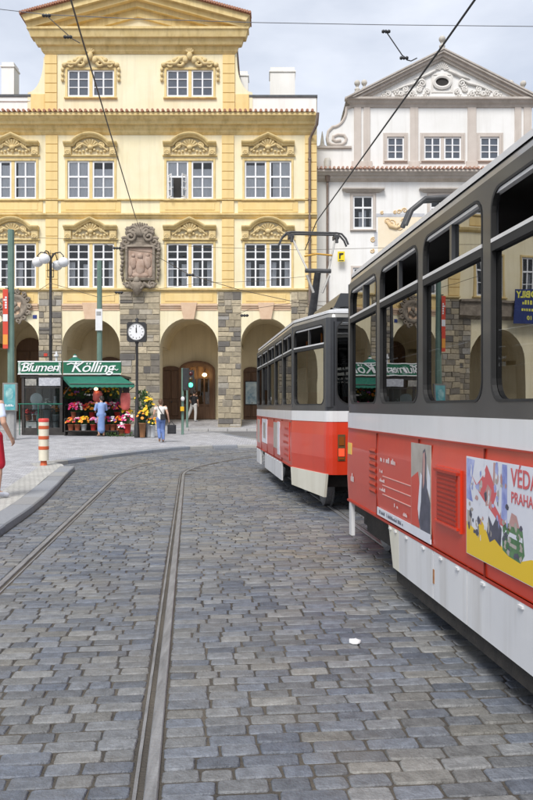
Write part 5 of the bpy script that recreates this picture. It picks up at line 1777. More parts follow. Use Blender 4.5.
# far car middle sits at s = (12.89 + 19.4)/2
pantograph(far_car, 2.6, (1.5, 4.72), 2.15, 5.72)
pantograph(near_car, yf - 2.6, (yf - 4.2, Z_ROOF + .26), yf - 1.25, Z_ROOF + .5, True)

# ---- hatches, louvres and advertisements on the near car
npt = near_car['part']
def yu(u):
    """position along the car's left side of a mark seen in column u"""
    Y_ = 1354.0 / (u - 187.0)
    s_ = (Y_ - 1.74 * math.sin(TT)) / math.cos(TT)
    return s_ - (8.30 - 3.4) / 2
XS = -HWD - .014
def side_box(name, u0, u1, z0, z1, mat, out_=.004, par=None, x=None):
    x = XS if x is None else x
    return npt(MB().box(x - out_, x + .004, yu(u1), yu(u0), z0, z1), name, mat, par)
def side_poly(name, pts, mat, out_, par):
    """flat printed shape: pts (u, z)"""
    v = [(XS - .003 - (out_ - .003) * .3, yu(u), z) for u, z in pts]
    return npt(MB().add(v, [tuple(range(len(v)))]), name, mat, par)
def side_text(txt, u, z, size, mat, par, bold=0.0, out_=.008, sx=1.0):
    me = text_mesh(txt, size, .0003, bold=bold, align='LEFT') if isinstance(txt, str) else strokes_mesh(txt, size, 'LEFT', int(u * 3 + z * 50))
    me.transform(Matrix.Scale(sx, 4, (1, 0, 0)))
    me.materials.clear(); me.materials.append(mat)
    m = Matrix(((0, 0, -1), (-1, 0, 0), (0, 1, 0))).to_4x4()
    m.translation = Vector((XS - .003 - (out_ - .003) * .3 - .0006, yu(u), z))
    me.transform(m)
    o = bpy.data.objects.new('lettering', me); COL.objects.link(o); o.parent = par
    return o
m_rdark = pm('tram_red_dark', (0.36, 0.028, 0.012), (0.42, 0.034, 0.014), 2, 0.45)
lv = MB()
for k in range(7):
    z = .80 + k * .062
    lv.add([(XS - .002, yu(376.5), z), (XS - .002, yu(370.5), z), (XS - .014, yu(370.5), z + .022), (XS - .014, yu(376.5), z + .022), (XS - .002, yu(376.5), z + .05), (XS - .002, yu(370.5), z + .05)], [(0, 3, 2, 1), (3, 4, 5, 2), (0, 4, 3), (1, 2, 5)])
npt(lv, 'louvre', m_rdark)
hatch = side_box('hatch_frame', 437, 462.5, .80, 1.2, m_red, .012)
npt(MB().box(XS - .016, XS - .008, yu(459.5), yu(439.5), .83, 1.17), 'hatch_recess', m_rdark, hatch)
hg = MB()
for k in range(10):
    z = .845 + k * .031
    hg.box(XS - .021, XS - .012, yu(459), yu(440), z, z + .014)
npt(hg, 'hatch_grille', m_rdark, hatch)
npt(MB().box(XS - .03, XS - .006, yu(461), yu(438), 1.165, 1.182), 'hatch_lip', m_rdark, hatch)
npt(MB().box(XS - .026, XS - .006, yu(461), yu(438), .815, .83), 'hatch_lip', m_red, hatch)
m_adwhite = pm('ad_white', (0.74, 0.75, 0.80), (0.66, 0.68, 0.75), 5, .35, coat=.3)
m_adyellow = pm('ad_yellow', (0.78, 0.52, 0.01), None, rough=.35, coat=.3)
m_adred = pm('ad_red', (0.60, 0.11, 0.12), None, rough=.4)
m_addark = pm('ad_dark', (0.05, 0.055, 0.08), (0.1, 0.1, 0.14), 12, .4)
m_adblue = pm('ad_blue', (0.16, 0.2, 0.5), (0.45, 0.5, 0.75), 9, .4)
m_adgreen = pm('ad_green', (0.04, 0.13, 0.05), (0.12, 0.24, 0.11), 12, .4)
m_adgrey = pm('ad_grey', (0.34, 0.3, 0.26), (0.44, 0.41, 0.37), 6, .4)
m_adskin = pm('ad_rose', (0.42, 0.22, 0.2), (0.5, 0.3, 0.28), 9, .4)
ad = side_box('ad_panel', 467.5, 590, .70, 1.30, m_adwhite, .003)
side_poly('print', [(467.8, .703), (600, .703), (600, .86), (533, .835), (522, .80), (513, .86), (505, .82), (496, .90), (488, .88), (482, .95), (478, .86), (467.8, .90)][::-1], m_adyellow, .005, ad)
side_poly('print', [(484, 1.20), (488, 1.27), (493, 1.2), (498, 1.12), (495, 1.06), (503, .99), (512, .955), (511, .935), (501, .955), (491, 1.02), (485, 1.06), (480, 1.1), (473, 1.19), (478, 1.14)][::-1], m_adred, .006, ad)
side_poly('print', [(486, 1.1), (489, 1.16), (493, 1.13), (491, 1.04), (487, 1.03)][::-1], m_adskin, .007, ad)
side_poly('print', [(468, 1.04), (468, 1.29), (476, 1.285), (474, 1.2), (471.5, 1.12), (474, 1.03)][::-1], m_adblue, .0055, ad)
side_poly('print', [(502.5, .96), (503.5, 1.29), (508.5, 1.29), (508.5, 1.0)][::-1], m_adblue, .0055, ad)
side_poly('print', [(497, 1.29), (495.5, 1.14), (494, 1.14), (494.8, 1.29)], m_adskin, .0055, ad)
side_poly('print', [(488, .88), (490, .98), (494, .93), (498, .99), (503, .93), (502, .83), (496, .86), (491, .83)][::-1], m_addark, .006, ad)
side_poly('print', [(468.5, .88), (468.5, .97), (472, .97), (473, .88)][::-1], m_adgrey, .006, ad)
side_poly('print', [(504, .82), (503, .94), (507, .97), (515, .99), (524, .96), (526, .84), (522, .79), (510, .80)][::-1], m_adgreen, .006, ad)
side_poly('print', [(510, .965), (513, 1.04), (518, 1.03), (521, .97)][::-1], m_adskin, .0065, ad)
side_poly('print', [(506, .91), (507, .935), (524, .925), (524, .90)][::-1], m_adwhite, .0075, ad)
side_poly('print', [(505.5, .86), (506, .88), (524, .87), (524, .85)][::-1], m_adgrey, .0075, ad)
rnd_ = random.Random(3)
for m_, nn, zr in ((m_adblue, 14, (.95, 1.28)), (m_adgrey, 16, (.84, 1.2)), (m_addark, 12, (.84, 1.1)), (m_adwhite, 18, (.82, 1.28)), (m_adskin, 8, (.9, 1.2))):
    b_ = MB()
    for k in range(nn):
        uu, zz = rnd_.uniform(470, 511), rnd_.uniform(*zr)
        du, dz_ = rnd_.uniform(.5, 2.2), rnd_.uniform(.012, .05)
        pts_ = [(uu + du*math.cos(a_)*rnd_.uniform(.5, 1), zz + dz_*math.sin(a_)*rnd_.uniform(.5, 1)) for a_ in [2*PI*q_/7 for q_ in range(7)]]
        b_.add([(XS - .0041 - rnd_.random()*.0003, yu(u_), z_) for u_, z_ in pts_], [tuple(range(7))])
    npt(b_, 'print', m_, ad)['kind'] = 'stuff'
for m_, nn in ((m_adgreen, 10), (m_adgrey, 10), (m_addark, 8)):
    b_ = MB()
    for k in range(nn):
        uu, zz = rnd_.uniform(505, 523), rnd_.uniform(.81, .98)
        pts_ = [(uu + rnd_.uniform(.6, 2.4)*math.cos(a_), zz + rnd_.uniform(.008, .025)*math.sin(a_)) for a_ in [2*PI*q_/7 for q_ in range(7)]]
        b_.add([(XS - .00445 - rnd_.random()*.0002, yu(u_), z_) for u_, z_ in pts_], [tuple(range(7))])
    npt(b_, 'print', m_, ad)['kind'] = 'stuff'
side_text('VÉDA', 512.5, 1.225, .135, m_adred, ad, .002, sx=.95)
side_text('PRAHA 2', 512.5, 1.12, .085, m_adred, ad, .001)
m_adline = pm('ad_print_white', (0.72, 0.6, 0.58), None, rough=.5)
pa_ = side_box('ad_panel', 412, 431.5, .66, 1.33, m_adgrey, .003)
pa_['label'] = 'narrow advertisement with a standing figure in dark clothes'
side_poly('print', [(412.2, .70), (412.2, 1.06), (419, 1.12), (421, 1.0), (420.5, .70)][::-1], m_red, .0045, pa_)
side_poly('print', [(422, .68), (419, .78), (421, .92), (422.5, 1.06), (424, 1.28), (426, 1.30), (427.3, 1.24), (427, 1.1), (429, .98), (431.3, .92), (431.3, .665), (426, .665)][::-1], m_addark, .006, pa_)
side_poly('print', [(423.5, 1.12), (424, 1.26), (425.8, 1.28), (426.3, 1.2), (425.5, 1.05), (424, 1.0)][::-1], m_adskin, .007, pa_)
side_poly('print', [(420, .76), (422, .9), (423, 1.1), (421.5, 1.12), (420, .98), (418.8, .84)][::-1], m_adwhite, .0065, pa_)
side_poly('print', [(428, 1.02), (428.4, 1.2), (431.3, 1.1), (431.3, .95)][::-1], m_adwhite, .0065, pa_)
st_ = side_box('ad_strip', 378, 431.5, .625, .695, m_adwhite, .0042)
side_text(44, 380, .66, .05, m_addark, st_, 0, .0065, sx=.8)
m_thin = pm('ad_thin_print', (0.66, 0.40, 0.36), None, rough=.5)
for k, (u, z, sz, t_) in enumerate(((381, 1.14, .075, 13), (380.5, 1.03, .045, 5), (380.5, .95, .045, 7), (380.5, .87, .045, 8), (395, .78, .045, 5), (404, .745, .045, 5))):
    o = side_text(t_, u, z, sz, m_adline, near_car['root'], 0, .004, sx=1.2)
for z in (.99, .91, .83):
    side_box('print_line', 383, 411, z - .003, z + .003, m_thin, .002)
side_box('warning_label', 348.6, 352, 1.1, 1.22, pm('label_yellow', (0.72, 0.5, 0.12), None), .003)
side_text(3, 351.5, .86, .13, m_adline, near_car['root'], .002, .004)
# far car adverts
fpt = far_car['part']
def fbox(name, y0, y1, z0, z1, mat): return fpt(MB().box(-HWD - .018, -HWD - .008, fr_ + y0, fr_ + y1, z0, z1), name, mat)
a1 = fbox('ad_panel', .2, 1.3, .68, 1.34, m_red)
for k, z in enumerate((1.22, 1.1, .98, .86, .76)):
    fpt(MB().box(-HWD - .022, -HWD - .016, fr_ + .35, fr_ + .8 + .1 * (k % 3), z - .02, z + .02), 'print_line', m_rdark, a1)
fbox('ad_panel', 1.6, 1.95, .7, 1.32, m_adwhite); fbox('ad_panel', 2.0, 2.6, .8, 1.3, m_adgrey)
fbox('ad_panel', 3.9, 5.0, .8, 1.33, m_adwhite); fbox('ad_panel', 4.2, 4.7, .9, 1.25, m_adyellow)
fbox('ad_panel', 5.6, 6.2, .75, 1.3, m_adgrey)

# panel seams and rub strips
m_seam = pm('panel_seam', (0.16, 0.014, 0.006), None, rough=.6)
for car_, rr_ in ((near_car, range(1, 9)), (far_car, range(1, 5))):
    for k in rr_:
        yy = car_['L2'] - k * car_['bw']
        car_['part'](MB().box(-HWD - .0135, -HWD + .005, yy - .004, yy + .004, Z_RED + .02, Z_WH - .02), 'panel_seam', m_seam)
    car_['part'](MB().box(-HWD - .016, -HWD + .005, -car_['L2'], car_['L2'], Z_WH - .012, Z_WH - .002), 'rub_strip', m_rdark)
    car_['part'](MB().box(-HWD - .014, -HWD + .005, -car_['L2'], car_['L2'], Z_RED + .0, Z_RED + .02), 'rub_strip', m_rdark)
# ================================================================== street furniture
def at(u, v, dz=0.11):
    """foot of a thing standing on the pavement"""
    x, y = on_ground(u, v, dz)
    return x, y, gz(y) + dz
def wx(u, y): return (u - UC) / FPX * y
def wz(v, y): return EYE + (VH - v) / FPX * y

m_green = pm('mast_green', (0.115, 0.19, 0.155), (0.15, 0.235, 0.19), 3, 0.5, 0.1, streak=0.4)
m_conc = pm('grey_concrete', (0.27, 0.27, 0.265), (0.36, 0.355, 0.345), 5, 0.85, 0.3)
m_black = pm('black_paint', (0.02, 0.02, 0.022), (0.035, 0.035, 0.037), 6, 0.45)
m_signwhite = pm('sign_white', (0.75, 0.75, 0.75), (0.68, 0.68, 0.68), 5, 0.5)
m_globe = pm('opal_glass', (0.80, 0.80, 0.80), (0.74, 0.75, 0.76), 3, 0.15, coat=.4)

# ---- striped bollard
bx_, by_, bz_ = at(43.8, 465.2, .105)
bol = thing('bollard', 'white bollard with orange bands on the pavement corner', 'bollard', (bx_, by_, bz_))
m_bolw = pm('bollard_cream', (0.72, 0.67, 0.53), (0.64, 0.6, 0.48), 6, 0.5, streak=.35)
m_bolr = pm('bollard_orange', (0.56, 0.11, 0.035), (0.48, 0.09, 0.03), 6, 0.5)
MB().lathe([(.125, .12), (.128, 1.08), (.128, 1.1)], (bx_, by_, bz_), 24).build('post', m_bolw, bol)
for z in (.40, .66, .92): MB().lathe([(.131, z), (.132, z + .012), (.132, z + .073), (.131, z + .085)], (bx_, by_, bz_), 24).build('band', m_bolr, bol)
MB().lathe([(.132, 1.1), (.134, 1.12), (.134, 1.17), (.12, 1.19), (.0, 1.195)], (bx_, by_, bz_), 24).build('cap', pm('bollard_cap', (0.60, 0.06, 0.05), None, rough=.4), bol)
MB().lathe([(.11, -.02), (.09, .0), (.075, .1), (.085, .125)], (bx_, by_, bz_), 16).build('base', m_bolr, bol)

# ---- tram masts
ym = 31.0
xm_, zm_ = wx(11, ym), pz(ym)
mast = thing('tram_mast', 'tall green mast with red banner and poster at the left edge', 'mast', (xm_, ym, zm_), group='green masts of the overhead line')
MB().lathe([(.14, 1.2), (.135, 3.5), (.13, wz(230, ym) - zm_), (.1, wz(229.6, ym) - zm_)], (xm_, ym, zm_), 8, False).build('pole', m_green, mast)
MB().lathe([(.2, 0), (.2, 1.3), (.16, 1.42)], (xm_ + .02, ym, zm_), 8, False).build('base', m_conc, mast)
bn = MB().box(wx(3.2, ym - .2), wx(8.3, ym - .2), ym - .24, ym - .21, wz(349, ym), wz(290, ym)).build('banner', pm('banner_red', (0.62, 0.075, 0.04), (0.55, 0.06, 0.035), 5, .7), mast)
MB().box(wx(3.4, ym - .2), wx(8.1, ym - .2), ym - .246, ym - .242, wz(322, ym), wz(315, ym)).build('banner_stripe', m_signwhite, bn)
MB().box(wx(3.4, ym - .2), wx(8.1, ym - .2), ym - .246, ym - .242, wz(345, ym), wz(335, ym)).build('banner_stripe', pm('banner_orange', (0.70, 0.30, 0.05), None), bn)
put_text(strokes_mesh(5, .2), m_signwhite, bn, (wx(5.8, ym - .2), ym - .248, wz(303, ym)), (0, 0, 1), (-1, 0, 0))
MB().tube([(xm_, ym, wz(288.8, ym)), (wx(5.5, ym - .2), ym - .22, wz(288.8, ym))], .02, 6).build('banner_arm', m_black, mast)
pp_ = MB().bbox(wx(5, ym), wx(19.5, ym), ym - .3, ym - .18, wz(411, ym), wz(383, ym), .015).build('poster_case', m_cove, mast)
m_mposter = pm('poster_teal', (0.05, 0.27, 0.31), (0.18, 0.42, 0.42), 3.2, .35, detail=2)
MB().box(wx(6.6, ym), wx(17.8, ym), ym - .306, ym - .301, wz(410, ym), wz(384.5, ym)).build('poster', m_mposter, pp_)
fm = MB().prism([(wx(12.2, ym) + .15*math.cos(2*PI*q/14), wz(394, ym) + .24*math.sin(2*PI*q/14)) for q in range(14)], ym - .312, ym - .307)
fm.build('print', pm('poster_pale', (0.36, 0.55, 0.53), (0.1, 0.3, 0.32), 5, .4), pp_)
put_text(strokes_mesh(6, .13), m_signwhite, pp_, (wx(12.2, ym), ym - .31, wz(405.5, ym)))
ym2 = 36.4
xm2, zm2 = wx(99.6, ym2), pz(ym2)
mast2 = thing('tram_mast', 'green mast with a white plate rising behind the flower kiosk', 'mast', (xm2, ym2, zm2), group='green masts of the overhead line')
MB().lathe([(.14, 0), (.125, 4), (.115, wz(261, ym2) - zm2), (.08, wz(260.6, ym2) - zm2)], (xm2, ym2, zm2), 8, False).build('pole', m_green, mast2)
MB().bbox(wx(96.4, ym2), wx(103.2, ym2), ym2 - .2, ym2 - .15, wz(331, ym2), wz(309.5, ym2), .01).build('plate', m_signwhite, mast2)
MB().box(wx(97.5, ym2), wx(102, ym2), ym2 - .206, ym2 - .201, wz(316, ym2), wz(312, ym2)).build('plate_print', m_conc, mast2)

# ---- lamp with globes
yl = 36.0
xl, zl = wx(50.7, yl), pz(yl)
lamp = thing('street_lamp', 'dark iron street lamp with four white globes before the arcade', 'street lamp', (xl, yl, zl))
zt = wz(262, yl)
MB().lathe([(.2, 0), (.2, .3), (.12, .4), (.1, 1.4), (.12, 1.45), (.085, 1.5), (.075, 4.5), (.095, 4.55), (.07, 4.6), (.065, zt - zl + .2)], (xl, yl, zl), 12).build('pole', m_iron, lamp)
cg = MB()
for sx in (-1, 1): cg.tube([(xl + sx*.14, yl, zt - .7), (xl + sx*.14, yl, zt - .05)], .018, 6)
for z in (zt - .7, zt - .38, zt - .05): cg.tube([(xl - .15, yl, z), (xl + .15, yl, z)], .018, 6)
cg.build('bracket', m_iron, lamp)
for k, (du, dy, dv) in enumerate(((-13, .0, 0), (-3, -.5, -1.2), (3.5, .5, 1.5), (12.8, .0, .2))):
    gxp, gyp, gzp = xl + du * yl / FPX, yl + dy, zt - dv * yl / FPX
    gl_ = MB().ball((gxp, gyp, gzp), .25, .25, .235, 20, 14).build('globe', m_globe, lamp)
    MB().tube([(xl, yl, zt + .1), (xl + (gxp-xl)*.35, yl + dy*.35, zt + .42), (xl + (gxp-xl)*.75, yl + dy*.75, zt + .45), (gxp, gyp, gzp + .3), (gxp, gyp, gzp + .2)], [.03, .03, .026, .022, .05], 8).build('arm', m_iron, lamp)
MB().tube([(xl, yl, zt + .15), (xl, yl, zt + .55)], [.03, .006], 6).build('finial', m_iron, lamp)

# ---- clock on a post
xc_, yc_, zc_ = at(137, 437.5)
clk = thing('street_clock', 'street clock with white dial on a dark post by the kiosk', 'clock', (xc_, yc_, zc_))
zk = wz(332.2, yc_)
MB().lathe([(.12, 0), (.12, .5), (.085, .6), (.075, 1.6), (.06, 1.7), (.055, zk - zc_ - .5), (.09, zk - zc_ - .42)], (xc_, yc_, zc_), 12).build('post', m_iron, clk)
cb = MB()
oc = [(xc_ + .40*math.cos(R(22.5 + 45*q)), zk + .40*math.sin(R(22.5 + 45*q))) for q in range(8)]
cb.prism([(xc_ - .4, zk - .34), (xc_ - .34, zk - .41), (xc_ + .34, zk - .41), (xc_ + .4, zk - .34), (xc_ + .4, zk + .34), (xc_ + .34, zk + .41), (xc_ - .34, zk + .41), (xc_ - .4, zk + .34)], yc_ - .14, yc_ + .14)
cb.lathe([(.1, .41), (.05, .46), (.09, .54), (.0, .62)], (xc_, yc_, zk), 10)
cas = cb.build('clock_case', m_black, clk)
MB().lathe([(.0, -.152), (.325, -.152), (.335, -.14)], (xc_, yc_, zk), 28, False, 'y').build('dial', m_signwhite, cas)
MB().sweep([(xc_ + .34*math.cos(2*PI*q/28), zk + .34*math.sin(2*PI*q/28)) for q in range(28)], [(-.012, .14), (-.012, .165), (.015, .165), (.015, .14)], yc_, True).build('bezel', m_conc, cas)
for q in range(12):
    a = R(30*q)
    r0 = .24
    MB().prism([(xc_ + (r0*math.cos(a) - s1*.014*math.sin(a)) + s0*.05*math.cos(a), zk + (r0*math.sin(a) + s1*.014*math.cos(a)) + s0*.05*math.sin(a)) for s0, s1 in ((0, -1), (1, -1), (1, 1), (0, 1))], yc_ - .157, yc_ - .153).build('hour_mark', m_black, cas)
for (ang, ln, wd) in ((89, .26, .018), (95, .17, .026)):
    a = R(ang)
    MB().prism([(xc_ - s1*wd*math.sin(a) + s0*ln*math.cos(a), zk + s1*wd*math.cos(a) + s0*ln*math.sin(a)) for s0, s1 in ((-.15, -1), (1, -.5), (1, .5), (-.15, 1))], yc_ - .163, yc_ - .158).build('hand', m_black, cas)

# ---- traffic lights
m_tl_yellow = pm('signal_yellow', (0.72, 0.42, 0.02), None, rough=.5)
def signal(u, v, v_top, head_v, label, showing):
    x, y, z = at(u, v)
    t = thing('traffic_light', label, 'traffic light', (x, y, z), group='traffic lights before the arcade')
    MB().lathe([(.07, 0), (.06, .1), (.055, wz(v_top, y) - z)], (x, y, z), 10).build('pole', m_green, t)
    hz_ = wz(head_v, y)
    if showing:
        hx_ = x + .22
        MB().bbox(hx_ - .17, hx_ + .17, y - .32, y - .1, hz_ - .48, hz_ + .48, .02).build('signal_head', m_black, t)
        for k, (dz, m_) in enumerate(((.3, pm('lens_off_red', (0.07, 0.01, 0.01), None, rough=.2)), (0, pm('lens_off_amber', (0.07, 0.04, 0.01), None, rough=.2)), (-.3, emit('lens_green', (0.05, 1.0, 0.5), 3.2)))):
            MB().lathe([(.0, -.345), (.11, -.335), (.12, -.31)], (hx_, y, hz_ + dz), 14, True, 'y').build('lens', m_, t)
            MB().lathe([(.14, -.44), (.14, -.31)], (hx_, y, hz_ + dz), 14, True, 'y').build('visor', m_black, t) if False else None
        MB().tube([(x, y, hz_ + .2), (hx_, y - .1, hz_ + .2)], .03, 6).build('bracket', m_black, t)
    else:
        hx_ = x + .14
        MB().bbox(hx_ - .12, hx_ + .14, y - .12, y + .14, hz_ - .5, hz_ + .48, .02).build('signal_head', m_black, t)
        MB().tube([(x, y, hz_ + .2), (hx_, y, hz_ + .2)], .03, 6).build('bracket', m_black, t)
    bxz = z + 1.15
    if not showing:
        MB().bbox(x - .08, x + .08, y - .2, y - .05, bxz - .1, bxz + .1, .01).build('push_button', m_tl_yellow, t)
        MB().ball((x + .02, y - .12, bxz + .45), .09, .07, .11, 8, 6).build('cover', m_signwhite, t)
    return t
signal(182.6, 434.5, 368, 379, 'nearer traffic light pole with a yellow button box', False)
signal(187.2, 428.0, 370, 379.5, 'farther traffic light showing green before the shop door', True)

# ---- yellow sign on the white house and wires
YS = YW - .35
sg_ = MB().bbox(wx(337.6, YS), wx(344.6, YS), YS - .02, YS + .02, wz(261.5, YS), wz(251.5, YS), .004)
sgo = thing('wall_sign', 'small yellow sign with black mark on the white house', 'sign', (wx(341, YS), YS, wz(261.5, YS)))
sg_.build('plate', pm('sign_yellow', (0.80, 0.62, 0.02), None, rough=.4), sgo)
mk = MB().prism([(wx(a, YS), wz(b, YS)) for a, b in ((339, 259), (340.4, 259), (340.6, 255.6), (343.4, 254.6), (343.4, 253), (339, 253.2))], YS - .026, YS - .021)
mk.box(wx(338.6, YS), wx(343.6, YS), YS - .026, YS - .021, wz(261, YS), wz(260.2, YS))
mk.build('mark', m_black, sgo)
MB().tube([(wx(341, YS), YS + .02, wz(256, YS)), (wx(341, YS), YW, wz(256, YS))], .025, 6).build('bracket', m_black, sgo)

m_wire = pm('wire_black', (0.02, 0.02, 0.02), None, rough=.5)
m_wireb = pm('wire_brown', (0.10, 0.075, 0.05), None, rough=.5)
def wire(pts, r, label, mat=None, fit=None, n=1):
    o = MB().tube(pts, r, 6).build('overhead_wire', mat or m_wire)
    tag(o, label, 'wire', 'wires of the overhead line')
    for nm_, mb, mt in (fit or []): mb.build(nm_, mt, o)
    return o
def TL(d, s, z):
    x, y = TP(d, s); return (x, y, z)
def insul(c, r=.05, h=.16, axis='z'):
    return MB().lathe([(.02, -h), (r, -h*.6), (r*.5, -h*.3), (r, 0), (r*.5, h*.3), (r, h*.6), (.02, h)], c, 8, True, axis)
# contact wires above the two tracks
HC = EYE + 4.28
wire([TL(3.0, 2.2, HC), TL(3.0, 9, HC - .02), TL(2.98, 17.8, HC), TL(3.2, 21, HC)] , .013, 'contact wire running over the tram to its pantograph')
zwire = [P(-1.22, 3.0), P(-1.24, 9), P(-1.22, 17.6)]
wire([(x, y, EYE + 4.24) for x, y in zwire] + [(wx(136, 33), 33, wz(218, 33)), (wx(141, 41.8), 41.8, wz(232, 41.8))], .011, 'contact wire above the open track, descending past the gable', m_wireb)
# span wires across the street, at several distances
def span(y, pts, r, label, mat=None, fits=()):
    fl_ = [('insulator', insul((wx(u, y), y, wz(v, y)), .0018*y + .01, .0055*y, 'x'), m_black) for u, v in fits]
    return wire([(wx(u, y), y, wz(v, y)) for u, v in pts], r, label, mat, fl_)
span(13.0, [(-120, -2), (0, 9.2), (47, 14.6), (140, 19), (255, 22.5), (385, 24.8), (533, 26.4), (640, 27)], .006, 'high span wire crossing the sky above both gables', pm('wire_pale', (0.16, 0.165, 0.18), None))
span(13.0, [(46, 15), (72, 38.5), (80, 43)], .009, 'short hanger wire with insulator left of the gable', m_wireb, ((46.5, 15.5), (68, 37)))
span(12.6, [(385, 30), (402, 55), (407, 60), (411, 61), (417, 58)], .009, 'short hanger wire with insulator above the white house', m_wire, ((386, 31.5), (404, 58)))
span(34.5, [(-60, 262), (0, 281), (20, 292), (38, 291), (50, 283), (98, 297)], .012, 'sagging cable between the mast and the lamp', m_wireb)
span(40.5, [(-60, 232), (9, 237), (60, 238.5), (118, 240), (200, 247), (300, 250), (420, 247)], .011, 'thin span wire across the first floor windows', m_wireb)
span(39.0, [(103, 243.5), (110, 246), (122, 249), (150, 252.5), (190, 275), (240, 290), (300, 303), (345, 309)], .016, 'slack cable with black fitting beside the stone arms', m_wireb, ((117, 248.2), (190, 275)))
span(38.5, [(100, 297), (165, 288), (200, 283), (260, 281), (310, 276)], .009, 'thin cable below the first floor sills', m_wireb, ((119, 292.5),))
span(33.0, [(236, 315), (250, 309), (300, 302), (345, 301)], .01, 'thin cable over the right hand arch', m_wireb, ((244.5, 315.5),))

# ================================================================== flower kiosk
yk = 34.6
def kx(u, y=None): return wx(u, y or yk)
def kz(v, y=None): return wz(v, y or yk)
g0 = pz(yk)
kiosk = thing('flower_kiosk', 'green flower kiosk with white lettered signs and awning', 'kiosk', (kx(75), yk, g0))
m_kgreen = pm('kiosk_green', (0.006, 0.115, 0.055), (0.01, 0.15, 0.075), 3, .35, coat=.3)
m_awn = pm('awning_green', (0.012, 0.125, 0.085), (0.02, 0.16, 0.105), 4, .75, .2)
m_kframe = pm('kiosk_frame', (0.035, 0.03, 0.028), (0.055, 0.05, 0.045), 4, .5)
m_kglass = glass('kiosk_glass', (0.75, 0.8, 0.8), 1.45)
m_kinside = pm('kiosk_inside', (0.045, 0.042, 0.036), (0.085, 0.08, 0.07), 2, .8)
yb = yk + 2.1
for (u, yy) in ((23.5, yk), (61.5, yk), (62.5, yb), (24.5, yb), (121, yk + .1), (119, yb)):
    MB().box(kx(u, yy) - .06, kx(u, yy) + .06, yy - .06, yy + .06, g0, kz(377, yy)).build('post', m_kframe, kiosk)
MB().box(kx(22.5), kx(122), yk - .05, yb + .1, g0, g0 + .12).build('plinth', m_kframe, kiosk)
MB().box(kx(21), kx(122.5), yk - .1, yb + .15, kz(377.5), kz(375.2)).build('roof_slab', m_kframe, kiosk)
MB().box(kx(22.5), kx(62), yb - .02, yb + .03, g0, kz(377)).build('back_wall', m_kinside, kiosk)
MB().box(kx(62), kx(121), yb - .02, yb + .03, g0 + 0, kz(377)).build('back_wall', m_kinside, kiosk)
# display window: lower wall, rail and panes
MB().bbox(kx(24.5), kx(60.5), yk - .03, yk + .03, g0 + .1, g0 + .32, .01).build('lower_panel', m_kframe, kiosk)
for (a, b) in ((24.8, 42), (42.6, 60.4)):
    MB().box(kx(a), kx(b), yk - .004, yk + .004, g0 + .34, kz(388)).build('pane', m_kglass, kiosk)
    MB().box(kx(a), kx(b), yk - .004, yk + .004, kz(387), kz(378)).build('pane', m_kglass, kiosk)
MB().box(kx(24.8), kx(60.4), yk - .03, yk + .03, kz(388), kz(387)).build('transom', m_kframe, kiosk)
MB().tube([(kx(20), yk - .25, kz(404)), (kx(64), yk - .25, kz(404))], .025, 8).build('rail', m_awn, kiosk)
for u in (21.5, 40): MB().tube([(kx(u), yk - .25, kz(404)), (kx(u), yk - .25, g0)], .02, 6).build('rail_post', m_awn, kiosk)
fb_ = MB().box(kx(39.5), kx(61), yk - .09, yk - .06, kz(385.8), kz(377.8)).build('notice', pm('notice_print', (0.62, 0.63, 0.65), (0.35, 0.36, 0.4), 9, .5), kiosk)
MB().box(kx(26), kx(37), yk - .09, yk - .06, kz(385.6), kz(379)).build('notice', pm('notice_print2', (0.4, 0.38, 0.33), (0.15, 0.15, 0.14), 9, .5), kiosk)
m_wletter = pm('white_letters', (0.8, 0.8, 0.8), None, rough=.5)
def board(u0, u1, txt, size, sx):
    y0 = yk - .16
    b = MB().bbox(kx(u0), kx(u1), y0, y0 + .16, kz(374.4), kz(361.4), .012).build('sign_board', m_kgreen, kiosk)
    fr = MB()
    for (a, c, d, e_) in ((u0, u1, 374.6, 373.6), (u0, u1, 362.2, 361.2)):
        fr.box(kx(a), kx(c), y0 - .012, y0 + .001, kz(d), kz(e_))
    fr.build('sign_edge', m_wletter, b)
    me = text_mesh(txt, size, .012, shear=.32, bold=.004, space=.92)
    me.transform(Matrix.Scale(sx, 4, (1, 0, 0)))
    put_text(me, m_wletter, b, (kx((u0+u1)/2), y0 - .016, kz(367.8)))
    sw = MB().tube([(kx(u0 + 4), y0 - .02, kz(364.8)), (kx(u0 + 8), y0 - .02, kz(363.6)), (kx(u0 + 13), y0 - .02, kz(364.6)), (kx(u0 + 16.5), y0 - .02, kz(363.4))], .028, 6)
    sw.tube([(kx(u1 - 9), y0 - .02, kz(370.8)), (kx(u1 - 6), y0 - .02, kz(369.2)), (kx(u1 - 4.2), y0 - .02, kz(370.6)), (kx(u1 - 2.5), y0 - .02, kz(369.4))], .024, 6)
    sw.build('flourish', m_wletter, b)
board(19, 62.6, 'Blumen', .54, 1.1)
board(64.2, 121.6, 'Kölling', .62, 1.2)
for u in (20.8, 60.8):
    MB().box(kx(u) - .05, kx(u) + .05, yk - .18, yk - .17, kz(373.5), kz(362.5)).build('sign_edge', pm('sign_dots', (0.8, 0.8, 0.8), (0.02, 0.15, 0.08), 14, .6), kiosk)
tr_ = MB().lathe([(.42, 0), (.3, .12), (.1, .24), (.06, .27), (.08, .33), (.0, .4)], (kx(75, yk + 1), yk + 1.0, kz(362.5, yk + 1)), 8, False).build('roof_turret', m_awn, kiosk)
MB().ball((kx(75, yk + 1), yk + 1.0, kz(357, yk + 1)), .1, None, None, 10, 6).build('finial', m_signwhite, kiosk)
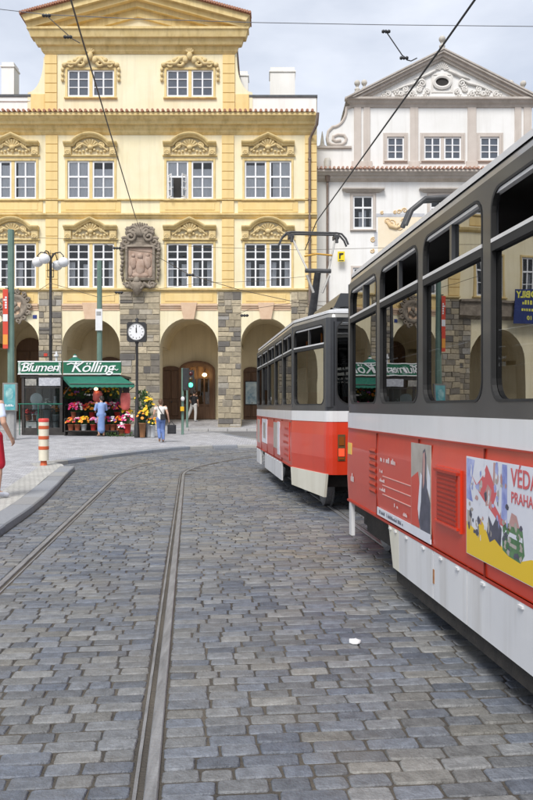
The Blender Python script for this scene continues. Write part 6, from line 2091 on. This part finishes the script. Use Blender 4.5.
MB().tube([(kx(56.5, yk + 1), yk + 1, kz(361)), (kx(56.5, yk + 1), yk + 1, kz(350))], .05, 8).tube([(kx(56.5, yk + 1), yk + 1, kz(355)), (kx(56.5, yk + 1), yk + 1, kz(353))], .12, 8).build('vent_pipe', m_signwhite, kiosk)
# awning: sloping cloth with scalloped front edge
aw = MB()
ya = yk - 1.35
nA = 26
top0, top1 = (kx(64), yk - .12, kz(376.5)), (kx(121.5), yk - .12, kz(376.5))
bot0, bot1 = (wx(70, ya), ya, wz(384, ya)), (wx(134.5, ya), ya, wz(384, ya))
v = []
for k in range(nA + 1):
    t = k / nA
    sag = -.05 * math.sin(PI * ((t * 4) % 1))
    a = Vector(top0).lerp(Vector(top1), t); b = Vector(bot0).lerp(Vector(bot1), t)
    m_ = a.lerp(b, .5) + Vector((0, 0, sag - .02)); c = b + Vector((0, 0, -.13 - .03 * abs(math.sin(PI * t * nA / 2))))
    v += [tuple(a), tuple(m_), tuple(b), tuple(c)]
f = []
for k in range(nA):
    for q in range(3): f.append((4*k+q, 4*k+q+1, 4*k+q+5, 4*k+q+4))
aw.add(v, f, True)
aw.add([top0, bot0, (bot0[0], bot0[1], bot0[2] - .13), (top0[0], top0[1], top0[2] - .13)], [(0, 1, 2, 3)])
aw.add([top1, bot1, (bot1[0], bot1[1], bot1[2] - .13), (top1[0], top1[1], top1[2] - .13)], [(0, 1, 2, 3)])
aw.build('awning', m_awn, kiosk)
for (bt, tp) in ((bot0, top0), (bot1, top1)):
    MB().tube([(bt[0], bt[1], bt[2] - .1), (tp[0], tp[1], tp[2] - .9)], .02, 6).build('awning_arm', m_kframe, kiosk)
MB().tube([bot0, bot1], .025, 6).build('awning_bar', m_kframe, kiosk)
# staging for the pots
for (ys, hs, ln) in ((yk - .6, .22, (66, 119)), (yk + .1, .75, (66, 119)), (yk + .8, 1.35, (66, 119))):
    MB().box(kx(ln[0], ys), kx(ln[1], ys), ys - .26, ys + .26, g0 + hs - .04, g0 + hs).build('shelf', m_kframe, kiosk)
    for u in ln: MB().box(kx(u, ys) - .025, kx(u, ys) + .025, ys - .24, ys + .24, g0, g0 + hs - .04).build('shelf_leg', m_kframe, kiosk)

dg_ = MB()
rn = random.Random(9)
for k in range(12):
    xx_, yy_ = kx(rn.uniform(27, 59)), yk + rn.uniform(.3, 1.2)
    r_, h_ = rn.uniform(.07, .15), rn.uniform(.25, .6)
    dg_.lathe([(r_*.7, 0), (r_, h_*.5), (r_*.6, h_*.8), (r_*.8, h_)], (xx_, yy_, g0 + rn.choice((.12, .62, 1.15))), 10)
dg_.build('display_vases', pm('vase_grey', (0.42, 0.44, 0.46), (0.62, 0.63, 0.64), 2, .5), kiosk, kind='stuff')
for zz_ in (.6, 1.13): MB().box(kx(26), kx(60), yk + .25, yk + 1.3, g0 + zz_ - .03, g0 + zz_).build('shelf', m_kframe, kiosk)
MB().lathe([(.0, -.03), (.26, -.02), (.28, 0), (.26, .02), (.0, .03)], (kx(34.5), yk + .3, kz(399)), 18, True, 'y').build('fan', m_signwhite, kiosk)
# ---- flowers
m_leaf = [pm('leaf_green', (0.035, 0.085, 0.02), (0.06, 0.12, 0.03), 9, .6), pm('leaf_dark', (0.02, 0.05, 0.018), (0.04, 0.075, 0.03), 9, .6)]
FC = {'red': (0.55, 0.02, 0.02), 'pink': (0.75, 0.16, 0.32), 'magenta': (0.55, 0.02, 0.16), 'yellow': (0.70, 0.42, 0.015), 'orange': (0.78, 0.24, 0.02), 'white': (0.8, 0.78, 0.74), 'violet': (0.24, 0.08, 0.32), 'lilac': (0.5, 0.33, 0.55)}
m_pots = {'clay': pm('clay_pot', (0.40, 0.12, 0.06), (0.33, 0.095, 0.05), 6, .8), 'zinc': pm('zinc_bucket', (0.5, 0.52, 0.54), (0.6, 0.62, 0.63), 6, .4, metal=.4), 'dark': pm('dark_bucket', (0.03, 0.035, 0.03), None, rough=.6), 'redp': pm('red_bucket', (0.5, 0.04, 0.03), None, rough=.5), 'brown': pm('brown_urn', (0.22, 0.10, 0.04), (0.3, 0.15, 0.07), 4, .7)}
def fmat(c): return pm('petal_' + c, FC[c], tuple(min(1, q * 1.25 + .02) for q in FC[c]), 20, .6)
def flowers(x, y, z, pot_h, pot_r, spread, height, colour, label, pot='clay', nf=26, nl=70, size=.055, name='flower_pot', flat=False):
    t = thing(name, label, 'flowers', (x, y, z), group='flower pots of the kiosk')
    MB().lathe([(pot_r*.72, 0), (pot_r, pot_h*.95), (pot_r*1.08, pot_h*.95), (pot_r*1.08, pot_h), (pot_r*.9, pot_h), (pot_r*.85, pot_h*.9), (.0, pot_h*.9)], (x, y, z), 12).build('pot', m_pots[pot], t)
    lf = MB()
    cz_ = z + pot_h + height * .45
    for k in range(nl):
        a, b, r_ = random.uniform(0, 2*PI), random.uniform(-.5, .5) * PI, random.random() ** .4
        c = Vector((x + spread * r_ * math.cos(a) * math.cos(b), y + spread * .8 * r_ * math.sin(a) * math.cos(b), cz_ + height * .5 * r_ * math.sin(b)))
        d = (c - Vector((x, y, z + pot_h))).normalized() + Vector((random.gauss(0, .5), random.gauss(0, .5), random.gauss(0, .5)))
        d.normalize(); sd = d.cross(Vector((random.gauss(0, 1), random.gauss(0, 1), random.gauss(0, 1)))).normalized()
        ln = random.uniform(.06, .14); wd = ln * .32
        lf.add([c - d*ln*.5, c + sd*wd, c + d*ln*.6, c - sd*wd], [(0, 1, 2, 3)])
    for k in range(9):
        a = random.uniform(0, 2*PI); r_ = random.uniform(.2, .8)
        lf.tube([(x + .02*math.cos(a), y + .02*math.sin(a), z + pot_h*.8), (x + spread*r_*math.cos(a), y + spread*r_*math.sin(a)*.8, cz_ + height*.3)], .006, 4, False)
    lf.build('foliage', random.choice(m_leaf), t, kind='stuff')
    cols = colour if isinstance(colour, (list, tuple)) else [colour]
    for c_ in cols:
        fl_ = MB()
        for k in range(max(4, nf // len(cols))):
            a, b, r_ = random.uniform(0, 2*PI), random.uniform(-.1, .5) * PI, random.uniform(.75, 1.05)
            if random.random() < .6: a = random.uniform(PI*1.05, PI*1.95)
            c = Vector((x + spread * r_ * math.cos(a) * math.cos(b), y + spread * .8 * r_ * math.sin(a) * math.cos(b), cz_ + height * .55 * r_ * math.sin(b)))
            n_ = (c - Vector((x, y, cz_ - .15))).normalized() + Vector((random.gauss(0, .2), -.5, .25)); n_.normalize()
            e1 = n_.orthogonal().normalized(); e2 = n_.cross(e1)
            s_ = size * random.uniform(.75, 1.25)
            ring_ = []
            for q in range(12):
                rr_ = s_ * (1.0 if q % 2 == 0 else .62); an = PI * q / 6
                ring_.append(c + (e1*math.cos(an) + e2*math.sin(an)) * rr_ + n_ * (.25 * s_ if q % 2 == 0 else .1*s_))
            fl_.add(ring_ + [c - n_ * .1 * s_, c + n_ * .25 * s_], [(q, (q+1) % 12, 12) for q in range(12)] + [(q, (q+2) % 12, 13) for q in range(0, 12, 2)], True)
        fl_.build('blossoms', fmat(c_), t, kind='stuff')
    return t
random.seed(21)
def fl(u, v_mid, y, zb, height, spread, colour, label, **kw):
    """pot standing at height zb above the pavement"""
    return flowers(wx(u, y), y, pz(yk) + zb, kw.pop('pot_h', .26), kw.pop('pot_r', .14), spread, height, colour, label, **kw)
S1, S2, S3 = .22, .75, 1.35
y1, y2, y3 = yk - .6, yk + .1, yk + .8
fl(74, 0, y2, S2, .42, .26, ['magenta', 'red'], 'clay pot of dense magenta blossoms on the middle shelf', nf=46)
fl(84, 0, y1, S1, .34, .24, ['yellow', 'orange'], 'zinc bucket of yellow and orange blooms in front', pot='zinc', nf=40)
fl(92, 0, y2, S2, .46, .25, ['orange', 'yellow', 'pink'], 'mixed orange and pink bouquet left of the seller', pot='redp', nf=40)
fl(71, 0, y1, S1, .3, .22, ['red', 'orange'], 'low red pot plant at the left of the stand', nf=22)
fl(93.5, 0, y1, S1, .3, .2, ['lilac', 'pink'], 'pale lilac pot plant by the feet of the seller', pot='redp', nf=26)
fl(112, 0, y2, S2, .44, .24, ['lilac', 'pink', 'white'], 'lilac and white bouquet right of the seller', pot='dark', nf=38)
fl(119, 0, y1, S1 + .0, .34, .2, ['orange', 'red'], 'orange pot plant on the right front shelf', nf=26)
fl(113, 0, y1, S1, .34, .2, ['violet', 'white'], 'violet and white plant on the right front shelf', nf=24)
fl(127, 0, yk - .3, .62, .34, .26, ['yellow'], 'bright yellow pot on the stand at the awning end', nf=40)
fl(127.5, 0, yk - .75, .1, .5, .26, ['pink', 'white', 'magenta'], 'pink and white bouquet in red pot at the awning end', pot='redp', nf=40, pot_h=.4, pot_r=.16)
fl(121.5, 0, yk - .75, .0, .3, .2, ['white', 'pink'], 'low white and pink pot beside the pink bouquet', nf=22)
fl(72, 0, y3, S3, .6, .34, ['orange', 'violet'], 'tall dark foliage plant on the top left shelf', pot='dark', nf=16, nl=150)
fl(82, 0, y3, S3, .62, .34, ['violet', 'red'], 'tall leafy plant with violet blooms on the top shelf', pot='dark', nf=18, nl=150)
fl(92, 0, y3, S3, .5, .3, ['yellow', 'white'], 'yellow and white bunch on the top shelf', pot='dark', nf=20, nl=110)
fl(106, 0, y3, S3, .55, .3, ['yellow', 'orange'], 'tall yellow sheaf on the top shelf right of the seller', pot='dark', nf=26, nl=120)
fl(115, 0, y3, S3, .6, .32, ['yellow'], 'spreading yellow sheaf on the top right shelf', pot='dark', nf=24, nl=140)
fl(28.5, 0, yk + .5, .62, .25, .17, ['red'], 'red geranium at the left of the display window', nf=30)
fl(35.5, 0, yk + .5, .62, .25, .17, ['red', 'pink'], 'red geranium second in the display window', nf=30)
fl(47, 0, yk + .6, .3, .5, .2, ['white'], 'white blooms in a grey can behind the glass', pot='zinc', nf=20, pot_h=.8, pot_r=.18)
fl(56, 0, yk + .6, .3, .45, .2, ['orange'], 'dull orange dried bunch behind the glass', pot='zinc', nf=16, pot_h=.6, pot_r=.16)
fl(79, 0, y2, S2, .44, .26, ['pink', 'magenta', 'white'], 'pink and magenta bunch second on the middle shelf', pot='dark', nf=40, nl=110)
fl(87, 0, y2, S2, .4, .22, ['red', 'orange'], 'red bunch beside the mixed bouquet on the middle shelf', pot='dark', nf=30, nl=100)
fl(106.5, 0, y2, S2, .44, .24, ['pink', 'red'], 'red and pink bunch just right of the seller', pot='dark', nf=34, nl=110)
fl(117.5, 0, y2, S2, .42, .24, ['magenta', 'orange'], 'magenta and orange bunch at the right of the middle shelf', pot='redp', nf=34, nl=110)
fl(77.5, 0, y1, S1, .3, .2, ['white', 'pink'], 'small white and pink pot between red and yellow pots', nf=26, nl=90)
fl(107, 0, y1, S1, .32, .22, ['red', 'magenta'], 'red pot plant by the right hand of the seller', nf=30, nl=90)
fl(67, 0, y3, S3, .5, .3, ['orange'], 'leafy plant with orange blooms at the kiosk corner', pot='dark', nf=12, nl=160)
fl(99, 0, y3, S3, .55, .32, ['pink', 'yellow'], 'leafy plant with pink blooms above the seller', pot='dark', nf=16, nl=160)
# sunflowers round the clock post
xs_, ys_ = wx(143, yc_ - .2), yc_ - .1
sfl = fl(142.5, 0, yc_ - .15, -.02, .5, .3, ['yellow', 'orange'], 'brown urn of yellow flowers at the foot of the clock post', pot='brown', pot_h=.6, pot_r=.15, nf=14, size=.06, nl=90)
fl(149, 0, yc_ + .15, -.02, 1.0, .22, ['yellow'], 'tall sunflower bucket right of the clock post', pot='zinc', pot_h=.7, pot_r=.15, nf=9, size=.1, nl=90)
fl(143.5, 0, yc_ + .3, -.02, 1.1, .42, ['yellow'], 'tall leafy bush in a dark tub behind the clock post', pot='dark', pot_h=.95, pot_r=.2, nf=3, nl=360, size=.07)
fl(152.5, 0, yc_ - .05, -.02, .3, .25, ['yellow', 'orange'], 'low spread of yellow blooms right of the urn', pot='zinc', pot_h=.5, pot_r=.13, nf=10, size=.055)
# wrapped paper cones hanging at the awning end
m_coral = pm('coral_paper', (0.70, 0.13, 0.11), (0.78, 0.2, 0.17), 8, .6)
for k, (u, yy, va, vb2, lab) in enumerate(((125.5, yk - .5, 393, 410, 'large coral paper bundle hanging at the awning end'), (97.5, yk + .3, 391, 402, 'coral paper bundle hanging behind the head of the seller'))):
    b = MB()
    z0_, z1_ = wz(vb2, yy), wz(va, yy)
    b.lathe([(.12, 0), (.2, .1), (.22, (z1_-z0_)*.7), (.17, z1_-z0_), (.0, z1_-z0_+.01)], (wx(u, yy), yy, z0_), 12)
    b.v = [(p[0] + random.uniform(-.015, .015), p[1] + random.uniform(-.015, .015), p[2]) for p in b.v]
    tag(b.build('paper_bundle', m_coral), lab, 'paper bundle')
lamp_w = MB().ball((wx(96, yk), yk, wz(389, yk)), .09, .09, .07, 10, 6).build('kiosk_lamp', emit('kiosk_lamp', (1.0, .75, .35), 3), kiosk)
# trailing greenery on the pavement in front of the kiosk
gr = MB()
for k in range(170):
    x_ = wx(random.uniform(108, 134), yk - 1.0); y_ = yk - 1.0 + random.gauss(0, .22)
    c = Vector((x_, y_, pz(y_) + random.random() ** 2 * .16))
    d = Vector((random.gauss(0, 1), random.gauss(0, 1), random.uniform(.1, .9))).normalized(); sd = d.cross(Vector((0, 0, 1))).normalized()
    ln = random.uniform(.07, .16)
    gr.add([c - d*ln*.4, c + sd*ln*.25, c + d*ln*.6, c - sd*ln*.25], [(0, 1, 2, 3)])
tag(gr.build('cut_greenery', m_leaf[0]), 'heap of cut green leaves on the pavement before the kiosk', 'greenery', kind='stuff')
# ================================================================== people
def capsules(segs, voxel, smooth=2):
    """tapered capsules grown into one continuous surface"""
    b = MB()
    for a, ra, c, rc in segs:
        a, c = Vector(a), Vector(c)
        d = c - a
        n = 14
        if d.length < 1e-4:
            b.ball(a, ra, None, None, 14, 10); continue
        pts, rs = [], []
        t = d.normalized()
        for k in range(1, 5): an = -PI/2 + PI/2 * k / 4; pts.append(a + t * ra * math.sin(an)); rs.append(max(ra * math.cos(an), .001))
        for k in range(0, 4): an = PI/2 * k / 4; pts.append(c + t * rc * math.sin(an)); rs.append(max(rc * math.cos(an), .001))
        b.tube(pts, rs, n)
    return b
def skin_obj(name, segs, mat, parent, voxel=.016, it=4):
    o = capsules(segs, voxel).build(name, mat, parent)
    m = o.modifiers.new('remesh', 'REMESH'); m.mode = 'VOXEL'; m.voxel_size = voxel; m.use_smooth_shade = True
    s_ = o.modifiers.new('smooth', 'SMOOTH'); s_.iterations = it; s_.factor = .5
    return o
m_skin = pm('skin', (0.50, 0.29, 0.20), (0.56, 0.34, 0.24), 6, .55)
m_hairb = pm('hair_brown', (0.09, 0.045, 0.025), (0.14, 0.075, 0.04), 20, .5)
m_haird = pm('hair_dark', (0.03, 0.022, 0.018), (0.05, 0.035, 0.03), 20, .5)
m_jeans = pm('blue_jeans', (0.10, 0.16, 0.36), (0.16, 0.23, 0.45), 8, .8, .2)
m_top = pm('white_top', (0.72, 0.68, 0.62), (0.78, 0.75, 0.70), 5, .8)
m_blk = pm('black_cloth', (0.018, 0.018, 0.02), (0.03, 0.03, 0.034), 5, .8)
m_trs = pm('pale_trousers', (0.58, 0.57, 0.55), (0.66, 0.65, 0.63), 5, .8)
m_bluec = pm('pale_blue_cloth', (0.22, 0.32, 0.58), (0.29, 0.40, 0.66), 5, .8)
m_denim = pm('denim_skirt', (0.16, 0.25, 0.48), (0.22, 0.32, 0.56), 7, .8)
m_redc = pm('red_shorts', (0.60, 0.02, 0.045), (0.52, 0.015, 0.035), 5, .75)
m_bluew = pm('blue_white_shirt', (0.66, 0.71, 0.82), (0.58, 0.64, 0.78), 4, .8)
m_shoe = pm('shoe_dark', (0.1, 0.06, 0.04), None, rough=.6)
m_shoew = pm('shoe_white', (0.62, 0.64, 0.68), (0.45, 0.48, 0.56), 9, .6)

class Pose:
    """joints in a local frame: x right, y forward, z up, metres for a 1.72 m body"""
    def __init__(s, x, y, z, rot, h):
        s.o = Vector((x, y, z)); s.c, s.s, s.k = math.cos(rot), math.sin(rot), h / 1.72
    def __call__(s, p):
        p = Vector(p) * s.k
        return s.o + Vector((p.x * s.c - p.y * s.s, p.x * s.s + p.y * s.c, p.z))
def person(label, x, y, z, rot, h, J, skin=m_skin, hair=m_haird, shirt=None, legs=None, shoes=None, sleeve=.55, leglen=1.0, voxel=.016, hair_long=False, fingers=False, slim=1.0):
    T = Pose(x, y, z, rot, h)
    k = h / 1.72
    t = thing('person', label, 'person', (x, y, z))
    g = lambda n: T(J[n])
    hip_l, hip_r = g('hipL'), g('hipR')
    pel = (hip_l + hip_r) / 2
    nk, hd, ch = g('neck'), g('head'), g('chest')
    segs = []
    hair_top = hd + Vector((0, 0, .045 * k))
    segs += [(pel, .125*k*slim, ch, .135*k*slim), (ch, .12*k, nk, .06*k), (nk, .052*k, hd, .06*k), (hd + T((0, .015, -.035)) - T((0, 0, 0)), .07*k, hair_top, .088*k)]
    face = T((0, .1, 0)) - T((0, 0, 0))
    up = Vector((0, 0, 1))
    segs += [(hd + face*.92 + up*-.01*k, .015*k, hd + face*1.02 + up*-.03*k, .018*k)]       # nose
    segs += [(hd + face*.55 + up*-.085*k, .035*k, hd + face*.65 + up*-.08*k, .03*k)]        # chin
    rt = T((1, 0, 0)) - T((0, 0, 0))
    for sg in (-1, 1): segs += [(hd + rt*.085*sg + up*-.01*k, .018*k, hd + rt*.09*sg + up*.02*k, .018*k)]   # ears
    for S in 'LR':
        sh, el, wr = g('sh' + S), g('el' + S), g('wr' + S)
        hp, kn, an = g('hip' + S), g('kn' + S), g('an' + S)
        toe = g('toe' + S)
        segs += [(ch, .09*k, sh, .062*k), (sh, .055*k, el, .042*k), (el, .042*k, wr, .028*k)]
        segs += [(pel, .11*k, hp, .1*k), (hp, .088*k*slim, kn, .056*k), (kn, .056*k, kn.lerp(an, .35), .06*k), (kn.lerp(an, .35), .058*k, an, .036*k), (an, .038*k, toe, .03*k)]
        d = (wr - el).normalized()
        if fingers:
            palm = wr + d * .085 * k
            fw = T((0, 1, 0)) - T((0, 0, 0)); fw = (fw - d * fw.dot(d)).normalized()
            inw = d.cross(fw)
            if inw.dot(pel - wr) < 0: inw = -inw
            for q in (-.027, -.009, .009, .027): segs.append((wr + d*.01*k + fw*q*.6*k, .016*k, palm + fw*q*k, .0135*k))
            for q, ln in ((.03, .075), (.01, .085), (-.011, .08), (-.031, .062)):
                p0 = palm + fw*q*k; p1 = p0 + (d*.9 + inw*.25)*ln*.5*k; p2 = p1 + (d*.6 + inw*.8)*ln*.5*k
                segs += [(p0, .0095*k, p1, .0088*k), (p1, .0088*k, p2, .0075*k)]
            p0 = wr + d*.025*k + fw*.02*k; p1 = p0 + (d*.6 + fw*.75 + inw*.2)*.045*k; p2 = p1 + (d*.9 + fw*.15 + inw*.3)*.035*k
            segs += [(p0, .013*k, p1, .011*k), (p1, .011*k, p2, .009*k)]
        else:
            inw = (pel - wr); inw.z = 0
            inw = inw.normalized() if inw.length > .01 else Vector((0, 1, 0))
            fw = T((0, 1, 0)) - T((0, 0, 0))
            segs += [(wr, .026*k, wr + d*.08*k, .034*k)]
            for q, ln in ((.024, .08), (.008, .09), (-.009, .085), (-.025, .07)):
                segs.append((wr + d*.08*k + fw*q*k, .012*k, wr + d*(.08 + ln)*k + fw*q*k + inw*.025*k, .009*k))
            segs.append((wr + d*.03*k + fw*.02*k, .014*k, wr + d*.085*k + fw*.055*k, .01*k))
    skin_obj('body', segs, skin, t, voxel, 3)
    hs = [(hd + up*.045*k - face*.12, .098*k, hd + up*.06*k - face*.05, .1*k), (hd - face*.5 + up*-.02*k, .07*k, hd - face*.3 + up*.05*k, .085*k)]
    if hair_long: hs += [(hd - face*.55, .075*k, nk - face*.5 + up*.02*k, .06*k)]
    skin_obj('hair', hs, hair, t, voxel*.8, 2)
    # clothes follow the body
    e = .016 * k
    if shirt:
        ss = [(pel + up*.03*k, (.135*slim)*k + e, ch, .142*k*slim + e), (ch, .125*k + e, ch.lerp(nk, .6), .075*k + e*.6)]
        for S in 'LR':
            sh, el, wr = g('sh' + S), g('el' + S), g('wr' + S)
            ss += [(ch, .088*k + e*.7, sh, .05*k + e*.7)]
            if sleeve > 0:
                q = min(1, sleeve * 1.0)
                ss += [(sh, .048*k + e*.7, sh.lerp(el, q), (.046 - .006*q)*k + e)]
                if sleeve > 1: ss += [(el, .046*k + e, el.lerp(wr, sleeve - 1), .034*k + e)]
        skin_obj('shirt', ss, shirt, t, voxel, 2)
    if legs:
        kind, mat = legs
        ls = []
        for S in 'LR':
            hp, kn, an = g('hip' + S), g('kn' + S), g('an' + S)
            ls += [(pel, .115*k*slim + e, hp, .105*k*slim + e)]
            if kind == 'long': ls += [(hp, .092*k*slim + e, kn, .062*k + e), (kn, .064*k + e, kn.lerp(an, leglen), .048*k + e)]
            elif kind == 'shorts': ls += [(hp, .1*k + e, hp.lerp(kn, .95), .088*k + e)]
        if kind == 'skirt':
            kl = (g('knL') + g('knR')) / 2; al = (g('anL') + g('anR')) / 2
            ls += [(pel, .15*k, kl, .16*k), (kl, .155*k, kl.lerp(al, .55), .16*k)]
        ls += [(pel + up*.05*k, .125*k*slim + e, pel, .13*k*slim + e)]
        skin_obj('trousers' if kind == 'long' else ('shorts' if kind == 'shorts' else 'skirt'), ls, mat, t, voxel, 2)
    if shoes:
        for S in 'LR':
            an, toe = g('an' + S), g('toe' + S)
            hl = an - (toe - an).normalized()*.03*k
            skin_obj('shoe', [(an + up*-.02*k, .046*k, hl + up*-.02*k, .044*k), (an + up*-.02*k, .046*k, toe + up*.002*k, .038*k)], shoes, t, voxel*.8, 2)
    return t, T
def J0(**kw):
    """standing body; override joints as needed"""
    j = dict(head=(0, .02, 1.6), neck=(0, 0, 1.47), chest=(0, 0, 1.28), hipL=(-.09, 0, .92), hipR=(.09, 0, .92),
             shL=(-.19, 0, 1.4), elL=(-.24, -.02, 1.12), wrL=(-.25, .04, .88), shR=(.19, 0, 1.4), elR=(.24, -.02, 1.12), wrR=(.25, .04, .88),
             knL=(-.1, .02, .5), anL=(-.1, -.01, .09), toeL=(-.12, .14, .035), knR=(.1, .02, .5), anR=(.1, -.01, .09), toeR=(.12, .14, .035))
    j.update(kw); return j
# woman walking away across the pavement, bag in her right hand
xw, yw, zw = at(160.8, 442.2)
wt, T_ = person('woman seen from behind in white top and blue jeans crossing the pavement', xw, yw, zw, R(12), 1.62,
       J0(head=(.0, .06, 1.58), neck=(0, .03, 1.46), chest=(0, .02, 1.28), knR=(.1, .1, .5), anR=(.09, -.04, .1), toeR=(.1, .1, .04), knL=(-.07, .12, .52), anL=(-.06, -.2, .2), toeL=(-.06, -.12, .06),
          elR=(.27, -.06, 1.14), wrR=(.32, .02, .9), elL=(-.27, .02, 1.14), wrL=(-.3, .16, 1.0)), hair=m_hairb, shirt=m_top, legs=('long', m_jeans), shoes=pm('shoe_tan', (0.35, 0.2, 0.12), None), sleeve=.25, slim=.92)
wr_ = T_((.335, .035, .8))
bag = thing('shopping_bag', 'dark square bag hanging from the hand of the woman in jeans', 'bag', (wr_.x, wr_.y, wr_.z - .42))
bb = MB().bbox(wr_.x - .06, wr_.x + .26, wr_.y - .06, wr_.y + .06, wr_.z - .44, wr_.z - .1, .03); bb.build('bag_body', m_blk, bag)
MB().tube([(wr_.x + .0, wr_.y, wr_.z - .1), (wr_.x + .02, wr_.y, wr_.z + .01), (wr_.x + .1, wr_.y, wr_.z + .02), (wr_.x + .2, wr_.y, wr_.z - .1)], .012, 6).build('handle', m_blk, bag)
sb_ = thing('shoulder_bag', 'small black shoulder bag on the back of the woman in jeans', 'bag', tuple(T_((.06, -.2, .95))))
q = T_((.07, -.17, 1.0)); MB().bbox(q.x - .09, q.x + .09, q.y - .05, q.y + .05, q.z - .1, q.z + .12, .02).build('bag_body', m_blk, sb_)
MB().tube([T_((.07, -.17, 1.08)), T_((0.0, -.175, 1.22)), T_((-.1, -.13, 1.38)), T_((-.12, -.02, 1.48))], .014, 6).build('strap', m_blk, sb_)
# man before the shop door
ymn = 45.0
xmn = wx(194.0, ymn); zmn = zA0 + (zA1 - zA0) * (ymn - YF) / (YB - YF)
person('man in black shirt and pale trousers leaning by the shop door', xmn, ymn, zmn, R(-35), 1.8,
       J0(head=(.02, .08, 1.6), chest=(.02, .02, 1.28), hipL=(-.1, -.02, .92), knL=(-.26, -.05, .52), anL=(-.42, -.12, .1), toeL=(-.46, .03, .04), knR=(.12, .0, .5), elL=(-.3, .0, 1.15), wrL=(-.22, .12, .95), elR=(.28, .0, 1.15), wrR=(.2, .12, .95)),
       hair=m_haird, shirt=m_blk, legs=('long', m_trs), shoes=m_shoew, sleeve=.6)
# flower seller
ysl = yk - 1.15
person('flower seller in pale blue blouse and long denim skirt under the awning', wx(101.3, ysl), ysl, pz(ysl), R(25), 1.74,
       J0(head=(.03, .05, 1.58), elR=(.24, .1, 1.14), wrR=(.14, .3, 1.08), elL=(-.25, .06, 1.14), wrL=(-.18, .28, 1.05)),
       hair=m_haird, shirt=m_bluec, legs=('skirt', m_denim), shoes=pm('shoe_tan', (0.35, 0.2, 0.12), None), sleeve=1.2)
# passer-by cut by the left edge
yp = 12.75
xp = wx(-10.5, yp)
person('passer-by in pale blue shirt and red shorts cut by the left edge', xp, yp, pz(yp), R(-20), 1.86,
       J0(shR=(.2, 0, 1.42), elR=(.31, -.06, 1.14), wrR=(.33, .08, .92), hipR=(.1, 0, .92), knR=(.12, .06, .5), anR=(.15, .0, .09), toeR=(.2, .15, .035), knL=(-.1, -.06, .5), anL=(-.1, -.2, .12)),
       hair=m_hairb, shirt=m_bluew, legs=('shorts', m_redc), shoes=m_shoew, sleeve=.62, voxel=.008, fingers=True)
# dark shoulder bag at his hip
